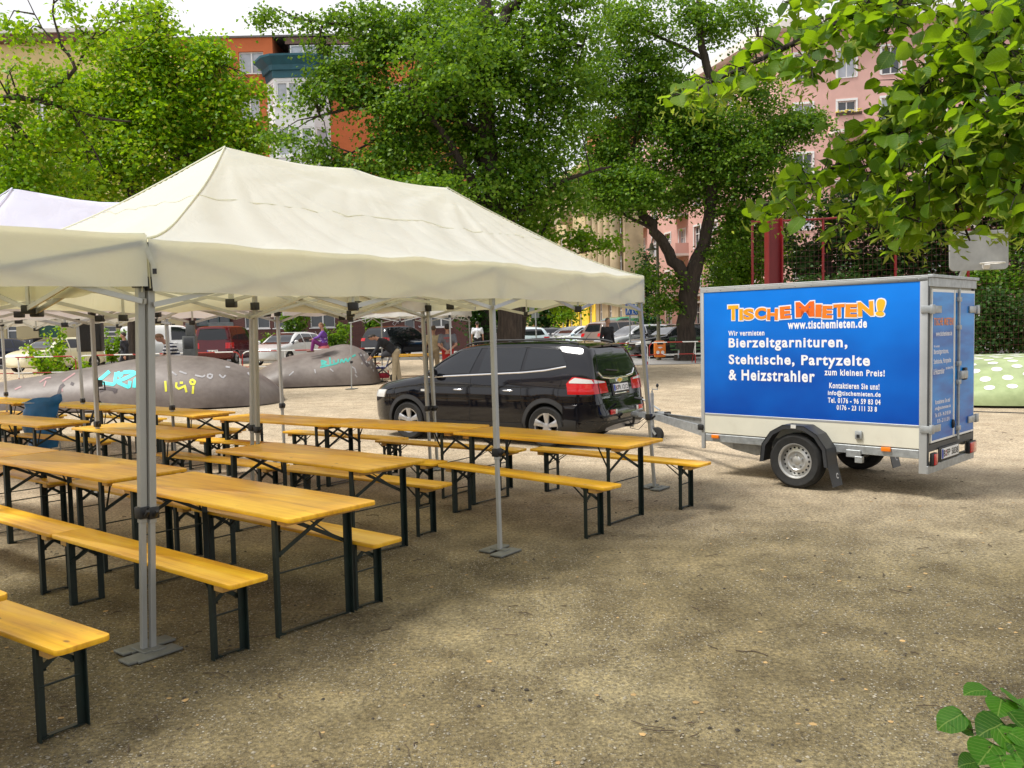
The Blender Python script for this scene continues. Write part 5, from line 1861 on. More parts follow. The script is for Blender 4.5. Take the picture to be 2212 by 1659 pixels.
# ------------------------------------------------------------------ ball court fence, column, backboard
RED = pm("red_steel", (.17, .004, .006), .4, 0, .10, 5)
def court():
    pts = [(1625, 480, 30.3), (1778, 473, 29.9), (1935, 460, 29.5), (2093, 449, 29.1), (2255, 437, 28.7)]
    P = [D(*p) for p in pts]
    g0 = GX(1625, 30.3)
    t = thing("court_fence", "tall red ball court fence of posts and wire mesh behind the trailer", "fence", g0)
    for p in P:
        q = p - g0
        b = MB()
        b.bar((q.x, q.y, -.1), (q.x, q.y, q.z), .09, .06)
        po = b.obj("post", RED, t, bevel=.004, seg=1)
        k = MB()
        for j in range(9):
            k.box((q.x, q.y - .04, .3 + j * .6), (.12, .02, .05))
        k.obj("post_clip", RED, po)
    MB().tube([p - g0 for p in P], .035, 8).obj("top_rail", RED, t)
    w = MB()
    for a, b in zip(P, P[1:]):
        a, b = a - g0, b - g0
        n = int((b - a).length / .14)
        for i in range(1, n):
            p = a + (b - a) * i / n
            w.bar((p.x, p.y, .02), (p.x, p.y, p.z - .02), .004)
        for j in range(26):
            f = j / 25
            w.bar((a.x, a.y, .05 + (a.z - .1) * f), (b.x, b.y, .05 + (b.z - .1) * f), .006)
    w.obj("wire_mesh", pm("dark_wire", (.10, .03, .03), .5, .3, .1), t)
    top = D(1672, 472, 18.2)
    g = GX(1672, 18.2)
    t = thing("red_column", "thick red steel column rising behind the trailer", "column", g)
    h = top.z - g.z
    MB().span(-.15, .15, -.012, .012, 0, h).obj("web", RED, t)
    MB().span(-.155, -.13, -.15, .15, 0, h).obj("flange", RED, t, bevel=.004, seg=1)
    MB().span(.13, .155, -.15, .15, 0, h).obj("flange", RED, t, bevel=.004, seg=1)
    c = D(2114, 541, 17.8)
    g = GX(2062, 18.6)
    t = thing("basketball_hoop", "grey basketball backboard on a post behind the trailer", "basketball hoop", g, 0)
    q = c - g
    ol = rounded(1.20, .80, .10, 6)
    GB = pm("worn_board", (.27, .275, .26), .5, 0, .2, 3.0)
    MB().prism([(x, z) for x, z in ol], -.02, .02, 'y').xf(Matrix.Translation(q) @ Matrix.Rotation(-.02, 4, 'Y')).obj("backboard", GB, t, bevel=.004, seg=1)
    MB().lathe([(.225, -.012), (.237, 0), (.225, .012), (.213, 0)], 32, Matrix.Translation(q + Vector((.12, -.30, -.28))), closed=True).bar(q + Vector((.12, -.08, -.28)), q + Vector((.12, -.03, -.36)), .12, .1).obj("rim_ring", pm("faded_rim", (.52, .50, .46), .5, .2), t)
    MB().tube([(0, 0, -.1), (0, 0, q.z - .75), (q.x * .55, q.y * .4, q.z - .35), (q.x, q.y + .04, q.z - .1)], .06, 10).obj("post", GALV, t)
court()
_r0, _r1 = G(2095, 892), G(2330, 899)
tag(MB().tube([_r0 + Vector((0, 0, .03)), (_r0 + _r1) / 2 + Vector((0, 0, .028)), _r1 + Vector((0, 0, .03))], .012, 6).obj("ground_cable", BLACK_P), "dark cable lying on the sand before the dotted mound", "cable")

# ------------------------------------------------------------------ street furniture
def furniture_street():
    g = G(1423, 778)
    t = thing("street_lamp", "grey green lamp post with hanging lantern, the orange bin strapped to it", "street lamp", g)
    POST = pm("lamp_post", (.20, .19, .13), .6, .2, .15, 4)
    top = D(1421, 520, g.y).z - g.z
    MB().tube([(0, 0, -.05), (0, 0, .9), (0, 0, 1.0), (0, 0, top)], [.11, .10, .075, .055], 14).obj("post", POST, t)
    MB().tube([(0, 0, top - .1), (-.1, 0, top + .1), (-.22, 0, top + .05), (-.24, 0, top - .1)], .025, 8).obj("arm", POST, t)
    MB().lathe([(.001, .0), (.06, -.02), (.09, -.12), (.10, -.20), (.24, -.26), (.26, -.29), (.10, -.30)], 20, Matrix.Translation((-.24, 0, top - .08))).obj("lamp_hood", POST, t)
    MB().lathe([(.09, -.29), (.10, -.36), (.07, -.46), (.001, -.48)], 16, Matrix.Translation((-.24, 0, top - .08))).obj("lamp_glass", pm("lamp_glass", (.62, .62, .58), .2), t)
    # orange bin
    b = thing("litter_bin", "orange litter bin with a dark slot on the lamp post", "litter bin", g + Vector((0, -.24, D(1423, 771, g.y).z - g.z)), 0)
    OR = pm("orange_plastic", (.78, .20, .012), .4, 0, .06, 4)
    h, w = .68, .46
    prof = [(-w / 2 + .02, 0), (w / 2 - .02, 0), (w / 2, .10), (w / 2, h - .1), (w / 2 - .06, h), (-w / 2 + .06, h), (-w / 2, h - .1), (-w / 2, .10)]
    MB().prism(prof, -.15, .13, 'y').obj("bin_body", OR, b, bevel=.02)
    MB().prism([(-.13, h - .16), (.13, h - .16), (.12, h - .07), (-.12, h - .07)], -.158, -.14, 'y').obj("slot", WELL, b, bevel=.01)
    MB().span(-.2, .2, -.156, -.147, h - .22, h - .20).obj("lip", OR, b)
    wm = MB()
    for x, r in ((-.10, .07), (.10, .07)):
        wm.lathe([(.001, 0), (r, 0), (r, .006), (.001, .006)], 16, Matrix.Translation((x, -.157, .2)) @ Matrix.Rotation(math.radians(90), 4, 'X'))
    wm.prism([(-.10, .40), (0, .36), (.10, .40), (.06, .43), (-.06, .43)], -.158, -.15, 'y')
    wm.obj("white_sticker", WHITE_PAINT, b)
    # living street sign
    c = D(1364, 667.5, 38)
    g = GX(1361, 38)
    t = thing("road_sign", "square blue living street sign with white figures beside the tent corner", "sign", g)
    q = c - g
    s = .27
    MB().tube([(0, 0, -.1), (0, 0, q.z + .3)], .03, 8).obj("pole", GALV, t)
    MB().prism([(x, z) for x, z in rounded(2 * s, 2 * s * .94, .04)], -.06, -.045, 'y').xf(Matrix.Translation((q.x, 0, q.z))).obj("sign_plate", pm("sign_blue", (.008, .11, .50), .4), t)
    k = MB()
    def man(x, z, f):
        k.ball((x, -.064, z + .155 * f), (.026 * f, .003, .026 * f), 10, 6)
        k.prism([(x - .03 * f, z + .125 * f), (x + .03 * f, z + .125 * f), (x + .035 * f, z), (x - .035 * f, z)], -.066, -.062, 'y')
        k.prism([(x - .035 * f, z), (x - .005 * f, z), (x - .04 * f, z - .14 * f), (x - .07 * f, z - .14 * f)], -.066, -.062, 'y')
        k.prism([(x + .005 * f, z), (x + .035 * f, z), (x + .06 * f, z - .14 * f), (x + .03 * f, z - .14 * f)], -.066, -.062, 'y')
        k.prism([(x + .03 * f, z + .12 * f), (x + .09 * f, z + .03 * f), (x + .07 * f, z + .02 * f), (x + .03 * f, z + .09 * f)], -.066, -.062, 'y')
    man(-.15, -.04, 1.1)
    man(.04, -.16, .55)
    k.lathe([(.001, 0), (.02, 0), (.02, .004), (.001, .004)], 10, Matrix.Translation((.10, -.062, -.21)) @ Matrix.Rotation(math.radians(90), 4, 'X'))
    k.prism([(-.05, .12), (.09, .12), (.09, .16), (.06, .165), (.04, .205), (-.01, .205), (-.03, .165), (-.05, .16)], -.066, -.062, 'y')
    k.prism([(.13, .06), (.23, .06), (.23, .15), (.24, .15), (.18, .22), (.12, .15), (.13, .15)], -.066, -.062, 'y')
    k.prism([(.08, .03), (.10, .03), (.22, -.20), (.20, -.20)], -.066, -.062, 'y')
    k.xf(Matrix.Translation((q.x, 0, q.z))).obj("sign_symbols", WHITE_PAINT, t)
    MB().span(q.x - .05, q.x + .27, -.055, -.045, q.z - .40, q.z - .29).obj("small_plate", WHITE_PAINT, t)
    # grey back of a sign on a pole
    g = GX(1158, 41)
    q = D(1156, 668, 41) - g
    t = thing("road_sign", "grey back of a road sign on a thin pole behind the tent", "sign", g)
    MB().tube([(0, 0, -.1), (0, 0, q.z + .35)], .03, 8).obj("pole", GALV, t)
    GR = pm("sign_back", (.26, .29, .30), .5, .3, .1)
    MB().span(-.30, .24, .03, .045, q.z - .12, q.z + .26).obj("sign_plate", GR, t)
    MB().span(-.20, .16, .03, .045, q.z - .40, q.z - .14).obj("sign_plate", GR, t)
    # park bench by the forked tree
    g = GX(1497, 35.5)
    t = thing("park_bench", "green slatted park bench between the forked tree and the trailer", "bench", g, .05)
    GP = pm("bench_green", (.045, .12, .035), .5, 0, .15, 6)
    for z, y in ((.46, -.18), (.46, -.06), (.46, .06)):
        pass
    s = MB()
    for y in (-.2, -.07, .06):
        s.span(-.9, .9, y, y + .11, .44, .48)
    s.obj("seat", GP, t)
    s = MB()
    for z in (.55, .70, .85):
        s.span(-.9, .9, .22 + (z - .55) * .25, .26 + (z - .55) * .25, z, z + .11)
    s.obj("backrest", GP, t)
    for x in (-.65, .65):
        MB().span(x - .03, x + .03, -.2, .2, .39, .44).span(x - .03, x + .03, -.2, -.14, 0, .4).bar((x, .18, 0), (x, .33, .95), .06, .04).obj("leg", GALV, t)
    # loudspeakers under the tents
    g = GX(203, 15.2)
    t = thing("speaker_stand", "black tripod stand under the loudspeaker among the tables", "speaker stand", g)
    c = D(198, 725, 15.2) - g
    MB().tube([(0, 0, .45), (0, 0, c.z - .28)], .022, 10).tube([(0, 0, .35), (0, 0, 1.15)], .03, 10).obj("pole", BLACK_P, t)
    for k in range(3):
        a = .4 + k * 2.094
        MB().tube([(.03 * math.cos(a), .03 * math.sin(a), .75), (.5 * math.cos(a), .5 * math.sin(a), .01)], .014, 8).obj("leg", BLACK_P, t)
    MB().box((.04, -.02, 1.06), (.10, .10, .12)).tube([(.08, -.05, 1.10), (.16, -.06, 1.08), (.17, -.06, .95), (.07, -.05, .96)], .014, 8).obj("clamp", BLACK_P, t)
    t = thing("loudspeaker", "black loudspeaker box high on its stand before the pale house", "loudspeaker", g + c - Vector((0, 0, .28)), .15)
    MB().prism([(-.21, -.17), (.21, -.17), (.15, .2), (-.15, .2)], 0, .56, 'z').obj("cabinet", BLACK_P, t, bevel=.02)
    MB().span(-.18, .18, -.182, -.172, .04, .52).obj("grille", pm("grille_black", (.02, .02, .022), .6, .3, .2, 60, .5, 200), t)
    MB().tube([(-.08, .1, .56), (-.08, .1, .59), (.08, .1, .59), (.08, .1, .56)], .012, 6).obj("handle", BLACK_P, t)
    g = GX(410, 25.2)
    t = thing("flight_case", "grey upright equipment case behind the long grey mound", "case", g, .1)
    b = D(410, 757, 25.2).z - g.z
    GC = pm("case_grey", (.10, .105, .10), .5, 0, .2, 5)
    MB().span(-.19, .17, -.15, .15, 0, b + .42).obj("case_body", GC, t, bevel=.02)
    MB().span(-.10, .14, -.10, .10, b + .42, b + .80).obj("case_top", GC, t, bevel=.03)
    MB().span(-.14, .12, -.158, -.145, b + .05, b + .36).obj("case_panel", pm("case_panel", (.045, .047, .05), .4), t, bevel=.01)
    # blue refuse sack
    g = GX(76, 13.1)
    t = thing("refuse_sack", "blue plastic refuse sack hanging from a ring stand between the tables", "sack", g)
    BL = pm("blue_film", (.008, .10, .24), .32, 0, .2, 5, .5, 16)
    z1 = D(76, 862, 13.1).z - g.z
    rows = []
    for j in range(19):
        f = j / 18
        row = []
        for i in range(29):
            a = 2 * math.pi * i / 28
            rx = .27 - .06 * f + .018 * math.sin(a * 5 + f * 7) + (.05 * math.cos(a) if f < .15 else 0)
            ry = .14 + .03 * math.sin(a * 4 + f * 9) * f
            z = z1 - f * .74 + (.06 * math.cos(a) + .02 * math.sin(3 * a)) * (1 - f) ** 3
            row.append(Vector((rx * math.cos(a) + .02 * math.sin(f * 9), ry * math.sin(a), z)))
        rows.append(row)
    rows.append([Vector((0.05 * math.cos(2 * math.pi * i / 28), 0.05 * math.sin(2 * math.pi * i / 28), z1 - .77)) for i in range(29)])
    MB().sheet(rows, lambda p: Vector((-p.x, -p.y, 0)) * .02).obj("sack_film", BL, t, smooth=50)
    MB().lathe([(.25, -.008), (.258, 0), (.25, .008), (.242, 0)], 28, Matrix.Translation((0, 0, z1 - .05)) @ Matrix.Diagonal((1, .55, 1, 1)), closed=True).tube([(.24, .04, z1 - .05), (.24, .10, 0)], .01, 6).tube([(-.24, .04, z1 - .05), (-.24, .10, 0)], .01, 6).tube([(-.24, .1, .01), (-.24, -.14, .01), (.24, -.14, .01), (.24, .1, .01)], .01, 6).obj("ring_stand", GALV, t)
furniture_street()
# ------------------------------------------------------------------ houses
PANE = pm("window_pane", (.05, .06, .07), .05, 0, .3, .6, 0, 60, .6)
PANE_L = pm("curtained_pane", (.42, .45, .50), .12, 0, .25, 1.2, 0, 60, .5)
FRAME_W = pm("window_frame_white", (.76, .76, .75), .45, 0, .04, 3)

def wall_grid(mb, W, z0, z1, holes, depth=.22, x0=0.0):
    """front of a wall in the plane y=0 with rectangular openings and their reveals"""
    xs = sorted({x0, W} | {min(max(h[0], x0), W) for h in holes} | {min(max(h[1], x0), W) for h in holes})
    zs = sorted({z0, z1} | {min(max(h[2], z0), z1) for h in holes} | {min(max(h[3], z0), z1) for h in holes})
    for i in range(len(xs) - 1):
        for j in range(len(zs) - 1):
            cx, cz = (xs[i] + xs[i + 1]) / 2, (zs[j] + zs[j + 1]) / 2
            if any(h[0] < cx < h[1] and h[2] < cz < h[3] for h in holes):
                continue
            mb.add([(xs[i], 0, zs[j]), (xs[i + 1], 0, zs[j]), (xs[i + 1], 0, zs[j + 1]), (xs[i], 0, zs[j + 1])], [(0, 1, 2, 3)])
    for a, b, c, d in holes:
        a, b, c, d = max(a, x0), min(b, W), max(c, z0), min(d, z1)
        q = [(a, c), (b, c), (b, d), (a, d)]
        for k in range(4):
            p, r = q[k], q[(k + 1) % 4]
            mb.add([(p[0], 0, p[1]), (p[0], depth, p[1]), (r[0], depth, r[1]), (r[0], 0, r[1])], [(0, 1, 2, 3)])

def window(parent, h, style='2', frame=None, pane=None, y=.14, sill=True, name="window"):
    x0, x1, z0, z1 = h
    frame, pane = frame or FRAME_W, pane or PANE
    w = .07
    m = MB()
    m.span(x0, x1, y, y + .06, z0, z0 + w).span(x0, x1, y, y + .06, z1 - w, z1).span(x0, x0 + w, y, y + .06, z0 + w, z1 - w).span(x1 - w, x1, y, y + .06, z0 + w, z1 - w)
    n = int(style[0])
    for k in range(1, n):
        x = x0 + (x1 - x0) * k / n
        m.span(x - .045, x + .045, y - .004, y + .055, z0 + w, z1 - w)
    if 't' in style:
        zt = z0 + (z1 - z0) * .66
        m.span(x0 + w, x1 - w, y - .006, y + .05, zt - .04, zt + .04)
    f = m.obj(name, frame, parent)
    MB().span(x0 + .02, x1 - .02, y + .075, y + .09, z0 + .02, z1 - .02).obj("pane", pane, f)
    if sill:
        MB().span(x0 - .06, x1 + .06, -.07, y, z0 - .055, z0 - .004).obj("sill", frame, f)
    return f

class House:
    def __init__(s, name, label, a, b, depth=9.0, group="houses round the square"):
        s.a, s.b = Vector((a[0], a[1], gz(min(a[1], 60)))), Vector((b[0], b[1], 0))
        d = s.b - s.a
        s.W = math.hypot(d.x, d.y)
        s.dir = Vector((d.x, d.y, 0)).normalized()
        s.t = thing(name, label, "building", s.a, math.atan2(d.y, d.x), group)
        s.depth = depth

    def rect(s, px0, py0, px1, py1):
        """opening in the facade given by two corners seen in the picture"""
        out = []
        n = Vector((-s.dir.y, s.dir.x, 0))
        for px, py in ((px0, py0), (px1, py1)):
            r = ray(px, py)
            o = Vector((0, 0, CAM_H))
            t = n.dot(s.a - o) / n.dot(r)
            p = o + r * t
            out.append(((p - s.a).dot(s.dir), p.z - s.a.z))
        x0, x1 = sorted((out[0][0], out[1][0]))
        z0, z1 = sorted((out[0][1], out[1][1]))
        return (x0, x1, z0, z1)

    def walls(s, mat, z0, z1, holes, name="wall", x0=0.0, x1=None):
        x1 = s.W if x1 is None else x1
        m = MB()
        wall_grid(m, x1, z0, z1, holes, x0=x0)
        m.add([(x0, 0, z0), (x0, s.depth, z0), (x0, s.depth, z1), (x0, 0, z1)], [(0, 1, 2, 3)])
        m.add([(x1, 0, z0), (x1, s.depth, z0), (x1, s.depth, z1), (x1, 0, z1)], [(3, 2, 1, 0)])
        m.add([(x0, s.depth, z0), (x1, s.depth, z0), (x1, s.depth, z1), (x0, s.depth, z1)], [(3, 2, 1, 0)])
        m.add([(x0, 0, z1), (x1, 0, z1), (x1, s.depth, z1), (x0, s.depth, z1)], [(0, 1, 2, 3)])
        # dark rooms behind the openings
        m.add([(x0 + .01, .35, z0), (x1 - .01, .35, z0), (x1 - .01, .35, z1), (x0 + .01, .35, z1)], [(0, 1, 2, 3)])
        return m.obj(name, mat, s.t, smooth=0)

def stucco(name, col, var=.07):
    return pm(name, col, .9, 0, var * 1.5, .7, .15, 70, 0, 0, tuple(c * (1 - 2.6 * var) for c in col))

def flowers(parent, x0, x1, y, z, col, seed):
    rnd = random.Random(seed)
    MB().span(x0, x1, y - .10, y + .10, z, z + .2).obj("flower_box", pm("box_brown", (.07, .04, .025), .8), parent)
    m = MB()
    for _ in range(int((x1 - x0) * 26)):
        m.ball((rnd.uniform(x0, x1), y + rnd.uniform(-.16, .12), z + .2 + rnd.uniform(-.08, .2)), rnd.uniform(.035, .075), 6, 4)
    m.obj("flowers", pm("flower_" + "%02d%02d" % (int(col[0] * 99), int(col[1] * 99)), col, .7, 0, .4, 9), parent)

def houses():
    YF = 57.4
    # --- yellow house at the left, pale ground floor with shop doors
    A, B = D(-200, 600, YF), D(391, 600, YF)
    H = House("apartment_house", "pale yellow apartment house at the left with brown eave, behind the maple", (A.x, YF), (B.x, YF))
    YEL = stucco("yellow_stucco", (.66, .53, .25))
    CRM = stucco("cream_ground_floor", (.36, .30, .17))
    ups = []
    for py0, py1 in ((205, 268), (322, 386), (438, 502), (552, 612)):
        for px in (8, 89, 152, 231, 310, 372):
            ups.append(H.rect(px - 14, py0, px + 14, py1))
        for px in (-60, -130):
            ups.append(H.rect(px - 14, py0, px + 14, py1))
    zt = H.rect(0, 96, 10, 100)[3]
    zg = H.rect(0, 652, 10, 660)[3]
    H.walls(YEL, zg, zt, ups)
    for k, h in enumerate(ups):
        window(H.t, h, '2t', pane=PANE_L if k % 3 else PANE)
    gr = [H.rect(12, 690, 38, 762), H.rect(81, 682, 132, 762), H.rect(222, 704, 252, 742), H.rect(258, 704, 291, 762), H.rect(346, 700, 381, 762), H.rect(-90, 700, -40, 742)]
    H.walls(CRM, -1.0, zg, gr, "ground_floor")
    window(H.t, gr[0], '1t', sill=False, name="shop_door")
    sh = MB()
    x0, x1, z0, z1 = gr[1]
    for k in range(24):
        sh.span(x0, x1, .10, .13 + .02 * (k % 2), z0 + (z1 - z0) * k / 24, z0 + (z1 - z0) * (k + 1) / 24)
    sh.obj("green_shutter", pm("shutter_green", (.008, .055, .035), .5), H.t)
    window(H.t, gr[2], '1t')
    window(H.t, gr[3], '1t', sill=False, name="shop_door")
    window(H.t, gr[4], '2', frame=pm("dark_door", (.02, .02, .02), .5), sill=False, name="entrance_door")
    window(H.t, gr[5], '2')
    MB().span(-.1, H.W + .05, -.10, .02, zg - .12, zg + .14).obj("cornice", CRM, H.t)
    MB().span(-.1, H.W, -.55, .4, zt, zt + .45).obj("eave", pm("eave_brown", (.16, .07, .055), .7), H.t)
    MB().span(-.1, H.W, -.75, .4, zt + .45, zt + .70).obj("gutter", pm("gutter_pale", (.62, .60, .57), .5), H.t)
    # --- orange house with white bay and teal cornice over brick ground floor
    A, B = D(391.5, 600, YF), D(1004, 600, YF)
    H = House("apartment_house", "orange apartment house with white bay window and teal cornice, red brick ground floor", (A.x, YF), (B.x, YF))
    ORG = stucco("orange_stucco", (.52, .135, .045))
    BRK = brick_mat("red_brick", (.12, .032, .026), (.085, .024, .022), (.10, .085, .075))
    WST = stucco("white_stucco", (.72, .72, .73), .04)
    TEAL = pm("teal_cornice", (.012, .09, .125), .5, 0, .15, 2)
    zb = H.rect(500, 655, 510, 660)[3]
    zt = H.rect(520, 82, 560, 86)[3]
    ups = [H.rect(515, 112, 570, 158), H.rect(517, 290, 562, 345), H.rect(517, 420, 562, 475), H.rect(740, 420, 785, 475), H.rect(840, 290, 885, 345), H.rect(840, 180, 885, 235), H.rect(840, 420, 885, 475), H.rect(517, 205, 562, 258)]
    xm = H.rect(596, 300, 600, 300)[0]
    zc = H.rect(640, 136, 650, 140)[3]
    H.walls(ORG, zb, zt, [h for h in ups if h[1] < xm], x1=xm)
    H.walls(ORG, zb, zc, [h for h in ups if h[0] > xm], x0=xm + .002)
    window(H.t, ups[0], '2', pane=PANE_L)
    for h in ups[1:]:
        window(H.t, h, '2', pane=PANE_L)
    # mansard roof with dormers
    SL = pm("slate_roof", (.045, .035, .045), .7, 0, .25, 8)
    m = MB()
    m.add([(xm, .05, zc), (H.W, .05, zc), (H.W, 2.0, zt), (xm + 1.0, 2.0, zt), (xm, 6, zc), (H.W, 6, zc), (H.W, 6, zt), (xm + 1.0, 6, zt)], [(0, 1, 2, 3), (3, 2, 6, 7), (1, 5, 6, 2), (4, 0, 3, 7), (5, 4, 7, 6)])
    rf = m.obj("mansard_roof", SL, H.t)
    MB().span(-.05, H.W, -.1, 6, zt, zt + .12).obj("roof_edge", pm("roof_edge_grey", (.12, .11, .11), .6), H.t)
    for px0, px1 in ((626, 684), (715, 770), (815, 870)):
        h = H.rect(px0, 96, px1, 136)
        MB().span(h[0] - .12, h[1] + .12, .15, 2.2, zc + .01, h[3] + .02).obj("dormer", SL, rf)
        MB().span(h[0] - .3, h[1] + .3, -.05, 2.3, h[3] + .02, h[3] + .42).obj("dormer_roof", pm("dormer_brown", (.13, .075, .055), .7), rf)
        window(H.t, (h[0], h[1], zc + .12, h[3] - .05), '2', pane=PANE_L, y=.02, sill=False, name="dormer_window")
    # bay: five sided tower
    bx0, bx1 = H.rect(581, 300, 715, 300)[:2]
    bc, bw, bd = (bx0 + bx1) / 2, (bx1 - bx0) / 2, 1.25
    pl = [(-bw, 0), (-bw * .62, -bd), (bw * .62, -bd), (bw, 0)]
    zb0 = 3.6
    zw = H.rect(640, 180, 650, 184)[3]
    floors = [H.rect(640, 188, 650, 236)[2:], H.rect(640, 284, 650, 345)[2:], H.rect(640, 392, 650, 450)[2:], H.rect(640, 500, 650, 556)[2:]]
    bm = MB()
    def side(i, u, z, out=0.0):
        p, q = Vector((*pl[i], 0)), Vector((*pl[i + 1], 0))
        dd = (q - p).normalized()
        nn = Vector((dd.y, -dd.x, 0))
        return Vector((bc, 0, 0)) + p + (q - p) * u + nn * out + Vector((0, 0, z))
    cuts = [zb0] + [z for f in sorted(floors) for z in f] + [zw]
    for i in range(3):
        for j in range(len(cuts) - 1):
            if j % 2 == 0:
                bm.add([side(i, 0, cuts[j]), side(i, 1, cuts[j]), side(i, 1, cuts[j + 1]), side(i, 0, cuts[j + 1])], [(0, 1, 2, 3)])
            else:
                for u0, u1 in ((0, .06), (.94, 1)):
                    bm.add([side(i, u0, cuts[j]), side(i, u1, cuts[j]), side(i, u1, cuts[j + 1]), side(i, u0, cuts[j + 1])], [(0, 1, 2, 3)])
    bm.add([side(0, 0, zb0), side(0, 1, zb0), side(2, 0, zb0), side(2, 1, zb0)], [(0, 1, 2, 3)])
    bo = bm.obj("bay", WST, H.t, smooth=0)
    for fl in floors:
        for i in range(3):
            n = (2, 3, 2)[i] if i != 1 else 3
            n = 3 if i == 1 else 1
            fm, pn = MB(), MB()
            z0, z1 = fl
            R = lambda u, z, o: side(i, u, z, o)
            def fb(ua, ub, za, zb_):
                a, b = side(i, ua, za, -.02), side(i, ub, za, -.02)
                fm.sheet([[side(i, ua, za, -.02), side(i, ub, za, -.02)], [side(i, ua, zb_, -.02), side(i, ub, zb_, -.02)]], lambda p: (side(i, .5, 0, -.08) - side(i, .5, 0, 0)))
            fb(.06, .94, z0, z0 + .09)
            fb(.06, .94, z1 - .09, z1)
            e = .035 if i == 1 else .10
            for k in range(n + 1):
                u = .06 + .88 * k / n
                fb(max(u - e, .06), min(u + e, .94), z0 + .09, z1 - .09)
            w = fm.obj("bay_window", FRAME_W, bo)
            pn.sheet([[side(i, .06, z0, -.10), side(i, .94, z0, -.10)], [side(i, .06, z1, -.10), side(i, .94, z1, -.10)]], lambda p: (side(i, .5, 0, -.03) - side(i, .5, 0, 0)))
            pn.obj("bay_pane", PANE_L, bo)
        MB().sheet([[side(i, u, fl[0] - .10, .06) for i in range(3) for u in (0, 1)], [side(i, u, fl[0] - .01, .06) for i in range(3) for u in (0, 1)]], lambda p: (Vector((bc, 1, p.z)) - p).normalized() * .08).obj("bay_sill", WST, bo)
    ct = MB()
    for z0, z1, o0, o1 in ((zw, zw + .45, .05, .10), (zw + .45, zw + .75, .25, .30), (zw + .75, zw + 1.15, .30, .75), (zw + 1.15, zw + 1.28, .80, .82)):
        ct.sheet([[side(0, -.05, z0, o0), side(0, 1, z0, o0), side(1, 0, z0, o0), side(1, 1, z0, o0), side(2, 0, z0, o0), side(2, 1.05, z0, o0)], [side(0, -.05, z1, o1), side(0, 1, z1, o1), side(1, 0, z1, o1), side(1, 1, z1, o1), side(2, 0, z1, o1), side(2, 1.05, z1, o1)]], lambda p: Vector((0, .35, 0)))
    zq = zw + 1.28
    ct.add([side(0, -.05, zq, .82), side(0, 1, zq, .82), side(2, 0, zq, .82), side(2, 1.05, zq, .82)], [(0, 1, 2, 3)])
    ct.obj("bay_cornice", TEAL, bo, smooth=0)
    # satellite dish
    q = H.rect(493, 124, 494, 126)
    MB().lathe([(.001, .06), (.20, .03), (.40, -.06), (.42, -.06), (.2, .05)], 20, Matrix.Translation((q[0], -.45, q[2])) @ Matrix.Diagonal((.75, 1, 1.25, 1)) @ Matrix.Rotation(math.radians(78), 4, 'X')).bar((q[0], 0, q[2]), (q[0], -.4, q[2]), .05).obj("satellite_dish", pm("dish_grey", (.60, .60, .58), .4), H.t)
    # brick ground floor: windows, door, loggia, white graffiti
    gr = [H.rect(527, 676, 583, 709), H.rect(669, 675, 724, 707), H.rect(590, 676, 640, 708), H.rect(873, 683, 897, 764), H.rect(404, 660, 505, 722), H.rect(930, 672, 975, 706)]
    H.walls(BRK, -1.0, zb, gr, "brick_wall")
    for h, st in ((gr[0], '2'), (gr[1], '2'), (gr[2], '2'), (gr[5], '2')):
        window(H.t, h, st)
    window(H.t, gr[3], '1t', sill=False, name="entrance_door", frame=pm("door_grey", (.42, .44, .44), .5))
    window(H.t, (gr[4][0] + .5, gr[4][1] - .3, gr[4][2] + .6, gr[4][3]), '3', frame=pm("loggia_frame", (.06, .09, .09), .5), y=.20, sill=False, name="loggia_window")
    rl = MB()
    x0, x1, z0, z1 = gr[4]
    for k in range(34):
        x = x0 + 1.4 + (x1 - x0 - 1.4) * k / 33
        rl.span(x - .02, x + .02, -.06, -.03, z0 - .2, z0 + .75)
    rl.span(x0 + 1.3, x1, -.065, -.025, z0 + .75, z0 + .80)
    rl.obj("railing", pm("railing_grey", (.16, .17, .17), .5, .3), H.t)
    GRW = pm("white_wall_spray", (.42, .41, .42), .7, 0, .2, 3)
    z2 = lambda x, y: (609.9 + x * .2451, 576 + y * .2451)
    k = MB()
    for st in ([(180, 575), (190, 610), (215, 600), (225, 575), (245, 610), (265, 580)], [(290, 570), (310, 610), (340, 570), (360, 610)], [(965, 470), (985, 465), (985, 490), (970, 500), (990, 520), (1010, 490), (1025, 500)], [(1015, 540), (980, 560), (975, 610), (1010, 600), (1000, 570), (985, 585)], [(1195, 480), (1215, 460), (1230, 490), (1215, 540), (1195, 520), (1245, 545), (1260, 500)], [(1225, 590), (1260, 560), (1250, 620), (1230, 640), (1270, 620), (1280, 600)], [(1240, 650), (1235, 700), (1270, 715), (1280, 680)], [(740, 655), (770, 630), (765, 690), (800, 660), (830, 650), (820, 690), (840, 660)], [(775, 580), (800, 600), (840, 575)]):
        pts = []
        for p in resample([z2(*q) for q in st], 18):
            r = H.rect(p[0], p[1], p[0] + .01, p[1] + .01)
            pts.append((r[0], -.012, r[2]))
        for a, b in zip(pts, pts[1:]):
            k.bar(a, b, .035, .016, up=(0, -1, 0))
    k.obj("wall_graffiti", GRW, H.t)

    # --- row of old houses down the side street
    YA, YB = 93.0, 72.0
    def on_line(px):
        r = ray(px, 720)
        k = r.x / r.y
        Y = (9.0 + .217 * 72) / (k + .217)
        return (k * Y, Y)
    STONE = stucco("sandstone", (.42, .34, .21), .15)
    BEI = stucco("beige_stucco", (.52, .42, .24), .1)
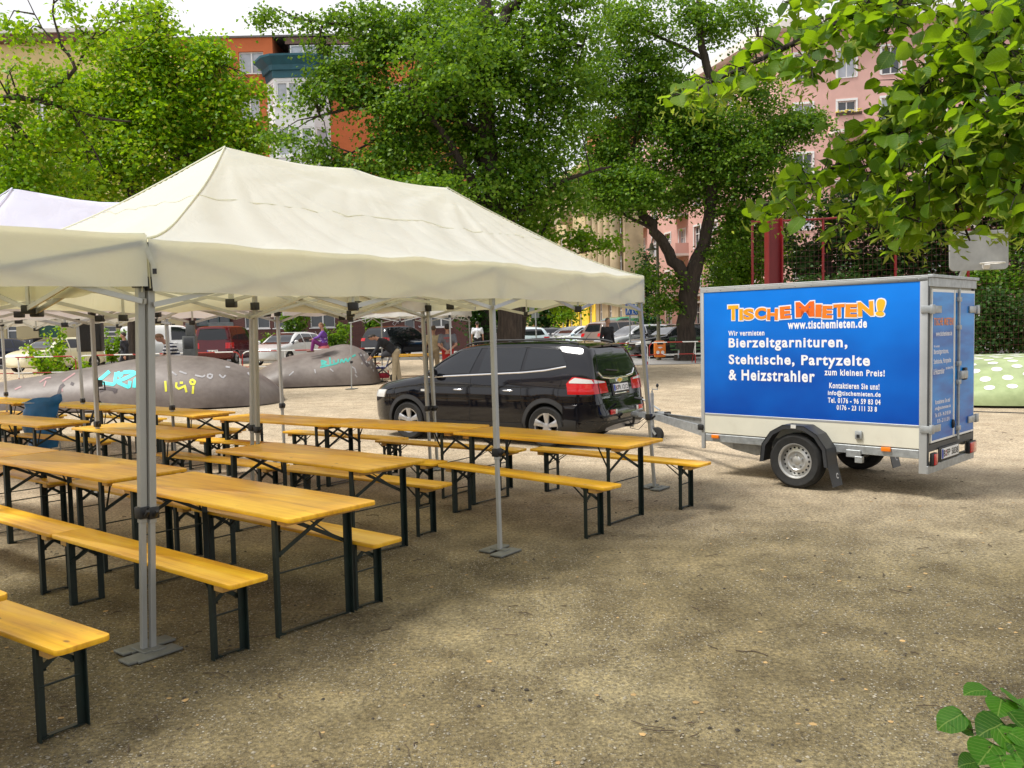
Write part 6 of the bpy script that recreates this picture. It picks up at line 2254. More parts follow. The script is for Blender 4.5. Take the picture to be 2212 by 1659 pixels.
    segs = [(1150, 1206, "ochre house farthest down the side street", BEI, stucco("ochre_ground", (.62, .32, .12))),
            (1207, 1287, "beige house with concrete balconies and bright yellow ground floor in the side street", BEI, stucco("bright_yellow", (.80, .56, .04))),
            (1288, 1352, "sandstone house with tall columns in the side street", STONE, STONE)]
    for px0, px1, lab, m1, m2 in segs:
        a, b = on_line(px0), on_line(px1)
        H = House("town_house", lab, a, b, 1.6)
        zt, zg = 15.8, 4.6
        cols = px0 == 1288
        n = max(3, int(H.W / 2.6))
        ups, gr = [], []
        for i in range(n):
            xc = (i + .5) * H.W / n
            for f in range(3):
                ups.append((xc - .5, xc + .5, 5.6 + 3.4 * f, 7.4 + 3.4 * f))
            gr.append((xc - .45, xc + .45, 1.1, 3.6))
        H.walls(m1, zg, zt, ups)
        H.walls(m2, -.8, zg - .002, gr, "ground_floor")
        for h in ups + gr:
            window(H.t, h, '2t', pane=PANE)
        MB().span(0, H.W, -.7, .1, zt, zt + .5).span(0, H.W, -.45, .1, zt - .5, zt).obj("cornice", m1, H.t)
        if cols:
            c = MB()
            k = 5
            for i in range(k):
                x = H.W * (i + .5) / k
                c.lathe([(.50, 4.9), (.42, 5.2), (.42, 12.0), (.36, 12.6), (.52, 12.9), (.52, 13.2)], 16, Matrix.Translation((x, -.55, 0)))
            c.obj("column", STONE, H.t)
            MB().span(-.1, H.W + .1, -1.25, .1, 13.2, 14.0).span(-.1, H.W + .1, -1.45, .1, 14.0, 14.25).span(-.1, H.W + .1, -1.1, .1, 4.6, 4.9).obj("entablature", STONE, H.t)
            r = MB()
            for i in range(6):
                x = H.W * (i + .5) / 6
                r.span(x - .45, x + .45, -.12, -.01, 14.3, 15.7)
            r.obj("red_pilaster", stucco("red_pilaster", (.45, .13, .06)), H.t)
            MB().span(0, H.W, -.6, 1.5, 16.3, 18.2).obj("attic", stucco("attic_red", (.46, .17, .08)), H.t)
        else:
            for i in range(1, n, 2):
                xc = (i + .5) * H.W / n
                for f in range(3):
                    z = 5.0 + 3.4 * f
                    bo = MB().span(xc - 1.1, xc + 1.1, -1.25, -.01, z - .18, z).span(xc - 1.1, xc + 1.1, -1.25, -1.13, z, z + .95).span(xc - 1.1, xc - 1.0, -1.13, -.01, z, z + .95).span(xc + 1.0, xc + 1.1, -1.13, -.01, z, z + .95).obj("balcony", stucco("balcony_grey", (.36, .30, .21)), H.t)
                    if f == 0:
                        flowers(H.t, xc - .8, xc + .8, -1.2, z + .95, (.55, .08, .12), i + f)
    # --- big pink house at the right
    PINK = stucco("pink_stucco", (.66, .40, .35), .05)
    def pink(label, a, b):
        H = House("apartment_house", label, a, b, 12)
        ups, gr = [], []
        n = int((H.W - 1) / 3.02)
        zf = [4.7, 8.35, 12.0, 15.65, 19.3]
        for i in range(n):
            xc = 1.6 + i * 3.02
            for z in zf:
                ups.append((xc - .62, xc + .62, z, z + 1.95))
            gr.append((xc - .55, xc + .55, .9, 3.4))
        H.walls(PINK, -.8, 23.0, ups + gr)
        for k, h in enumerate(ups + gr):
            f = window(H.t, h, '2t', pane=PANE_L if k % 2 else PANE)
            tr = MB()
            x0, x1, z0, z1 = h
            tr.span(x0 - .14, x0 - .002, -.05, .02, z0, z1).span(x1 + .002, x1 + .14, -.05, .02, z0, z1).span(x0 - .14, x1 + .14, -.06, .02, z1 + .002, z1 + .16)
            tr.obj("window_trim", FRAME_W, f)
        MB().span(-.1, H.W, -.25, .02, 4.0, 4.25).obj("string_course", stucco("white_trim", (.70, .66, .62)), H.t)
        MB().span(-.1, H.W, -.9, .1, 23.0, 23.6).obj("cornice", stucco("white_trim", (.70, .66, .62)), H.t)
        for i in range(1, n - 1, 3):
            xc = 1.6 + i * 3.02
            for f, z in enumerate((4.4, 8.05, 11.7, 15.35)):
                bo = MB().prism([(xc - 1.3, -.01), (xc + 1.3, -.01), (xc + 1.0, -1.2), (xc - 1.0, -1.2)], z - .22, z, 'z').obj("balcony_slab", stucco("balcony_white", (.66, .60, .56)), H.t)
                MB().sheet([[Vector((xc - 1.3, -.01, zz)), Vector((xc - 1.0, -1.2, zz)), Vector((xc + 1.0, -1.2, zz)), Vector((xc + 1.3, -.01, zz))] for zz in (z, z + .95)], lambda p: Vector((0, .10, 0))).obj("balcony", PINK, H.t)
                if (i + f) % 2 == 0:
                    flowers(H.t, xc - .9, xc + .9, -1.2, z + .95, ((.62, .03, .04), (.62, .45, .50), (.60, .50, .10))[(i + f) // 2 % 3], i * 5 + f)
    A, B, C_ = D(1351, 600, 95), D(1688, 600, 66), D(2380, 600, 61)
    pink("pink apartment house with flower boxes on its balconies behind the forked tree", (A.x, 95), (B.x - .02, 66))
    pink("big pink apartment house with white framed windows behind the near lime leaves at the right", (B.x, 66), (C_.x, 61))
    # gable block far behind to close the street, pale and low
    A = D(1040, 600, 120)
    H = House("town_house", "pale house closing the side street far behind the trees", (A.x, 120), (A.x + 12, 118), 10)
    ups = [(1.5 + 2.6 * i, 2.5 + 2.6 * i, 1.5 + 3.4 * f, 3.3 + 3.4 * f) for i in range(4) for f in range(4)]
    H.walls(BEI, -.8, 15, ups)
    for h in ups:
        window(H.t, h, '2')
houses()

# ------------------------------------------------------------------ parked cars
def parked():
    C = lambda n, c, r=.18: paint("car_" + n, c, r)
    def P(px, Y, hx, hy, prof, m, lab, plate=None):
        g = GX(px, Y)
        d = Vector((hx, hy)).normalized()
        car("parked_" + ("van" if prof == 'van' else "car"), lab, "van" if prof == 'van' else "car", (g.x, Y, gz(Y) + .012), (d.x, d.y), prof, m, 0, plate=plate)
    WHT, SIL, DKB, BLK = C("white", (.70, .70, .70)), C("silver", (.42, .43, .45), .22), C("dark_blue", (.012, .016, .04)), C("black", (.010, .010, .012))
    P(18, 42.5, .55, .83, 'wagon', DKB, "dark blue parked car at the left picture edge")
    P(92, 44.5, .35, .93, 'hatch', BLK, "black parked car under the green shutter")
    P(118, 38, -.35, -.93, 'hatch', C("cream", (.74, .70, .50)), "cream parked car with its nose to us behind the leafy shoots")
    P(238, 43, .2, -.98, 'hatch', WHT, "white parked car behind the loudspeaker stand")
    P(376, 44.5, .96, .12, 'van', WHT, "white parked van behind the man in the striped shirt")
    P(492, 42.6, .05, 1.0, 'kombi', C("wine_red", (.085, .005, .010)), "wine red parked kombi seen from behind between the mounds", "B|KL|4079")
    P(622, 39.5, -.30, -.95, 'hatch', WHT, "white parked hatchback with its nose to us between the mounds")
    P(866, 46, .55, .83, 'suv', BLK, "black parked car behind the man with the pushchair")
    P(1092, 60, .6, -.8, 'hatch', WHT, "white parked car beside the thick tree trunk")
    P(1128, 44, -.3, .95, 'hatch', C("pale_blue", (.50, .60, .64)), "pale parked car just right of the thick tree trunk")
    P(1186, 54, -.1, 1, 'hatch', BLK, "black parked hatchback farthest left in the row along the side street", "B|MR|771")
    P(1232, 52, -.75, -.66, 'wagon', SIL, "silver parked estate car left of the white one in the row")
    P(1246, 47, -.85, -.52, 'hatch', WHT, "white parked car left of the bright blue one in the row")
    P(1276, 49, -.25, .97, 'hatch', C("bright_blue", (.01, .24, .62)), "bright blue parked hatchback in the row", "B|TX|902")
    P(1292, 44.5, -.8, -.6, 'hatch', C("ice_blue", (.55, .66, .72)), "pale blue parked car under the green van")
    P(1340, 50, -.85, -.52, 'van', C("green", (.015, .24, .10)), "green parked van behind the man in the dark jacket")
    P(1352, 43.5, .85, .52, 'suv', C("taupe", (.20, .155, .135)), "taupe parked car behind the tent corner")
    P(1376, 40.5, -.9, -.43, 'hatch', SIL, "silver parked car with its nose behind the roof of the black car")
    P(1420, 43, -.9, -.43, 'wagon', C("anthracite", (.035, .037, .042)), "dark grey parked estate car left of the orange bin")
    P(1458, 38.6, -.93, -.36, 'wagon', BLK, "long black parked car behind the orange bin and the forked tree")
parked()
# ------------------------------------------------------------------ trees and plants
BARK = bark_mat("lime_bark", (.018, .013, .010), (.075, .055, .042))
BARK_L = bark_mat("grey_bark", (.045, .036, .028), (.14, .115, .09))
LEAF_LIME = leafmat("lime_leaves", [(.024, .080, .007), (.042, .120, .008), (.07, .165, .010), (.13, .24, .018), (.24, .36, .05)], (.28, .48, .012), .40)
LEAF_MAPLE = leafmat("maple_leaves", [(.055, .15, .005), (.085, .215, .006), (.12, .27, .008), (.20, .34, .010), (.36, .32, .03)], (.48, .74, .008), .46)
LEAF_DARK = leafmat("dark_leaves", [(.016, .050, .010), (.028, .075, .012), (.05, .105, .016)], (.09, .20, .02), .30)
LEAF_FRESH = leafmat("fresh_leaves", [(.06, .15, .006), (.10, .22, .008), (.16, .30, .012)], (.40, .62, .008), .48)
LEAF_NEAR = leafmat("near_lime_leaves", [(.014, .055, .006), (.030, .095, .006), (.055, .145, .007), (.09, .19, .008), (.15, .25, .03)], (.46, .70, .010), .52, .5, True)
LEAF_SHOOT = leafmat("shoot_leaves", [(.010, .050, .004), (.025, .10, .005), (.05, .165, .008)], (.16, .46, .008), .40, .6, True)
BRACT = leafmat("lime_bracts", [(.16, .25, .02), (.24, .32, .03), (.34, .38, .07)], (.5, .6, .06), .5)

def leaf_cloud(P, N, S, rng, name, mat, parent, wd=.44):
    """one rhombic, slightly folded blade per point"""
    n = len(P)
    N = N / np.linalg.norm(N, axis=1, keepdims=True)
    r = rng.normal(size=(n, 3))
    T = np.cross(N, r)
    T /= np.linalg.norm(T, axis=1, keepdims=True) + 1e-9
    B = np.cross(N, T)
    S = S[:, None]
    V = np.empty((n, 4, 3), np.float32)
    V[:, 0] = P - T * S * .52
    V[:, 1] = P + B * S * wd + N * S * .10 - T * S * .08
    V[:, 2] = P + T * S * .56 - N * S * .06
    V[:, 3] = P - B * S * wd + N * S * .10 - T * S * .08
    F = np.empty((n, 2, 3), np.int32)
    b = np.arange(n)[:, None] * 4
    F[:, 0] = b + [0, 2, 1]
    F[:, 1] = b + [0, 3, 2]
    me = bpy.data.meshes.new(name)
    me.vertices.add(n * 4)
    me.vertices.foreach_set('co', V.ravel())
    me.loops.add(n * 6)
    me.loops.foreach_set('vertex_index', F.ravel())
    me.polygons.add(n * 2)
    me.polygons.foreach_set('loop_start', np.arange(0, n * 6, 3, dtype=np.int32))
    me.polygons.foreach_set('loop_total', np.full(n * 2, 3, np.int32))
    me.update()
    me.validate()
    me.materials.append(mat)
    return link(name, me, parent)

def limb(mb, pts, rad, seed, n=9, sub=4, wob=.04):
    rnd = random.Random(seed)
    q, r = [], []
    for i in range(len(pts) - 1):
        for k in range(sub):
            t = k / sub
            q.append(pts[i].lerp(pts[i + 1], t))
            r.append(rad[i] + (rad[i + 1] - rad[i]) * t)
    q.append(pts[-1])
    r.append(rad[-1])
    for i in range(1, len(q) - 1):
        q[i] = q[i] + Vector((rnd.uniform(-1, 1), rnd.uniform(-1, 1), rnd.uniform(-1, 1))) * wob * min(1, r[i] * 6)
    mb.tube(q, r, n)
    return q

def tree(name, label, Y, trunk, limbs, crown, leaf=LEAF_LIME, bark=BARK, size=.13, dens=1.0, seed=1, flat=.34, group="trees on the square", cat="tree", base=None, flare=1.25, clump=.62, twigs=True):
    """trunk and limbs: lists of (px, py, width px[, depth offset]); crown: (px, py, rx, ry[, depth offset, weight])"""
    rng = np.random.default_rng(seed)
    rnd = random.Random(seed)
    g = G(*base) if base else GX(trunk[0][0], Y)
    Y = g.y
    t = thing(name, label, cat, g, 0, group)
    W = lambda p, d=0.0: D(p[0], p[1], Y + d) - g
    mb = MB()
    pts = [W(p, p[3] if len(p) > 3 else 0) for p in trunk]
    rad = [p[2] / 2 * Y / FPX for p in trunk]
    pts[0] = Vector((pts[0].x, 0, -.15))
    pts.insert(1, pts[0].lerp(pts[1], .12))
    rad = [rad[0] * flare] + [rad[0]] + rad[1:]
    sk = limb(mb, pts, rad, seed, 14, 4, .05)
    tr = mb.obj("trunk", bark, t, smooth=70)
    lb = MB()
    for k, L in enumerate(limbs):
        q = [W(p, p[3] if len(p) > 3 else 0) for p in L]
        sk += limb(lb, q, [p[2] / 2 * Y / FPX for p in L], seed + k, 8, 4, .10)
    PP, NN = [], []
    sk = np.array([tuple(p) for p in sk])
    for e in crown:
        c = W(e, e[4] if len(e) > 4 else 0)
        wgt = e[5] if len(e) > 5 else 1.0
        k = Y / FPX
        rx, rz = e[2] * k, e[3] * k
        ry = (rx + rz) / 2 if rx < 3 * rz else rx * .7
        vol = rx * ry * rz
        ncl = int(max(4, 11 * dens * wgt * (rx * rz / clump ** 2) ** .85))
        for _ in range(ncl):
            while True:
                v = rng.uniform(-1, 1, 3)
                rr = np.linalg.norm(v)
                if rr < 1 and rng.random() < .25 + .75 * rr:
                    break
            cc = np.array([c.x + v[0] * rx, c.y + v[1] * ry, c.z + v[2] * rz])
            r = clump * rng.uniform(.6, 1.45)
            m = int(70 * (r / .55) ** 2 * (.13 / size) ** 1.6)
            u = rng.normal(size=(m, 3)) * [.55 * r, .55 * r, flat * .55 * r]
            u[:, 2] -= .35 * (u[:, 0] ** 2 + u[:, 1] ** 2) / r
            PP.append(cc + u)
            nn = rng.normal(size=(m, 3)) * .62 + [0, 0, .75]
            nn[:, :2] += u[:, :2] / r * .5
            NN.append(nn)
            if twigs and rng.random() < .30:
                d2 = ((sk - cc) ** 2).sum(1)
                a = Vector(sk[int(d2.argmin())])
                b = Vector(cc)
                if (b - a).length < 3.4:
                    mid = a.lerp(b, .5) + Vector((rnd.uniform(-.15, .15), rnd.uniform(-.15, .15), .18))
                    lb.tube([a, mid, b], [.028, .018, .007], 5, cap=False)
    if lb.v:
        lb.obj("limb", bark, t, smooth=70)
    P, N = np.concatenate(PP), np.concatenate(NN)
    S = size * rng.uniform(.65, 1.3, len(P))
    leaf_cloud(P, N, S, rng, "crown", leaf, t)
    return t

tree("lime_tree", "big lime tree with a thick trunk right behind the roof of the black car", 27.5,
     [(1107, 745, 60), (1099, 640, 50), (1085, 520, 42), (1064, 400, 38), (1052, 290, 36), (1052, 180, 34), (1058, 90, 33), (1048, 0, 26), (1044, -130, 18)],
     [[(1058, 95, 26), (1088, 45, 24), (1124, -5, 20), (1190, -120, 12)], [(1085, 520, 26), (1040, 440, 22), (1000, 350, 17, -.6), (950, 270, 12, -1), (880, 215, 8, -1.4)],
      [(1052, 290, 18), (980, 255, 14), (900, 240, 11), (800, 225, 8), (690, 250, 5)], [(1053, 185, 18), (960, 110, 13), (860, 60, 10), (760, 55, 8), (640, 40, 4)],
      [(1080, 500, 17), (1150, 430, 13), (1230, 385, 9), (1320, 360, 5)], [(1062, 120, 14), (1150, 70, 10), (1260, 100, 6)], [(1080, 520, 18), (1000, 470, 13), (900, 440, 10), (800, 430, 8), (690, 415, 5)],
      [(1064, 400, 14), (1010, 300, 10, 1), (990, 200, 8, 1.5)], [(900, 240, 7), (830, 290, 6), (760, 330, 4)]],
     [(700, 200, 50, 55, 0, .7), (672, 305, 60, 22, 0, .8), (600, 288, 26, 10), (740, 350, 80, 28), (860, 360, 120, 50), (900, 250, 105, 90), (1010, 190, 120, 95), (960, 80, 130, 75), (800, 45, 85, 38), (690, 70, 45, 40, 0, .7), (620, 35, 52, 26, 0, .8), (575, 40, 20, 14),
      (1130, 110, 120, 90), (1180, 245, 80, 75, .5, .8), (1050, 420, 150, 65), (1180, 420, 90, 45, 0, .7), (1110, 320, 110, 70, 0, .9), (1000, 470, 80, 45), (1080, 500, 60, 40, 1), (1200, 30, 110, 60), (1000, 60, 160, 90, 2.5, .8), (930, 330, 130, 90, 2.5, .8), (1120, 380, 120, 90, 2.6, .7), (1240, 180, 60, 85, 0, .8), (1000, 140, 120, 90, -2.2, .7), (920, 400, 100, 45, -2, .8), (760, 150, 80, 42), (790, 95, 60, 45), (725, 195, 34, 26), (850, 250, 55, 75), (800, 190, 40, 30)],
     seed=11, size=.118)
tree("lime_tree", "dark forked lime tree standing left of the trailer", 35,
     [(1478, 778, 44), (1482, 700, 39), (1490, 615, 42), (1516, 540, 27), (1532, 470, 25), (1540, 380, 24), (1543, 300, 22), (1536, 200, 19), (1521, 120, 17), (1511, 50, 13), (1505, -60, 8)],
     [[(1487, 622, 30), (1455, 562, 25), (1415, 500, 21), (1382, 450, 18), (1345, 380, 12), (1300, 320, 7)], [(1382, 450, 10), (1360, 370, 8), (1380, 260, 6), (1390, 120, 4)], [(1540, 380, 12), (1600, 370, 9), (1680, 345, 6)], [(1541, 330, 12), (1470, 280, 9), (1400, 250, 6)], [(1534, 180, 9), (1600, 140, 7), (1640, 90, 4)], [(1523, 130, 9), (1450, 90, 7), (1380, 60, 4)], [(1532, 470, 9), (1600, 450, 7), (1670, 440, 4)], [(1415, 500, 9), (1330, 450, 6), (1260, 420, 4)]],
     [(1370, 60, 95, 60), (1330, 150, 95, 65), (1395, 190, 60, 80), (1290, 300, 70, 50), (1285, 385, 75, 26), (1330, 375, 80, 30, -1.5), (1400, 320, 105, 75), (1400, 410, 110, 38), (1560, 320, 95, 80), (1650, 370, 80, 42), (1715, 265, 62, 42), (1745, 250, 40, 25), (1570, 40, 85, 42), (1640, 190, 60, 45, 0, .8), (1680, 430, 70, 36), (1500, 270, 80, 75), (1590, 435, 60, 36), (1500, 20, 45, 30), (1460, 230, 90, 90, 2), (1600, 300, 110, 100, 2.4), (1480, 400, 90, 60, 2), (1385, 590, 22, 16), (1440, 640, 32, 30, 0, .9), (1455, 610, 20, 16), (1580, 500, 34, 30, 0, .7), (1330, 240, 80, 60, 2), (1440, 120, 40, 40, 0, .5), (1545, 545, 20, 14), (1340, 430, 90, 26, -1), (1600, 520, 60, 40, 1.5, .7), (1660, 480, 50, 40, 1.5, .7), (1570, 590, 24, 40, 1.5, .7)],
     seed=22, size=.125, base=(1478, 779))
tree("maple_tree", "bright green maple tree before the pale yellow house", 33,
     [(288, 745, 30), (287, 420, 22), (291, 320, 18), (312, 220, 14), (332, 120, 10), (345, 40, 6)],
     [[(288, 335, 12), (340, 312, 10), (400, 298, 7), (450, 300, 4)], [(288, 400, 11), (350, 350, 9), (430, 330, 7), (510, 330, 4)], [(286, 420, 11), (230, 360, 9), (180, 300, 6), (150, 220, 4)], [(312, 220, 8), (380, 170, 6), (450, 130, 4)], [(300, 270, 8), (240, 210, 6), (230, 150, 4)], [(178, 745, 15), (182, 420, 15), (205, 330, 10), (215, 250, 7)]],
     [(330, 60, 36, 50), (338, 20, 20, 22), (300, 140, 80, 60), (400, 120, 75, 50), (455, 165, 60, 70), (465, 100, 22, 28), (250, 220, 90, 65), (375, 230, 110, 75), (500, 230, 58, 60), (530, 310, 40, 55), (560, 200, 20, 20), (200, 320, 110, 60), (350, 340, 150, 60), (100, 345, 80, 65, 0, .8), (480, 370, 85, 45), (165, 195, 55, 45, 0, .7), (260, 120, 40, 30), (330, 230, 120, 90, 2.5), (260, 390, 160, 40, 1), (430, 300, 90, 70, 2.2), (560, 290, 20, 40), (80, 420, 90, 50, 1, .8)],
     LEAF_MAPLE, BARK, .15, 1.0, 33, .6)
tree("old_tree", "sparse tree reaching in from the left edge with bare dark twigs", 23,
     [(-190, 760, 46), (-180, 560, 40), (-150, 400, 34), (-110, 280, 26)],
     [[(-110, 280, 22), (0, 212, 14), (85, 214, 11), (150, 236, 8), (220, 256, 6), (282, 262, 3)], [(-120, 310, 14), (0, 250, 10), (42, 276, 7), (85, 330, 4)], [(85, 214, 9), (165, 150, 8), (130, 90, 6), (115, 30, 4), (122, -60, 3)], [(168, 142, 6), (195, 90, 4), (250, 52, 3), (340, 25, 2)], [(195, 90, 3), (240, 20, 2), (280, -30, 1.5)], [(150, 120, 4), (90, 60, 3), (60, 0, 2)], [(150, 236, 5), (190, 300, 4), (220, 360, 3)], [(260, 110, 2.5), (300, 100, 2), (345, 60, 1.5)], [(42, 276, 5), (20, 350, 4), (40, 430, 3)]],
     [(60, 165, 65, 36, 0, 1), (130, 195, 50, 24, 0, 1), (40, 330, 75, 55, 0, 1.1), (110, 290, 60, 36, 0, .9), (40, 430, 95, 55, 0, 1.2), (140, 380, 60, 50, .5, .9), (170, 260, 50, 30, 0, .7), (10, 260, 40, 40, 0, .8), (190, 60, 40, 30, 0, .45), (255, 40, 40, 25, 0, .35), (20, 45, 16, 12), (140, 15, 38, 18, 0, .5), (300, 25, 30, 14, 0, .3), (58, 70, 8, 8, 0, .8), (200, 110, 20, 16, 0, .6), (30, 240, 40, 20, 0, .5)],
     LEAF_MAPLE, BARK, .12, .8, 44, .6, clump=.42)
tree("maple_sapling", "young maple with bright leaves behind the right end of the tent roof", 31,
     [(1120, 760, 14), (1135, 640, 12), (1150, 580, 9), (1172, 500, 5), (1205, 445, 2.5)],
     [[(1150, 585, 5), (1190, 560, 4), (1260, 545, 3), (1330, 530, 1.5)], [(1128, 640, 6), (1165, 510, 4), (1225, 440, 2)], [(1160, 545, 3), (1140, 480, 2)]],
     [(1150, 520, 50, 45, 0, .9), (1185, 600, 45, 45, 0, .9), (1275, 515, 34, 20), (1310, 520, 26, 14), (1160, 465, 36, 22, 0, .7), (1130, 590, 50, 50, 1), (1215, 640, 30, 22), (1250, 505, 30, 12, 0, .6)],
     LEAF_FRESH, BARK, .14, 1.0, 55, .6, clump=.42)
for k, (lab, Y, tr, li, cr, lf, sz) in enumerate([
    ("dark leaved tree between the walkers and the thick trunk", 46, [(1048, 762, 22), (1047, 680, 19), (1045, 560, 16)], [], [(1010, 640, 40, 26, 2, .8), (1040, 700, 26, 24), (1030, 670, 34, 26), (1080, 660, 40, 40, 1), (1050, 590, 60, 50), (1020, 540, 60, 50)], LEAF_DARK, .17),
    ("round dark street tree right of the thick trunk", 58, [(1183, 762, 10), (1184, 690, 8), (1184, 640, 6)], [], [(1184, 672, 26, 30), (1170, 650, 22, 20), (1196, 690, 14, 14), (1165, 690, 14, 20)], LEAF_DARK, .20),
    ("small light green street tree before the bright yellow ground floor", 56, [(1225, 765, 8), (1226, 700, 6), (1228, 660, 4)], [], [(1228, 660, 26, 24, 0, .8), (1215, 690, 16, 14, 0, .6), (1240, 640, 20, 16, 0, .7)], LEAF_FRESH, .18),
    ("slim columnar young tree right of the tent corner", 47, [(1399, 766, 9), (1398, 680, 7), (1397, 560, 4)], [], [(1397, 560, 14, 22), (1394, 615, 19, 34), (1398, 660, 17, 28), (1384, 700, 14, 14, 0, .7), (1405, 700, 10, 14, 0, .7)], LEAF_DARK, .16)]):
    tree("street_tree", lab, Y, tr, li, cr, lf, BARK, sz, 1.0, 60 + k, .6, "street trees", clump=.5)
tree("lime_tree", "bright lime tree behind the red column", 40,
     [(1600, 770, 24), (1604, 640, 20), (1608, 540, 14), (1610, 470, 8)], [[(1606, 560, 8), (1650, 500, 6), (1690, 470, 3)], [(1606, 600, 8), (1570, 540, 6), (1555, 500, 3)]],
     [(1595, 545, 45, 40), (1635, 500, 45, 36), (1580, 595, 38, 24), (1560, 575, 24, 20), (1650, 560, 40, 36), (1620, 610, 40, 16), (1690, 520, 40, 40, 1)], LEAF_FRESH, BARK, .16, 1.0, 71, .5)
tree("dark_tree", "dark dense tree behind the court fence", 37,
     [(1780, 770, 26), (1784, 640, 22), (1790, 520, 14), (1800, 420, 8)], [[(1785, 600, 10), (1850, 540, 8), (1900, 500, 4)]],
     [(1760, 545, 60, 55, 0, .8), (1850, 590, 70, 46), (1850, 500, 80, 55), (1930, 560, 70, 60), (1720, 600, 40, 30, 0, .6), (1800, 440, 70, 40, 0, .8), (1960, 480, 60, 60), (1900, 640, 70, 30)], LEAF_DARK, BARK, .16, 1.0, 72, .55)
tree("dark_tree", "tall dark tree behind the basketball board", 36,
     [(2050, 770, 28), (2050, 600, 24), (2045, 450, 16), (2050, 300, 8)], [[(2050, 560, 10), (2120, 480, 8), (2180, 430, 4)]],
     [(2000, 430, 80, 60), (2100, 420, 80, 70), (2040, 540, 80, 60), (2140, 560, 70, 60), (2010, 620, 80, 40), (2120, 640, 70, 36), (2060, 330, 90, 60), (2200, 480, 50, 70)], LEAF_DARK, BARK, .16, 1.0, 73, .55)
tree("lime_tree", "light green lime tree at the right picture edge", 33,
     [(2290, 770, 34), (2288, 600, 28), (2280, 420, 20), (2270, 250, 12)], [[(2285, 520, 12), (2220, 420, 9), (2170, 360, 5)], [(2288, 600, 12), (2230, 570, 8), (2160, 560, 4)]],
     [(2190, 610, 60, 26), (2180, 370, 60, 60), (2210, 250, 50, 70), (2200, 140, 50, 50, 0, .7), (2230, 500, 60, 60), (2150, 590, 45, 20), (2260, 380, 70, 90), (2270, 200, 60, 90)], LEAF_LIME, BARK, .14, 1.0, 74, .5)
for k, (lab, Y, px, cr) in enumerate([
    ("bushy shrub between the trailer and the right picture edge", 31, 2150, [(2130, 690, 40, 44), (2165, 700, 46, 46), (2120, 730, 40, 30), (2190, 720, 40, 36), (2150, 650, 30, 24)]),
    ("dark hedge shrub behind the court fence over the trailer roof", 33, 1880, [(1760, 640, 60, 40), (1840, 640, 60, 44), (1930, 640, 70, 44), (2020, 650, 60, 44)]),
    ("shrub at the right picture edge behind the dotted mound", 32, 2240, [(2215, 690, 40, 44), (2250, 680, 60, 60), (2230, 730, 60, 32)])]):
    tree("shrub", lab, Y, [(px, 760, 8), (px + 2, 720, 5), (px + 4, 690, 2)], [], cr, LEAF_DARK, BARK, .12, 1.0, 80 + k, .8, "shrubs behind the ball court", "shrub", clump=.45)
# far trees closing the view at the end of the street and behind the houses on the right
for k, (px, Y, cr) in enumerate([(1110, 100, [(1105, 700, 30, 30), (1125, 670, 26, 30), (1090, 680, 26, 30)]), (1010, 80, [(990, 700, 30, 28), (1015, 680, 26, 30), (1030, 720, 22, 22)])]):
    tree("street_tree", ("far tree at the end of the side street, right of the thick trunk", "far tree behind the walkers at the right end of the brick wall")[k], Y, [(px, 752, 6), (px, 720, 5), (px, 690, 3)], [], cr, LEAF_FRESH, BARK, .3, .6, 90 + k, .7, "street trees", clump=.8)

for k, (lab, x, y, h, r) in enumerate([("unseen tall tree beyond the right edge, added for car window reflections", 23.5, 24, 12, 5), ("unseen tall tree beyond the dotted mound, added for car window reflections", 31, 33, 14, 5.5)]):  # unseen trees, added to be reflected in the black car's rear window
    rng = np.random.default_rng(200 + k)
    t = thing("reflected_tree", lab, "tree", (x, y, 0), 0, "trees on the square")
    t["kind"] = "stuff"
    tb = MB()
    limb(tb, [Vector((0, 0, -.1)), Vector((.1, 0, 2)), Vector((0, .1, 5)), Vector((.1, 0, h * .8))], [.4, .3, .22, .05], k, 10)
    tb.obj("trunk", BARK, t, smooth=70)
    v = rng.normal(size=(260, 3))
    v /= np.linalg.norm(v, axis=1, keepdims=True)
    c = np.array([0, 0, h * .58]) + v * np.array([r, r, h * .40]) * rng.uniform(.45, 1, (260, 1))
    P = (c[:, None, :] + rng.normal(size=(260, 26, 3)) * [.5, .5, .3]).reshape(-1, 3)
    leaf_cloud(P, rng.normal(size=P.shape) * .7 + [0, 0, .7], rng.uniform(.22, .42, len(P)), rng, "crown", LEAF_LIME, t)

def sprout(label, px, Y, h, seed, n=5, lf=LEAF_FRESH, w=.35, size=.07, name="shrub", cat="shrub", grp="leafy shoots along the street"):
    rng = np.random.default_rng(seed)
    g = GX(px, Y)
    t = thing(name, label, cat, g, 0, grp)
    st = MB()
    PP, NN = [], []
    for i in range(n):
        a = rng.uniform(0, 6.28)
        tip = Vector((w * math.cos(a) * rng.uniform(.3, 1), w * math.sin(a) * rng.uniform(.3, 1), h * rng.uniform(.6, 1)))
        st.tube([(0, 0, -.02), tip * .5 + Vector((0, 0, .1)), tip], [.016, .011, .004], 5)
        m = int(34 * h)
        f = rng.uniform(.25, 1, m)[:, None]
        PP.append(np.array(tip) * f + rng.normal(size=(m, 3)) * [.10, .10, .06])
        NN.append(rng.normal(size=(m, 3)) + [0, 0, .8])
    st.obj("stem", BARK, t)
    P, N = np.concatenate(PP), np.concatenate(NN)
    leaf_cloud(P, N, size * rng.uniform(.7, 1.3, len(P)), rng, "foliage", lf, t)
sprout("leafy shoots in front of the cream parked car", 106, 30.5, 1.45, 1, 11, LEAF_MAPLE, .85, .12)
sprout("tall leafy shoot before the green shutter", 118, 31.2, 2.1, 2, 6, LEAF_MAPLE, .4, .12)
sprout("leafy shoots left of the loudspeaker stand", 165, 31, .9, 3, 6, LEAF_MAPLE, .5, .12)
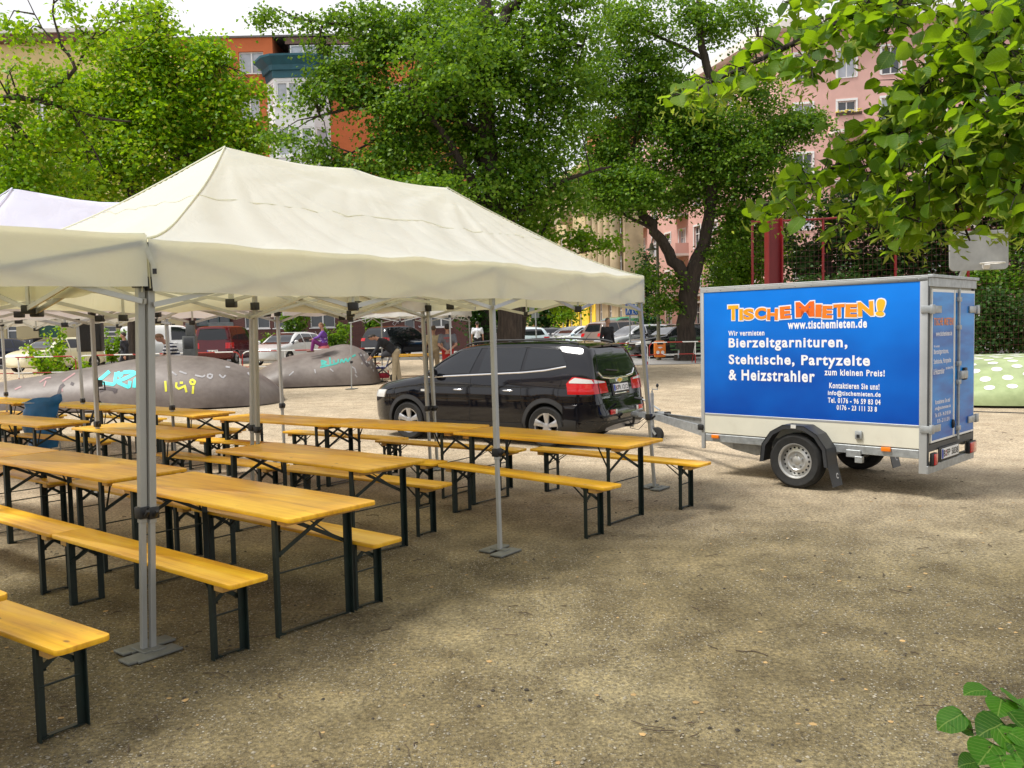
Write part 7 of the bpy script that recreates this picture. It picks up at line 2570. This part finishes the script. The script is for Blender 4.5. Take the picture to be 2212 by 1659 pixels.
sprout("leafy shoots behind the loudspeaker before the shop window", 240, 40, 1.9, 4, 8, LEAF_FRESH, .7, .14)
sprout("creeper covered young tree before the brick wall", 640, 48, 3.6, 5, 12, LEAF_LIME, .9, .16)
sprout("bush behind the sitting child", 735, 46, 1.9, 6, 14, LEAF_LIME, 1.1, .16)
sprout("low bush under the brick wall window left of the child", 590, 50, 1.5, 7, 10, LEAF_LIME, .8, .16)
sprout("climbing plant on the brick wall over the bending man", 805, 55.8, 4.0, 8, 9, LEAF_LIME, .8, .18)
sprout("green weeds by the parked cars right of the thick trunk", 1195, 40, 1.0, 9, 14, LEAF_FRESH, 1.1, .12)
sprout("weeds before the silver parked car", 1335, 36.5, .8, 10, 9, LEAF_FRESH, .6, .10)
sprout("weeds at the foot of the pink house", 1418, 62, 1.6, 11, 8, LEAF_FRESH, .9, .2)

# ---- the near lime tree whose branches hang into the picture at the upper right
HEART = [(0, -.46), (.22, -.54), (.43, -.42), (.54, -.18), (.52, .07), (.41, .28), (.22, .43), (0, .56)]
def heart_leaves(P, N, T, S, name, mat, parent, rng):
    """heart shaped blades with a folded midrib and a drooping tip; T points to the tip"""
    vs, fs, uvs = [], [], []
    m = len(HEART)
    for p, n, t, s in zip(P, N, T, S):
        n = n / np.linalg.norm(n)
        t = t - n * np.dot(t, n)
        t /= np.linalg.norm(t) + 1e-9
        b = np.cross(n, t)
        fold, curl = rng.uniform(.08, .55), rng.uniform(-.12, .55)
        asym = rng.uniform(.88, 1.12)
        o = len(vs)
        mid = []
        for k in range(m):
            y = HEART[k][1] if k else -.40
            mid.append(y)
        def pt(x, y):
            z = fold * abs(x) - curl * (y + .1) ** 2 * (1 if y > -.1 else .3) + .025 * math.sin(9 * y + 14 * abs(x))
            return p + (b * x + t * y + n * z) * s
        for k in range(m):
            vs.append(pt(0, mid[k]))
            uvs.append((0, mid[k]))
        for sd in (-1, 1):
            for k in range(1, m - 1):
                x, y = HEART[k]
                vs.append(pt(sd * x * (asym if sd > 0 else 2 - asym), y + rng.uniform(-.012, .012)))
                uvs.append((sd * x, y))
        for si in range(2):
            e = o + m + si * (m - 2)
            edge = [o] + [e + k for k in range(m - 2)] + [o + m - 1]
            for k in range(m - 1):
                q = [o + k, o + k + 1, edge[k + 1], edge[k]]
                q2 = []
                for i in q:
                    if i not in q2: q2.append(i)
                fs.append(tuple(q2 if si else q2[::-1]))
    me = bpy.data.meshes.new(name)
    me.from_pydata([tuple(v) for v in vs], [], fs)
    me.validate()
    uvl = me.uv_layers.new(name="blade")
    for lp in me.loops:
        uvl.data[lp.index].uv = uvs[lp.vertex_index]
    me.polygons.foreach_set('use_smooth', [True] * len(me.polygons))
    me.materials.append(mat)
    return link(name, me, parent)

def near_tree():
    rng = np.random.default_rng(5)
    rnd = random.Random(5)
    base = Vector((4.9, 2.6, 0))
    t = thing("lime_tree", "near lime tree whose big heart shaped leaves hang in at the upper right", "tree", base, 0, "trees on the square")
    tr = MB()
    limb(tr, [Vector((0, 0, -.1)), Vector((0, .05, .5)), Vector((-.05, .1, 2.2)), Vector((-.2, .2, 4.0)), Vector((-.2, .1, 6.0)), Vector((0, 0, 8.5))], [.34, .24, .21, .17, .12, .04], 3, 16, 4, .03)
    tr.obj("trunk", BARK_L, t, smooth=70)
    br = MB()
    trunk_pt = Vector((-.2, .2, 3.9))
    # branches: picture points with depth, ending in the frame
    B = [[(2330, -260, 3.2), (2150, -120, 3.4), (1960, -30, 3.5), (1800, 55, 3.6), (1650, 125, 3.7), (1530, 180, 3.75), (1450, 222, 3.8)],
         [(2330, -200, 3.3), (2200, -60, 3.4), (2075, 80, 3.5), (1960, 230, 3.6), (1850, 330, 3.7), (1740, 400, 3.8), (1650, 445, 3.85)],
         [(2360, -150, 3.1), (2220, 20, 3.2), (2120, 130, 3.3), (2080, 300, 3.4), (2060, 430, 3.5), (2095, 520, 3.5)],
         [(2420, -80, 3.0), (2300, 120, 3.1), (2220, 240, 3.2), (2150, 330, 3.2), (2120, 420, 3.3)],
         [(2330, -260, 3.5), (2100, -140, 3.8), (1900, -60, 3.9), (1760, -20, 4.0), (1690, 10, 4.0)],
         [(1960, 230, 3.6), (1900, 340, 3.6), (1850, 430, 3.7), (1830, 490, 3.7)],
         [(2060, 90, 3.5), (1990, 200, 3.4), (1940, 330, 3.4), (1950, 440, 3.4)],
         [(1800, 55, 3.6), (1760, 120, 3.6), (1720, 170, 3.6)], [(1960, -30, 3.5), (1920, 60, 3.5), (1890, 110, 3.5)],
         [(2220, 20, 3.2), (2150, 60, 3.2), (2050, 110, 3.2)], [(2300, 120, 3.1), (2240, 180, 3.0), (2170, 230, 3.0), (2100, 250, 3.0)],
         [(2380, 200, 3.0), (2280, 330, 3.0), (2200, 420, 3.1), (2180, 500, 3.1)], [(2080, 300, 3.4), (2010, 380, 3.4), (1960, 470, 3.5), (1930, 520, 3.5)]]
    # (start share, spread px across, leaves per 100 px)
    L = [(.40, 42, 34), (.30, 48, 36), (.18, 62, 34), (.15, 70, 34), (.25, 40, 32), (.1, 45, 30), (.1, 50, 28), (.2, 36, 24), (.2, 45, 30), (.1, 55, 32), (.1, 60, 34), (.1, 66, 34), (.1, 55, 30)]
    P, N, T, S, BP, BN, BS = [], [], [], [], [], [], []
    for k, (b, (s0, spread, per)) in enumerate(zip(B, L)):
        pts = [D(*p) - base for p in b]
        r0 = .024 if k < 5 else .010
        if k < 5:
            pts = [trunk_pt, trunk_pt.lerp(pts[0], .5) + Vector((0, 0, .25))] + pts
            b = [b[0], b[0]] + b
        q = limb(br, pts, [r0 * 1.6] * 2 + [r0 * (1 - .85 * i / (len(pts) - 3)) for i in range(len(pts) - 2)] if k < 5 else [r0 * (1 - .8 * i / (len(pts) - 1)) for i in range(len(pts))], 40 + k, 7, 3, .02)
        bb = B[k]
        tot = sum(math.dist(a[:2], c[:2]) for a, c in zip(bb, bb[1:]))
        n = int(tot * (1 - s0) / 100 * per * 1.25)
        rs = resample(bb, 60)
        for _ in range(n):
            f = s0 + (1 - s0) * rnd.random()
            a = rs[min(59, int(f * 59))]
            tap = 1 - .55 * max(0, (f - .6) / .4)
            px = a[0] + rnd.gauss(0, 1) * spread * tap
            py = a[1] + rnd.gauss(0, .8) * spread * tap + 14
            Yd = a[2] + rnd.gauss(0, .16)
            if px < 2240 and py > 565 and px < 2040: continue
            if 2035 < px < 2212 and py > 488 and (px > 2128 or rnd.random() < .5): continue
            p = D(px, py, Yd) - base
            P.append(np.array(p))
            n_ = rng.normal(size=3) * .55 + [0, -.25, .75]
            N.append(n_)
            T.append(np.array([rng.normal() * .6 - .3, rng.normal() * .5, -.75]))
            S.append(rng.uniform(.040, .076))
            an = Vector(D(a[0], a[1], a[2]) - base)
            if rnd.random() < .5:
                tipb = p - Vector(tuple(T[-1])).normalized() * S[-1] * .4
                br.tube([an, an.lerp(tipb, .6) + Vector((0, 0, .02)), tipb], [.0028, .002, .0012], 4, cap=False)
            if rnd.random() < .34:
                c = np.array(p) + rng.normal(size=3) * .03 - [0, 0, .05]
                for _ in range(5):
                    BP.append(c + rng.normal(size=3) * .028)
                    BN.append(rng.normal(size=3))
                    BS.append(rng.uniform(.022, .05))
    br.obj("limb", BARK, t, smooth=70)
    heart_leaves(P, N, T, S, "crown", LEAF_NEAR, t, rng)
    leaf_cloud(np.array(BP), np.array(BN), np.array(BS), rng, "blossom_bract", BRACT, t, .16)
    # the unseen rest of its crown, added above and right to darken the foreground
    PP = []
    for _ in range(200):
        v = rng.normal(size=3)
        v /= np.linalg.norm(v)
        c = np.array([.4, -.6, 6.2]) + v * np.array([3.6, 3.2, 2.2]) * rng.uniform(.6, 1)
        if c[2] < 3.9: continue
        PP.append(c + rng.normal(size=(16, 3)) * [.3, .3, .12])
    PP = np.concatenate(PP)
    w = PP + np.array(base)
    # keep the picture itself free of it
    rel = w - np.array([0, 0, CAM_H])
    fw = rel @ np.array(_fwd)
    u, v = rel @ np.array(_rc), rel @ np.array(_uc)
    keep = ~((fw > .1) & (abs(u) < fw * .62) & (abs(v) < fw * .48))
    PP = PP[keep]
    leaf_cloud(PP, rng.normal(size=(len(PP), 3)) * .6 + [0, 0, .8], rng.uniform(.10, .17, len(PP)), rng, "crown", LEAF_LIME, t)
near_tree()

def corner_shoot():
    rng = np.random.default_rng(12)
    base = at(2290, 1720, 0)
    t = thing("lime_sapling", "young lime shoot with bright leaves at the lower right corner", "plant", base)
    st = MB()
    L = [(2110, 1492, .40, 56, (-.9, -.2, -.1)), (2052, 1556, .36, 62, (-1, -.3, -.15)), (2160, 1525, .40, 62, (-.2, -.5, -.8)), (2192, 1515, .42, 66, (.6, -.3, -.2)), (2075, 1570, .34, 52, (-.7, .3, .1)), (2140, 1575, .36, 64, (-.8, -.2, -.2)), (2205, 1565, .38, 60, (.5, -.4, -.4)), (2130, 1630, .34, 74, (-.5, -.5, -.4)), (2180, 1605, .36, 72, (.1, -.6, -.6)), (2205, 1640, .34, 70, (.3, -.5, -.5)), (2170, 1660, .33, 70, (-.3, -.6, -.4)), (2120, 1670, .30, 60, (-.6, -.4, -.3)), (2212, 1600, .37, 60, (.5, -.4, .1)), (2225, 1540, .36, 60, (.6, .1, -.3)), (2090, 1650, .24, 40, (-.8, -.2, -.2)), (2200, 1585, .3, 60, (-.2, .3, -.5))]
    P, N, T, S = [], [], [], []
    for px, py, z, w, tip in L:
        p = at(px, py, z) - base
        P.append(np.array(p))
        N.append(np.array([rng.normal() * .35, -.35 + rng.normal() * .25, .8]))
        T.append(np.array(tip) + rng.normal(size=3) * .15)
        S.append(w * (p + base).y / FPX * .98)
        m = Vector((p.x * .35 + .05, p.y * .35, p.z * .7))
        st.tube([(0, 0, -.02), m, p - Vector(tip).normalized() * S[-1] * .3], [.006, .004, .0018], 5)
    st.obj("stem", pm("green_stem", (.09, .07, .03), .7), t)
    heart_leaves(P, N, T, S, "leaf", LEAF_SHOOT, t, rng)
corner_shoot()
# ------------------------------------------------------------------ people
SKIN = pm("skin", (.42, .22, .15), .55, 0, .06, 8)
def cap(mb, a, b, ra, rb, n=12):
    """tapered limb with round ends"""
    a, b = Vector(a), Vector(b)
    d = (b - a)
    L = d.length
    d.normalize()
    q, r = [], []
    for k in range(5):
        x = math.pi / 2 * k / 4
        q.append(a - d * ra * math.cos(x))
        r.append(max(ra * math.sin(x), .002))
    for k in range(1, 4):
        q.append(a.lerp(b, k / 4))
        r.append(ra + (rb - ra) * k / 4)
    for k in range(5):
        x = math.pi / 2 * (1 - k / 4)
        q.append(b + d * rb * math.cos(x))
        r.append(max(rb * math.sin(x), .002))
    mb.tube(q, r, n)

def fused(mb, name, mat, parent, vox, smooth=3):
    """one continuous skin grown over overlapping forms"""
    o = mb.obj("tmp", None)
    m = o.modifiers.new("r", 'REMESH')
    m.mode, m.voxel_size = 'VOXEL', vox
    s = o.modifiers.new("s", 'SMOOTH')
    s.iterations, s.factor = smooth, .5
    me = evaluated(o)
    bpy.data.objects.remove(o)
    me.name = name
    me.polygons.foreach_set('use_smooth', [True] * len(me.polygons))
    me.materials.clear()
    me.materials.append(mat)
    return link(name, me, parent)

def hand(mb, w, d, side, curl=.5):
    """palm, four unequal bent fingers and a thumb from its side"""
    w, d, side = Vector(w), Vector(d).normalized(), Vector(side).normalized()
    n = d.cross(side)
    pe = w + d * .085
    for s in (-.028, -.010, .010, .028):
        cap(mb, w + side * s * .6, pe + side * s, .016, .015, 8)
    for s, L in ((-.030, .060), (-.010, .075), (.010, .080), (.030, .068)):
        k = pe + side * s
        m = k + (d * (1 - .4 * curl) + n * curl * .8).normalized() * L * .5
        e = m + (d * (1 - curl) + n * curl * 1.3).normalized() * L * .5
        cap(mb, k, m, .0115, .0105, 8)
        cap(mb, m, e, .0105, .009, 8)
    a = w + d * .03 + side * .03
    b = a + (d * .7 + side * .7).normalized() * .04
    cap(mb, a, b, .014, .012, 8)
    cap(mb, b, b + (d * .9 + side * .2 + n * .3).normalized() * .035, .012, .010, 8)

def person(label, loc, rz, J, shirt, trousers, hair=(.02, .014, .01), sleeves='short', legs='long', shoes=(.02, .02, .02), group="people on the square", scale=1.0, stripes=False, cut_at=None, print_m=None, cap_col=None):
    """J: joints in metres, front of the body towards -y; keys head neck chest pelvis and lists shL elL haL hipL knL foL (R likewise)"""
    t = thing("person", label, "person", loc, rz, group)
    t.scale = (scale,) * 3
    V = {k: Vector(v) for k, v in J.items()}
    b = MB()
    hd, nk, ch, pv = V['head'], V['neck'], V['chest'], V['pelvis']
    up = (hd - nk).normalized()
    fw = V.get('face', Vector((0, -1, 0))).normalized()
    sx = fw.cross(up).normalized()
    R = Matrix((sx, fw, up)).transposed().to_4x4()
    h = MB()
    h.ball((0, 0, .03), (.076, .095, .105), 20, 14)
    h.ball((0, .015, -.055), (.055, .07, .06), 16, 10)
    h.ball((0, .098, -.012), (.014, .02, .022), 8, 6)
    h.ball((0, .088, .018), (.012, .02, .03), 8, 6)
    for s in (-1, 1):
        h.ball((s * .078, -.005, .0), (.012, .022, .034), 8, 6)
        h.ball((s * .03, .08, -.03), (.02, .02, .02), 8, 6)
    h.ball((0, .078, -.055), (.026, .018, .012), 8, 6)
    h.xf(Matrix.Translation(hd) @ R)
    b.add(h.v, h.f)
    cap(b, nk - up * .05, hd - up * .04, .056, .052)
    sho = (V['shL'] - V['shR'])
    cap(b, ch + sho * .26, ch - sho * .26, .115, .115)
    cap(b, ch, pv, .125, .125)
    cap(b, pv + sho.normalized() * .07, pv - sho.normalized() * .07, .115, .115)
    cap(b, ch + (nk - ch) * .4, nk, .09, .06)
    for s in 'LR':
        sh, el, ha, hp, kn, fo = (V[k + s] for k in ('sh', 'el', 'ha', 'hip', 'kn', 'fo'))
        cap(b, ch.lerp(sh, .6), sh, .075, .058)
        cap(b, sh, el, .052, .040)
        cap(b, el, ha, .040, .027)
        d = (ha - el).normalized()
        hand(b, ha, V.get('hd' + s, d), V.get('hs' + s, sho * (-1 if s == 'L' else 1) * .5 + fw))
        cap(b, hp, kn, .085, .056)
        cap(b, kn, fo + Vector((0, 0, .08)), .056, .036)
        ft = V.get('toe' + s, Vector((0, -1, 0)))
        cap(b, fo + Vector((0, 0, .045)) - ft * .03, fo + Vector((0, 0, .035)) + ft * .15, .04, .032)
    body = fused(b, "body", SKIN, t, .0125, 2)
    # clothing
    c = MB()
    cap(c, ch + sho * .27, ch - sho * .27, .132, .132)
    cap(c, ch, pv + (ch - pv) * .08, .142, .140)
    cap(c, ch + (nk - ch) * .3, ch + (nk - ch) * .78, .10, .072)
    cap(c, pv + sho.normalized() * .06 + (ch - pv) * .1, pv - sho.normalized() * .06 + (ch - pv) * .1, .125, .125)
    for s in 'LR':
        sh, el, ha = V['sh' + s], V['el' + s], V['ha' + s]
        cap(c, ch.lerp(sh, .6), sh, .088, .072)
        if sleeves == 'long':
            cap(c, sh, el, .066, .054)
            cap(c, el, el.lerp(ha, .92), .054, .040)
        else:
            cap(c, sh, sh.lerp(el, .72), .068, .062)
    sm = shirt
    fused(c, "shirt", sm, t, .016, 3)
    c = MB()
    cap(c, pv + sho.normalized() * .07, pv - sho.normalized() * .07, .130, .130)
    for s in 'LR':
        hp, kn, fo = V['hip' + s], V['kn' + s], V['fo' + s]
        cap(c, hp, kn, .100, .075)
        if legs == 'long':
            cap(c, kn, kn.lerp(fo + Vector((0, 0, .06)), .95), .075, .062)
    fused(c, "trousers", trousers, t, .016, 3)
    for s in 'LR':
        fo = V['fo' + s]
        ft = V.get('toe' + s, Vector((0, -1, 0)))
        k = MB()
        cap(k, fo + Vector((0, 0, .05)) - ft * .04, fo + Vector((0, 0, .045)) + ft * .16, .05, .043)
        k.v = [(p[0], p[1], max(p[2], fo.z + .002)) for p in k.v]
        k.obj("shoe", pm("shoe_%02d" % int(shoes[0] * 99), shoes, .6), t)
    hr = MB().ball((0, -.012, .045), (.083, .098, .10), 18, 12)
    hr.v = [(x, min(y, .075 if z > .07 else .02), max(z, -.03 + max(0, y) * 1.1)) for x, y, z in hr.v]
    hr.xf(Matrix.Translation(hd) @ R).obj("hair", pm("hair_%02d" % int(hair[0] * 99), hair, .7, 0, .3, 30), t)
    if cap_col:
        k = MB().ball((0, -.005, .075), (.088, .105, .075), 16, 10)
        k.xf(Matrix.Translation(hd) @ R).obj("cap", pm("cap_dark", cap_col, .8), t)
    return t

def stand(lean=0.0, armL=None, armR=None):
    J = dict(head=(0, -.02, 1.64), neck=(0, 0, 1.48), chest=(0, 0, 1.30), pevis=None, pelvis=(0, 0, .96), shL=(.20, 0, 1.41), shR=(-.20, 0, 1.41), elL=(.26, .03, 1.12), elR=(-.26, .03, 1.12), haL=(.27, -.04, .87), haR=(-.27, -.04, .87), hipL=(.09, 0, .92), hipR=(-.09, 0, .92), knL=(.10, -.02, .50), knR=(-.10, -.02, .50), foL=(.11, .0, 0), foR=(-.11, .0, 0))
    J.pop('pevis')
    return J

def cloth(n, c, r=.85):
    return pm("cloth_" + n, c, r, 0, .12, 10, .2, 40)

def people():
    # man with grey shirt, hands behind his back, seen from behind
    J = stand()
    J.update(elL=(.27, .12, 1.14), elR=(-.27, .12, 1.14), haL=(.05, .19, .97), haR=(-.04, .20, .95), hdL=(-.7, .1, -.5), hdR=(.7, .1, -.5), hsL=(0, .3, -1), hsR=(0, .3, -1))
    g = GX(966, 27.6)
    t = person("man seen from behind in a grey shirt and red trousers, hands behind his back", g, math.pi + .05, J, cloth("grey", (.14, .145, .17)), cloth("red", (.42, .02, .02)), cap_col=(.03, .03, .035), scale=1.03)
    k = MB()
    rnd = random.Random(4)
    for r, (w, z) in enumerate(((.12, 1.345), (.10, 1.31), (.05, 1.26), (.04, 1.21))):
        n = int(w / .03) * 2
        for i in range(n):
            x = -w + 2 * w * (i + .5) / n
            k.box((x, .149 + .003 * r, z + .02 * (1 - (x / .12) ** 2)), (.02, .004, .022))
    k.obj("shirt_print", pm("print_red", (.45, .05, .04), .7), t)
    J = stand()
    J.update(elR=(-.30, .05, 1.13), haR=(-.20, -.12, 1.0))
    person("man in a beige shirt and sand trousers half hidden behind a tent pole", GX(936, 28.4), math.pi - .2, J, cloth("beige", (.46, .38, .24)), cloth("sand", (.34, .27, .17)), hair=(.10, .07, .05))
    # man bending over the pushchair, side view facing left
    J = dict(head=(0, -.60, 1.40), neck=(0, -.47, 1.36), chest=(0, -.30, 1.24), pelvis=(0, .06, .95), shL=(.19, -.39, 1.30), shR=(-.19, -.39, 1.30), elL=(.21, -.50, 1.03), elR=(-.21, -.52, 1.03), haL=(.12, -.64, .84), haR=(-.14, -.68, .85), hipL=(.09, .04, .90), hipR=(-.09, .04, .90), knL=(.10, .0, .49), knR=(-.10, .10, .50), foL=(.10, -.02, 0), foR=(-.10, .16, 0), face=(0, -.75, -.66))
    g = G(853, 830)
    person("man in a black jacket and beige trousers bending over a pushchair", g, math.radians(-82), J, cloth("black", (.012, .013, .018)), cloth("khaki", (.40, .33, .22)), sleeves='long', hair=(.03, .02, .015), shoes=(.25, .25, .25), scale=1.05)
    # pushchair
    g2 = G(822, 826)
    t = thing("pushchair", "dark blue starry pushchair with red basket before the bending man", "pushchair", g2, math.radians(-80))
    FR = pm("frame_dark", (.05, .05, .055), .4, .4)
    BLU = pm("blue_star_cloth", (.02, .022, .14), .8, 0, .3, 12)
    f = MB()
    for x in (-.24, .24):
        f.tube([(x, .62, .98), (x, .35, .62), (x, -.28, .14)], .014, 8).tube([(x, .42, .12), (x, -.1, .56)], .014, 8)
    f.tube([(-.24, .62, .98), (.24, .62, .98)], .016, 8).tube([(-.24, .42, .12), (.24, .42, .12)], .012, 8)
    f.obj("frame", FR, t)
    MB().sheet([[Vector((x, y, z)) for x in (-.2, -.1, 0, .1, .2)] for y, z in ((.34, .84), (.26, .62), (.16, .44), (-.12, .44), (-.26, .30))], lambda p: Vector((0, .02, .05))).obj("seat", BLU, t)
    st = MB()
    rnd = random.Random(2)
    for _ in range(40):
        st.ball((rnd.uniform(-.2, .2), rnd.uniform(-.2, .12), .50 + rnd.uniform(0, .02)), .014, 6, 4)
    for _ in range(26):
        y = rnd.uniform(.17, .34)
        st.ball((rnd.uniform(-.2, .2), y - .01, .46 + (y - .16) * 2.1), .014, 6, 4)
    st.obj("white_star", WHITE_PAINT, t)
    MB().sheet([[Vector((.22 * math.cos(a), .30 - .30 * math.sin(a2) * .9, .80 + .20 * math.cos(a2) * math.sin(a) + .03)) for a in np.linspace(.0, math.pi, 9)] for a2 in np.linspace(-.3, 1.2, 6)], lambda p: Vector((0, 0, -.015))).obj("hood", pm("hood_black", (.015, .015, .02), .8), t)
    MB().box((0, .08, .22), (.38, .42, .16)).obj("basket", pm("basket_red", (.30, .012, .03), .8, 0, .25, 9), t, bevel=.03)
    for x in (-.25, .25):
        for y, r in ((-.30, .10), (.44, .13)):
            MB().lathe([(.03, -.018), (r * .8, -.022), (r, -.012), (r, .012), (r * .8, .022), (.03, .018)], 18, Matrix.Translation((x, y, r)) @ Matrix.Rotation(math.radians(90), 4, 'Y'), closed=True).obj("wheel", RUBBER, t)
    # child sitting on the mound
    m = [o for o in COL.objects if o.get('label', '').startswith('rounded grey concrete')][0]
    sf = [c for c in m.children if c.name.startswith('surface')][0]
    bv = bvh_of(sf.data)
    r = ray(690, 752).normalized()
    h = bv.ray_cast(Vector((0, 0, CAM_H)) - m.location, r)
    g = h[0] + m.location if h[0] is not None else D(690, 752, 27)
    J = dict(head=(0, -.04, .93), neck=(0, 0, .76), chest=(0, .02, .58), pelvis=(0, .05, .22), shL=(.17, 0, .68), shR=(-.17, 0, .68), elL=(.20, -.16, .50), elR=(-.20, -.16, .50), haL=(.10, -.36, .44), haR=(-.10, -.36, .44), hipL=(.09, .0, .16), hipR=(-.09, .0, .16), knL=(.11, -.36, .36), knR=(-.11, -.36, .36), foL=(.11, -.44, -.08), foR=(-.11, -.44, -.08))
    t = person("child in a purple patterned jacket and purple leggings sitting on the rounded mound", g + Vector((.08, .18, -.06)), math.radians(-75), J, cloth("purple", (.13, .045, .28)), cloth("plum", (.16, .015, .13)), sleeves='long', hair=(.16, .08, .035), shoes=(.20, .10, .08), scale=.80)
    k = MB()
    rnd = random.Random(7)
    for _ in range(46):
        a, z = rnd.uniform(0, 6.28), rnd.uniform(.22, .68)
        k.ball((.146 * math.cos(a) * 1.1, .03 + .148 * math.sin(a), z), .017, 6, 4)
    k.obj("jacket_dots", pm("lilac_dots", (.50, .42, .62), .8), t)
    MB().lathe([(.13, .28), (.20, .14), (.23, .06), (.22, .06), (.12, .27)], 18, Matrix.Translation((0, .02, 0)), closed=True).obj("skirt", cloth("coral", (.62, .16, .18)), t)
    # man in the striped shirt behind the long mound, bending forward to the left
    m, n, l, out = newmat("striped_cloth")
    tc = n.new("ShaderNodeTexCoord")
    sp = n.new("ShaderNodeSeparateXYZ")
    l.new(tc.outputs["Object"], sp.inputs["Vector"])
    md = n.new("ShaderNodeMath")
    md.operation = 'PINGPONG'
    l.new(sp.outputs["Z"], md.inputs[0])
    md.inputs[1].default_value = .046
    gt = n.new("ShaderNodeMath")
    gt.operation = 'GREATER_THAN'
    l.new(md.outputs["Value"], gt.inputs[0])
    gt.inputs[1].default_value = .022
    cr = ramp(n, l, gt.outputs["Value"], [(0, (.70, .70, .70)), (1, (.018, .022, .05))])
    bs = n.new("ShaderNodeBsdfPrincipled")
    bs.inputs["Roughness"].default_value = .85
    l.new(cr.outputs["Color"], bs.inputs["Base Color"])
    l.new(bs.outputs["BSDF"], out.inputs["Surface"])
    J = stand()
    J.update(head=(.06, -.34, 1.56), neck=(0, -.22, 1.44), chest=(0, -.12, 1.28), shL=(.23, -.14, 1.37), shR=(-.23, -.14, 1.37), elL=(.30, -.24, 1.10), elR=(-.30, -.22, 1.12), haL=(.20, -.44, 1.02), haR=(-.16, -.46, 1.0), face=(.3, -.7, -.6))
    person("stout man in a black and white striped shirt behind the long mound", GX(379, 24.4), math.radians(-60), J, m, cloth("navy", (.02, .025, .05)), hair=(.16, .10, .07), scale=1.08).scale = (1.3, 1.25, 1.06)
    # dark walkers
    J = stand()
    J.update(knL=(.10, -.16, .50), foL=(.10, -.26, 0), knR=(-.10, .02, .50), foR=(-.10, .28, .03), elL=(.25, .14, 1.14), haL=(.25, .10, .92), elR=(-.24, -.10, 1.14), haR=(-.22, -.30, 1.02))
    person("woman in dark clothes walking left behind the barrier", GX(267, 31), math.radians(-85), J, cloth("ink", (.014, .014, .02)), cloth("ink", (.014, .014, .02)), sleeves='long', hair=(.025, .016, .012), scale=.98)
    J = stand()
    person("man in a dark jacket looking back beside the parked cars", GX(1312, 31.5), math.radians(35), J, cloth("coal", (.011, .011, .014)), cloth("coal", (.011, .011, .014)), sleeves='long', hair=(.10, .07, .05), scale=1.05)
    J = stand()
    person("dark haired person in a black top right of the forked tree trunk", GX(1493, 40), math.radians(70), J, cloth("ink", (.014, .014, .02)), cloth("navy", (.02, .025, .05)), hair=(.02, .014, .012), scale=1.02)
    person("person in a white shirt and dark trousers beside the dark leaved tree", GX(1031, 42), math.pi, J, cloth("white", (.60, .62, .66)), cloth("ink", (.014, .014, .02)), hair=(.03, .02, .015))
people()
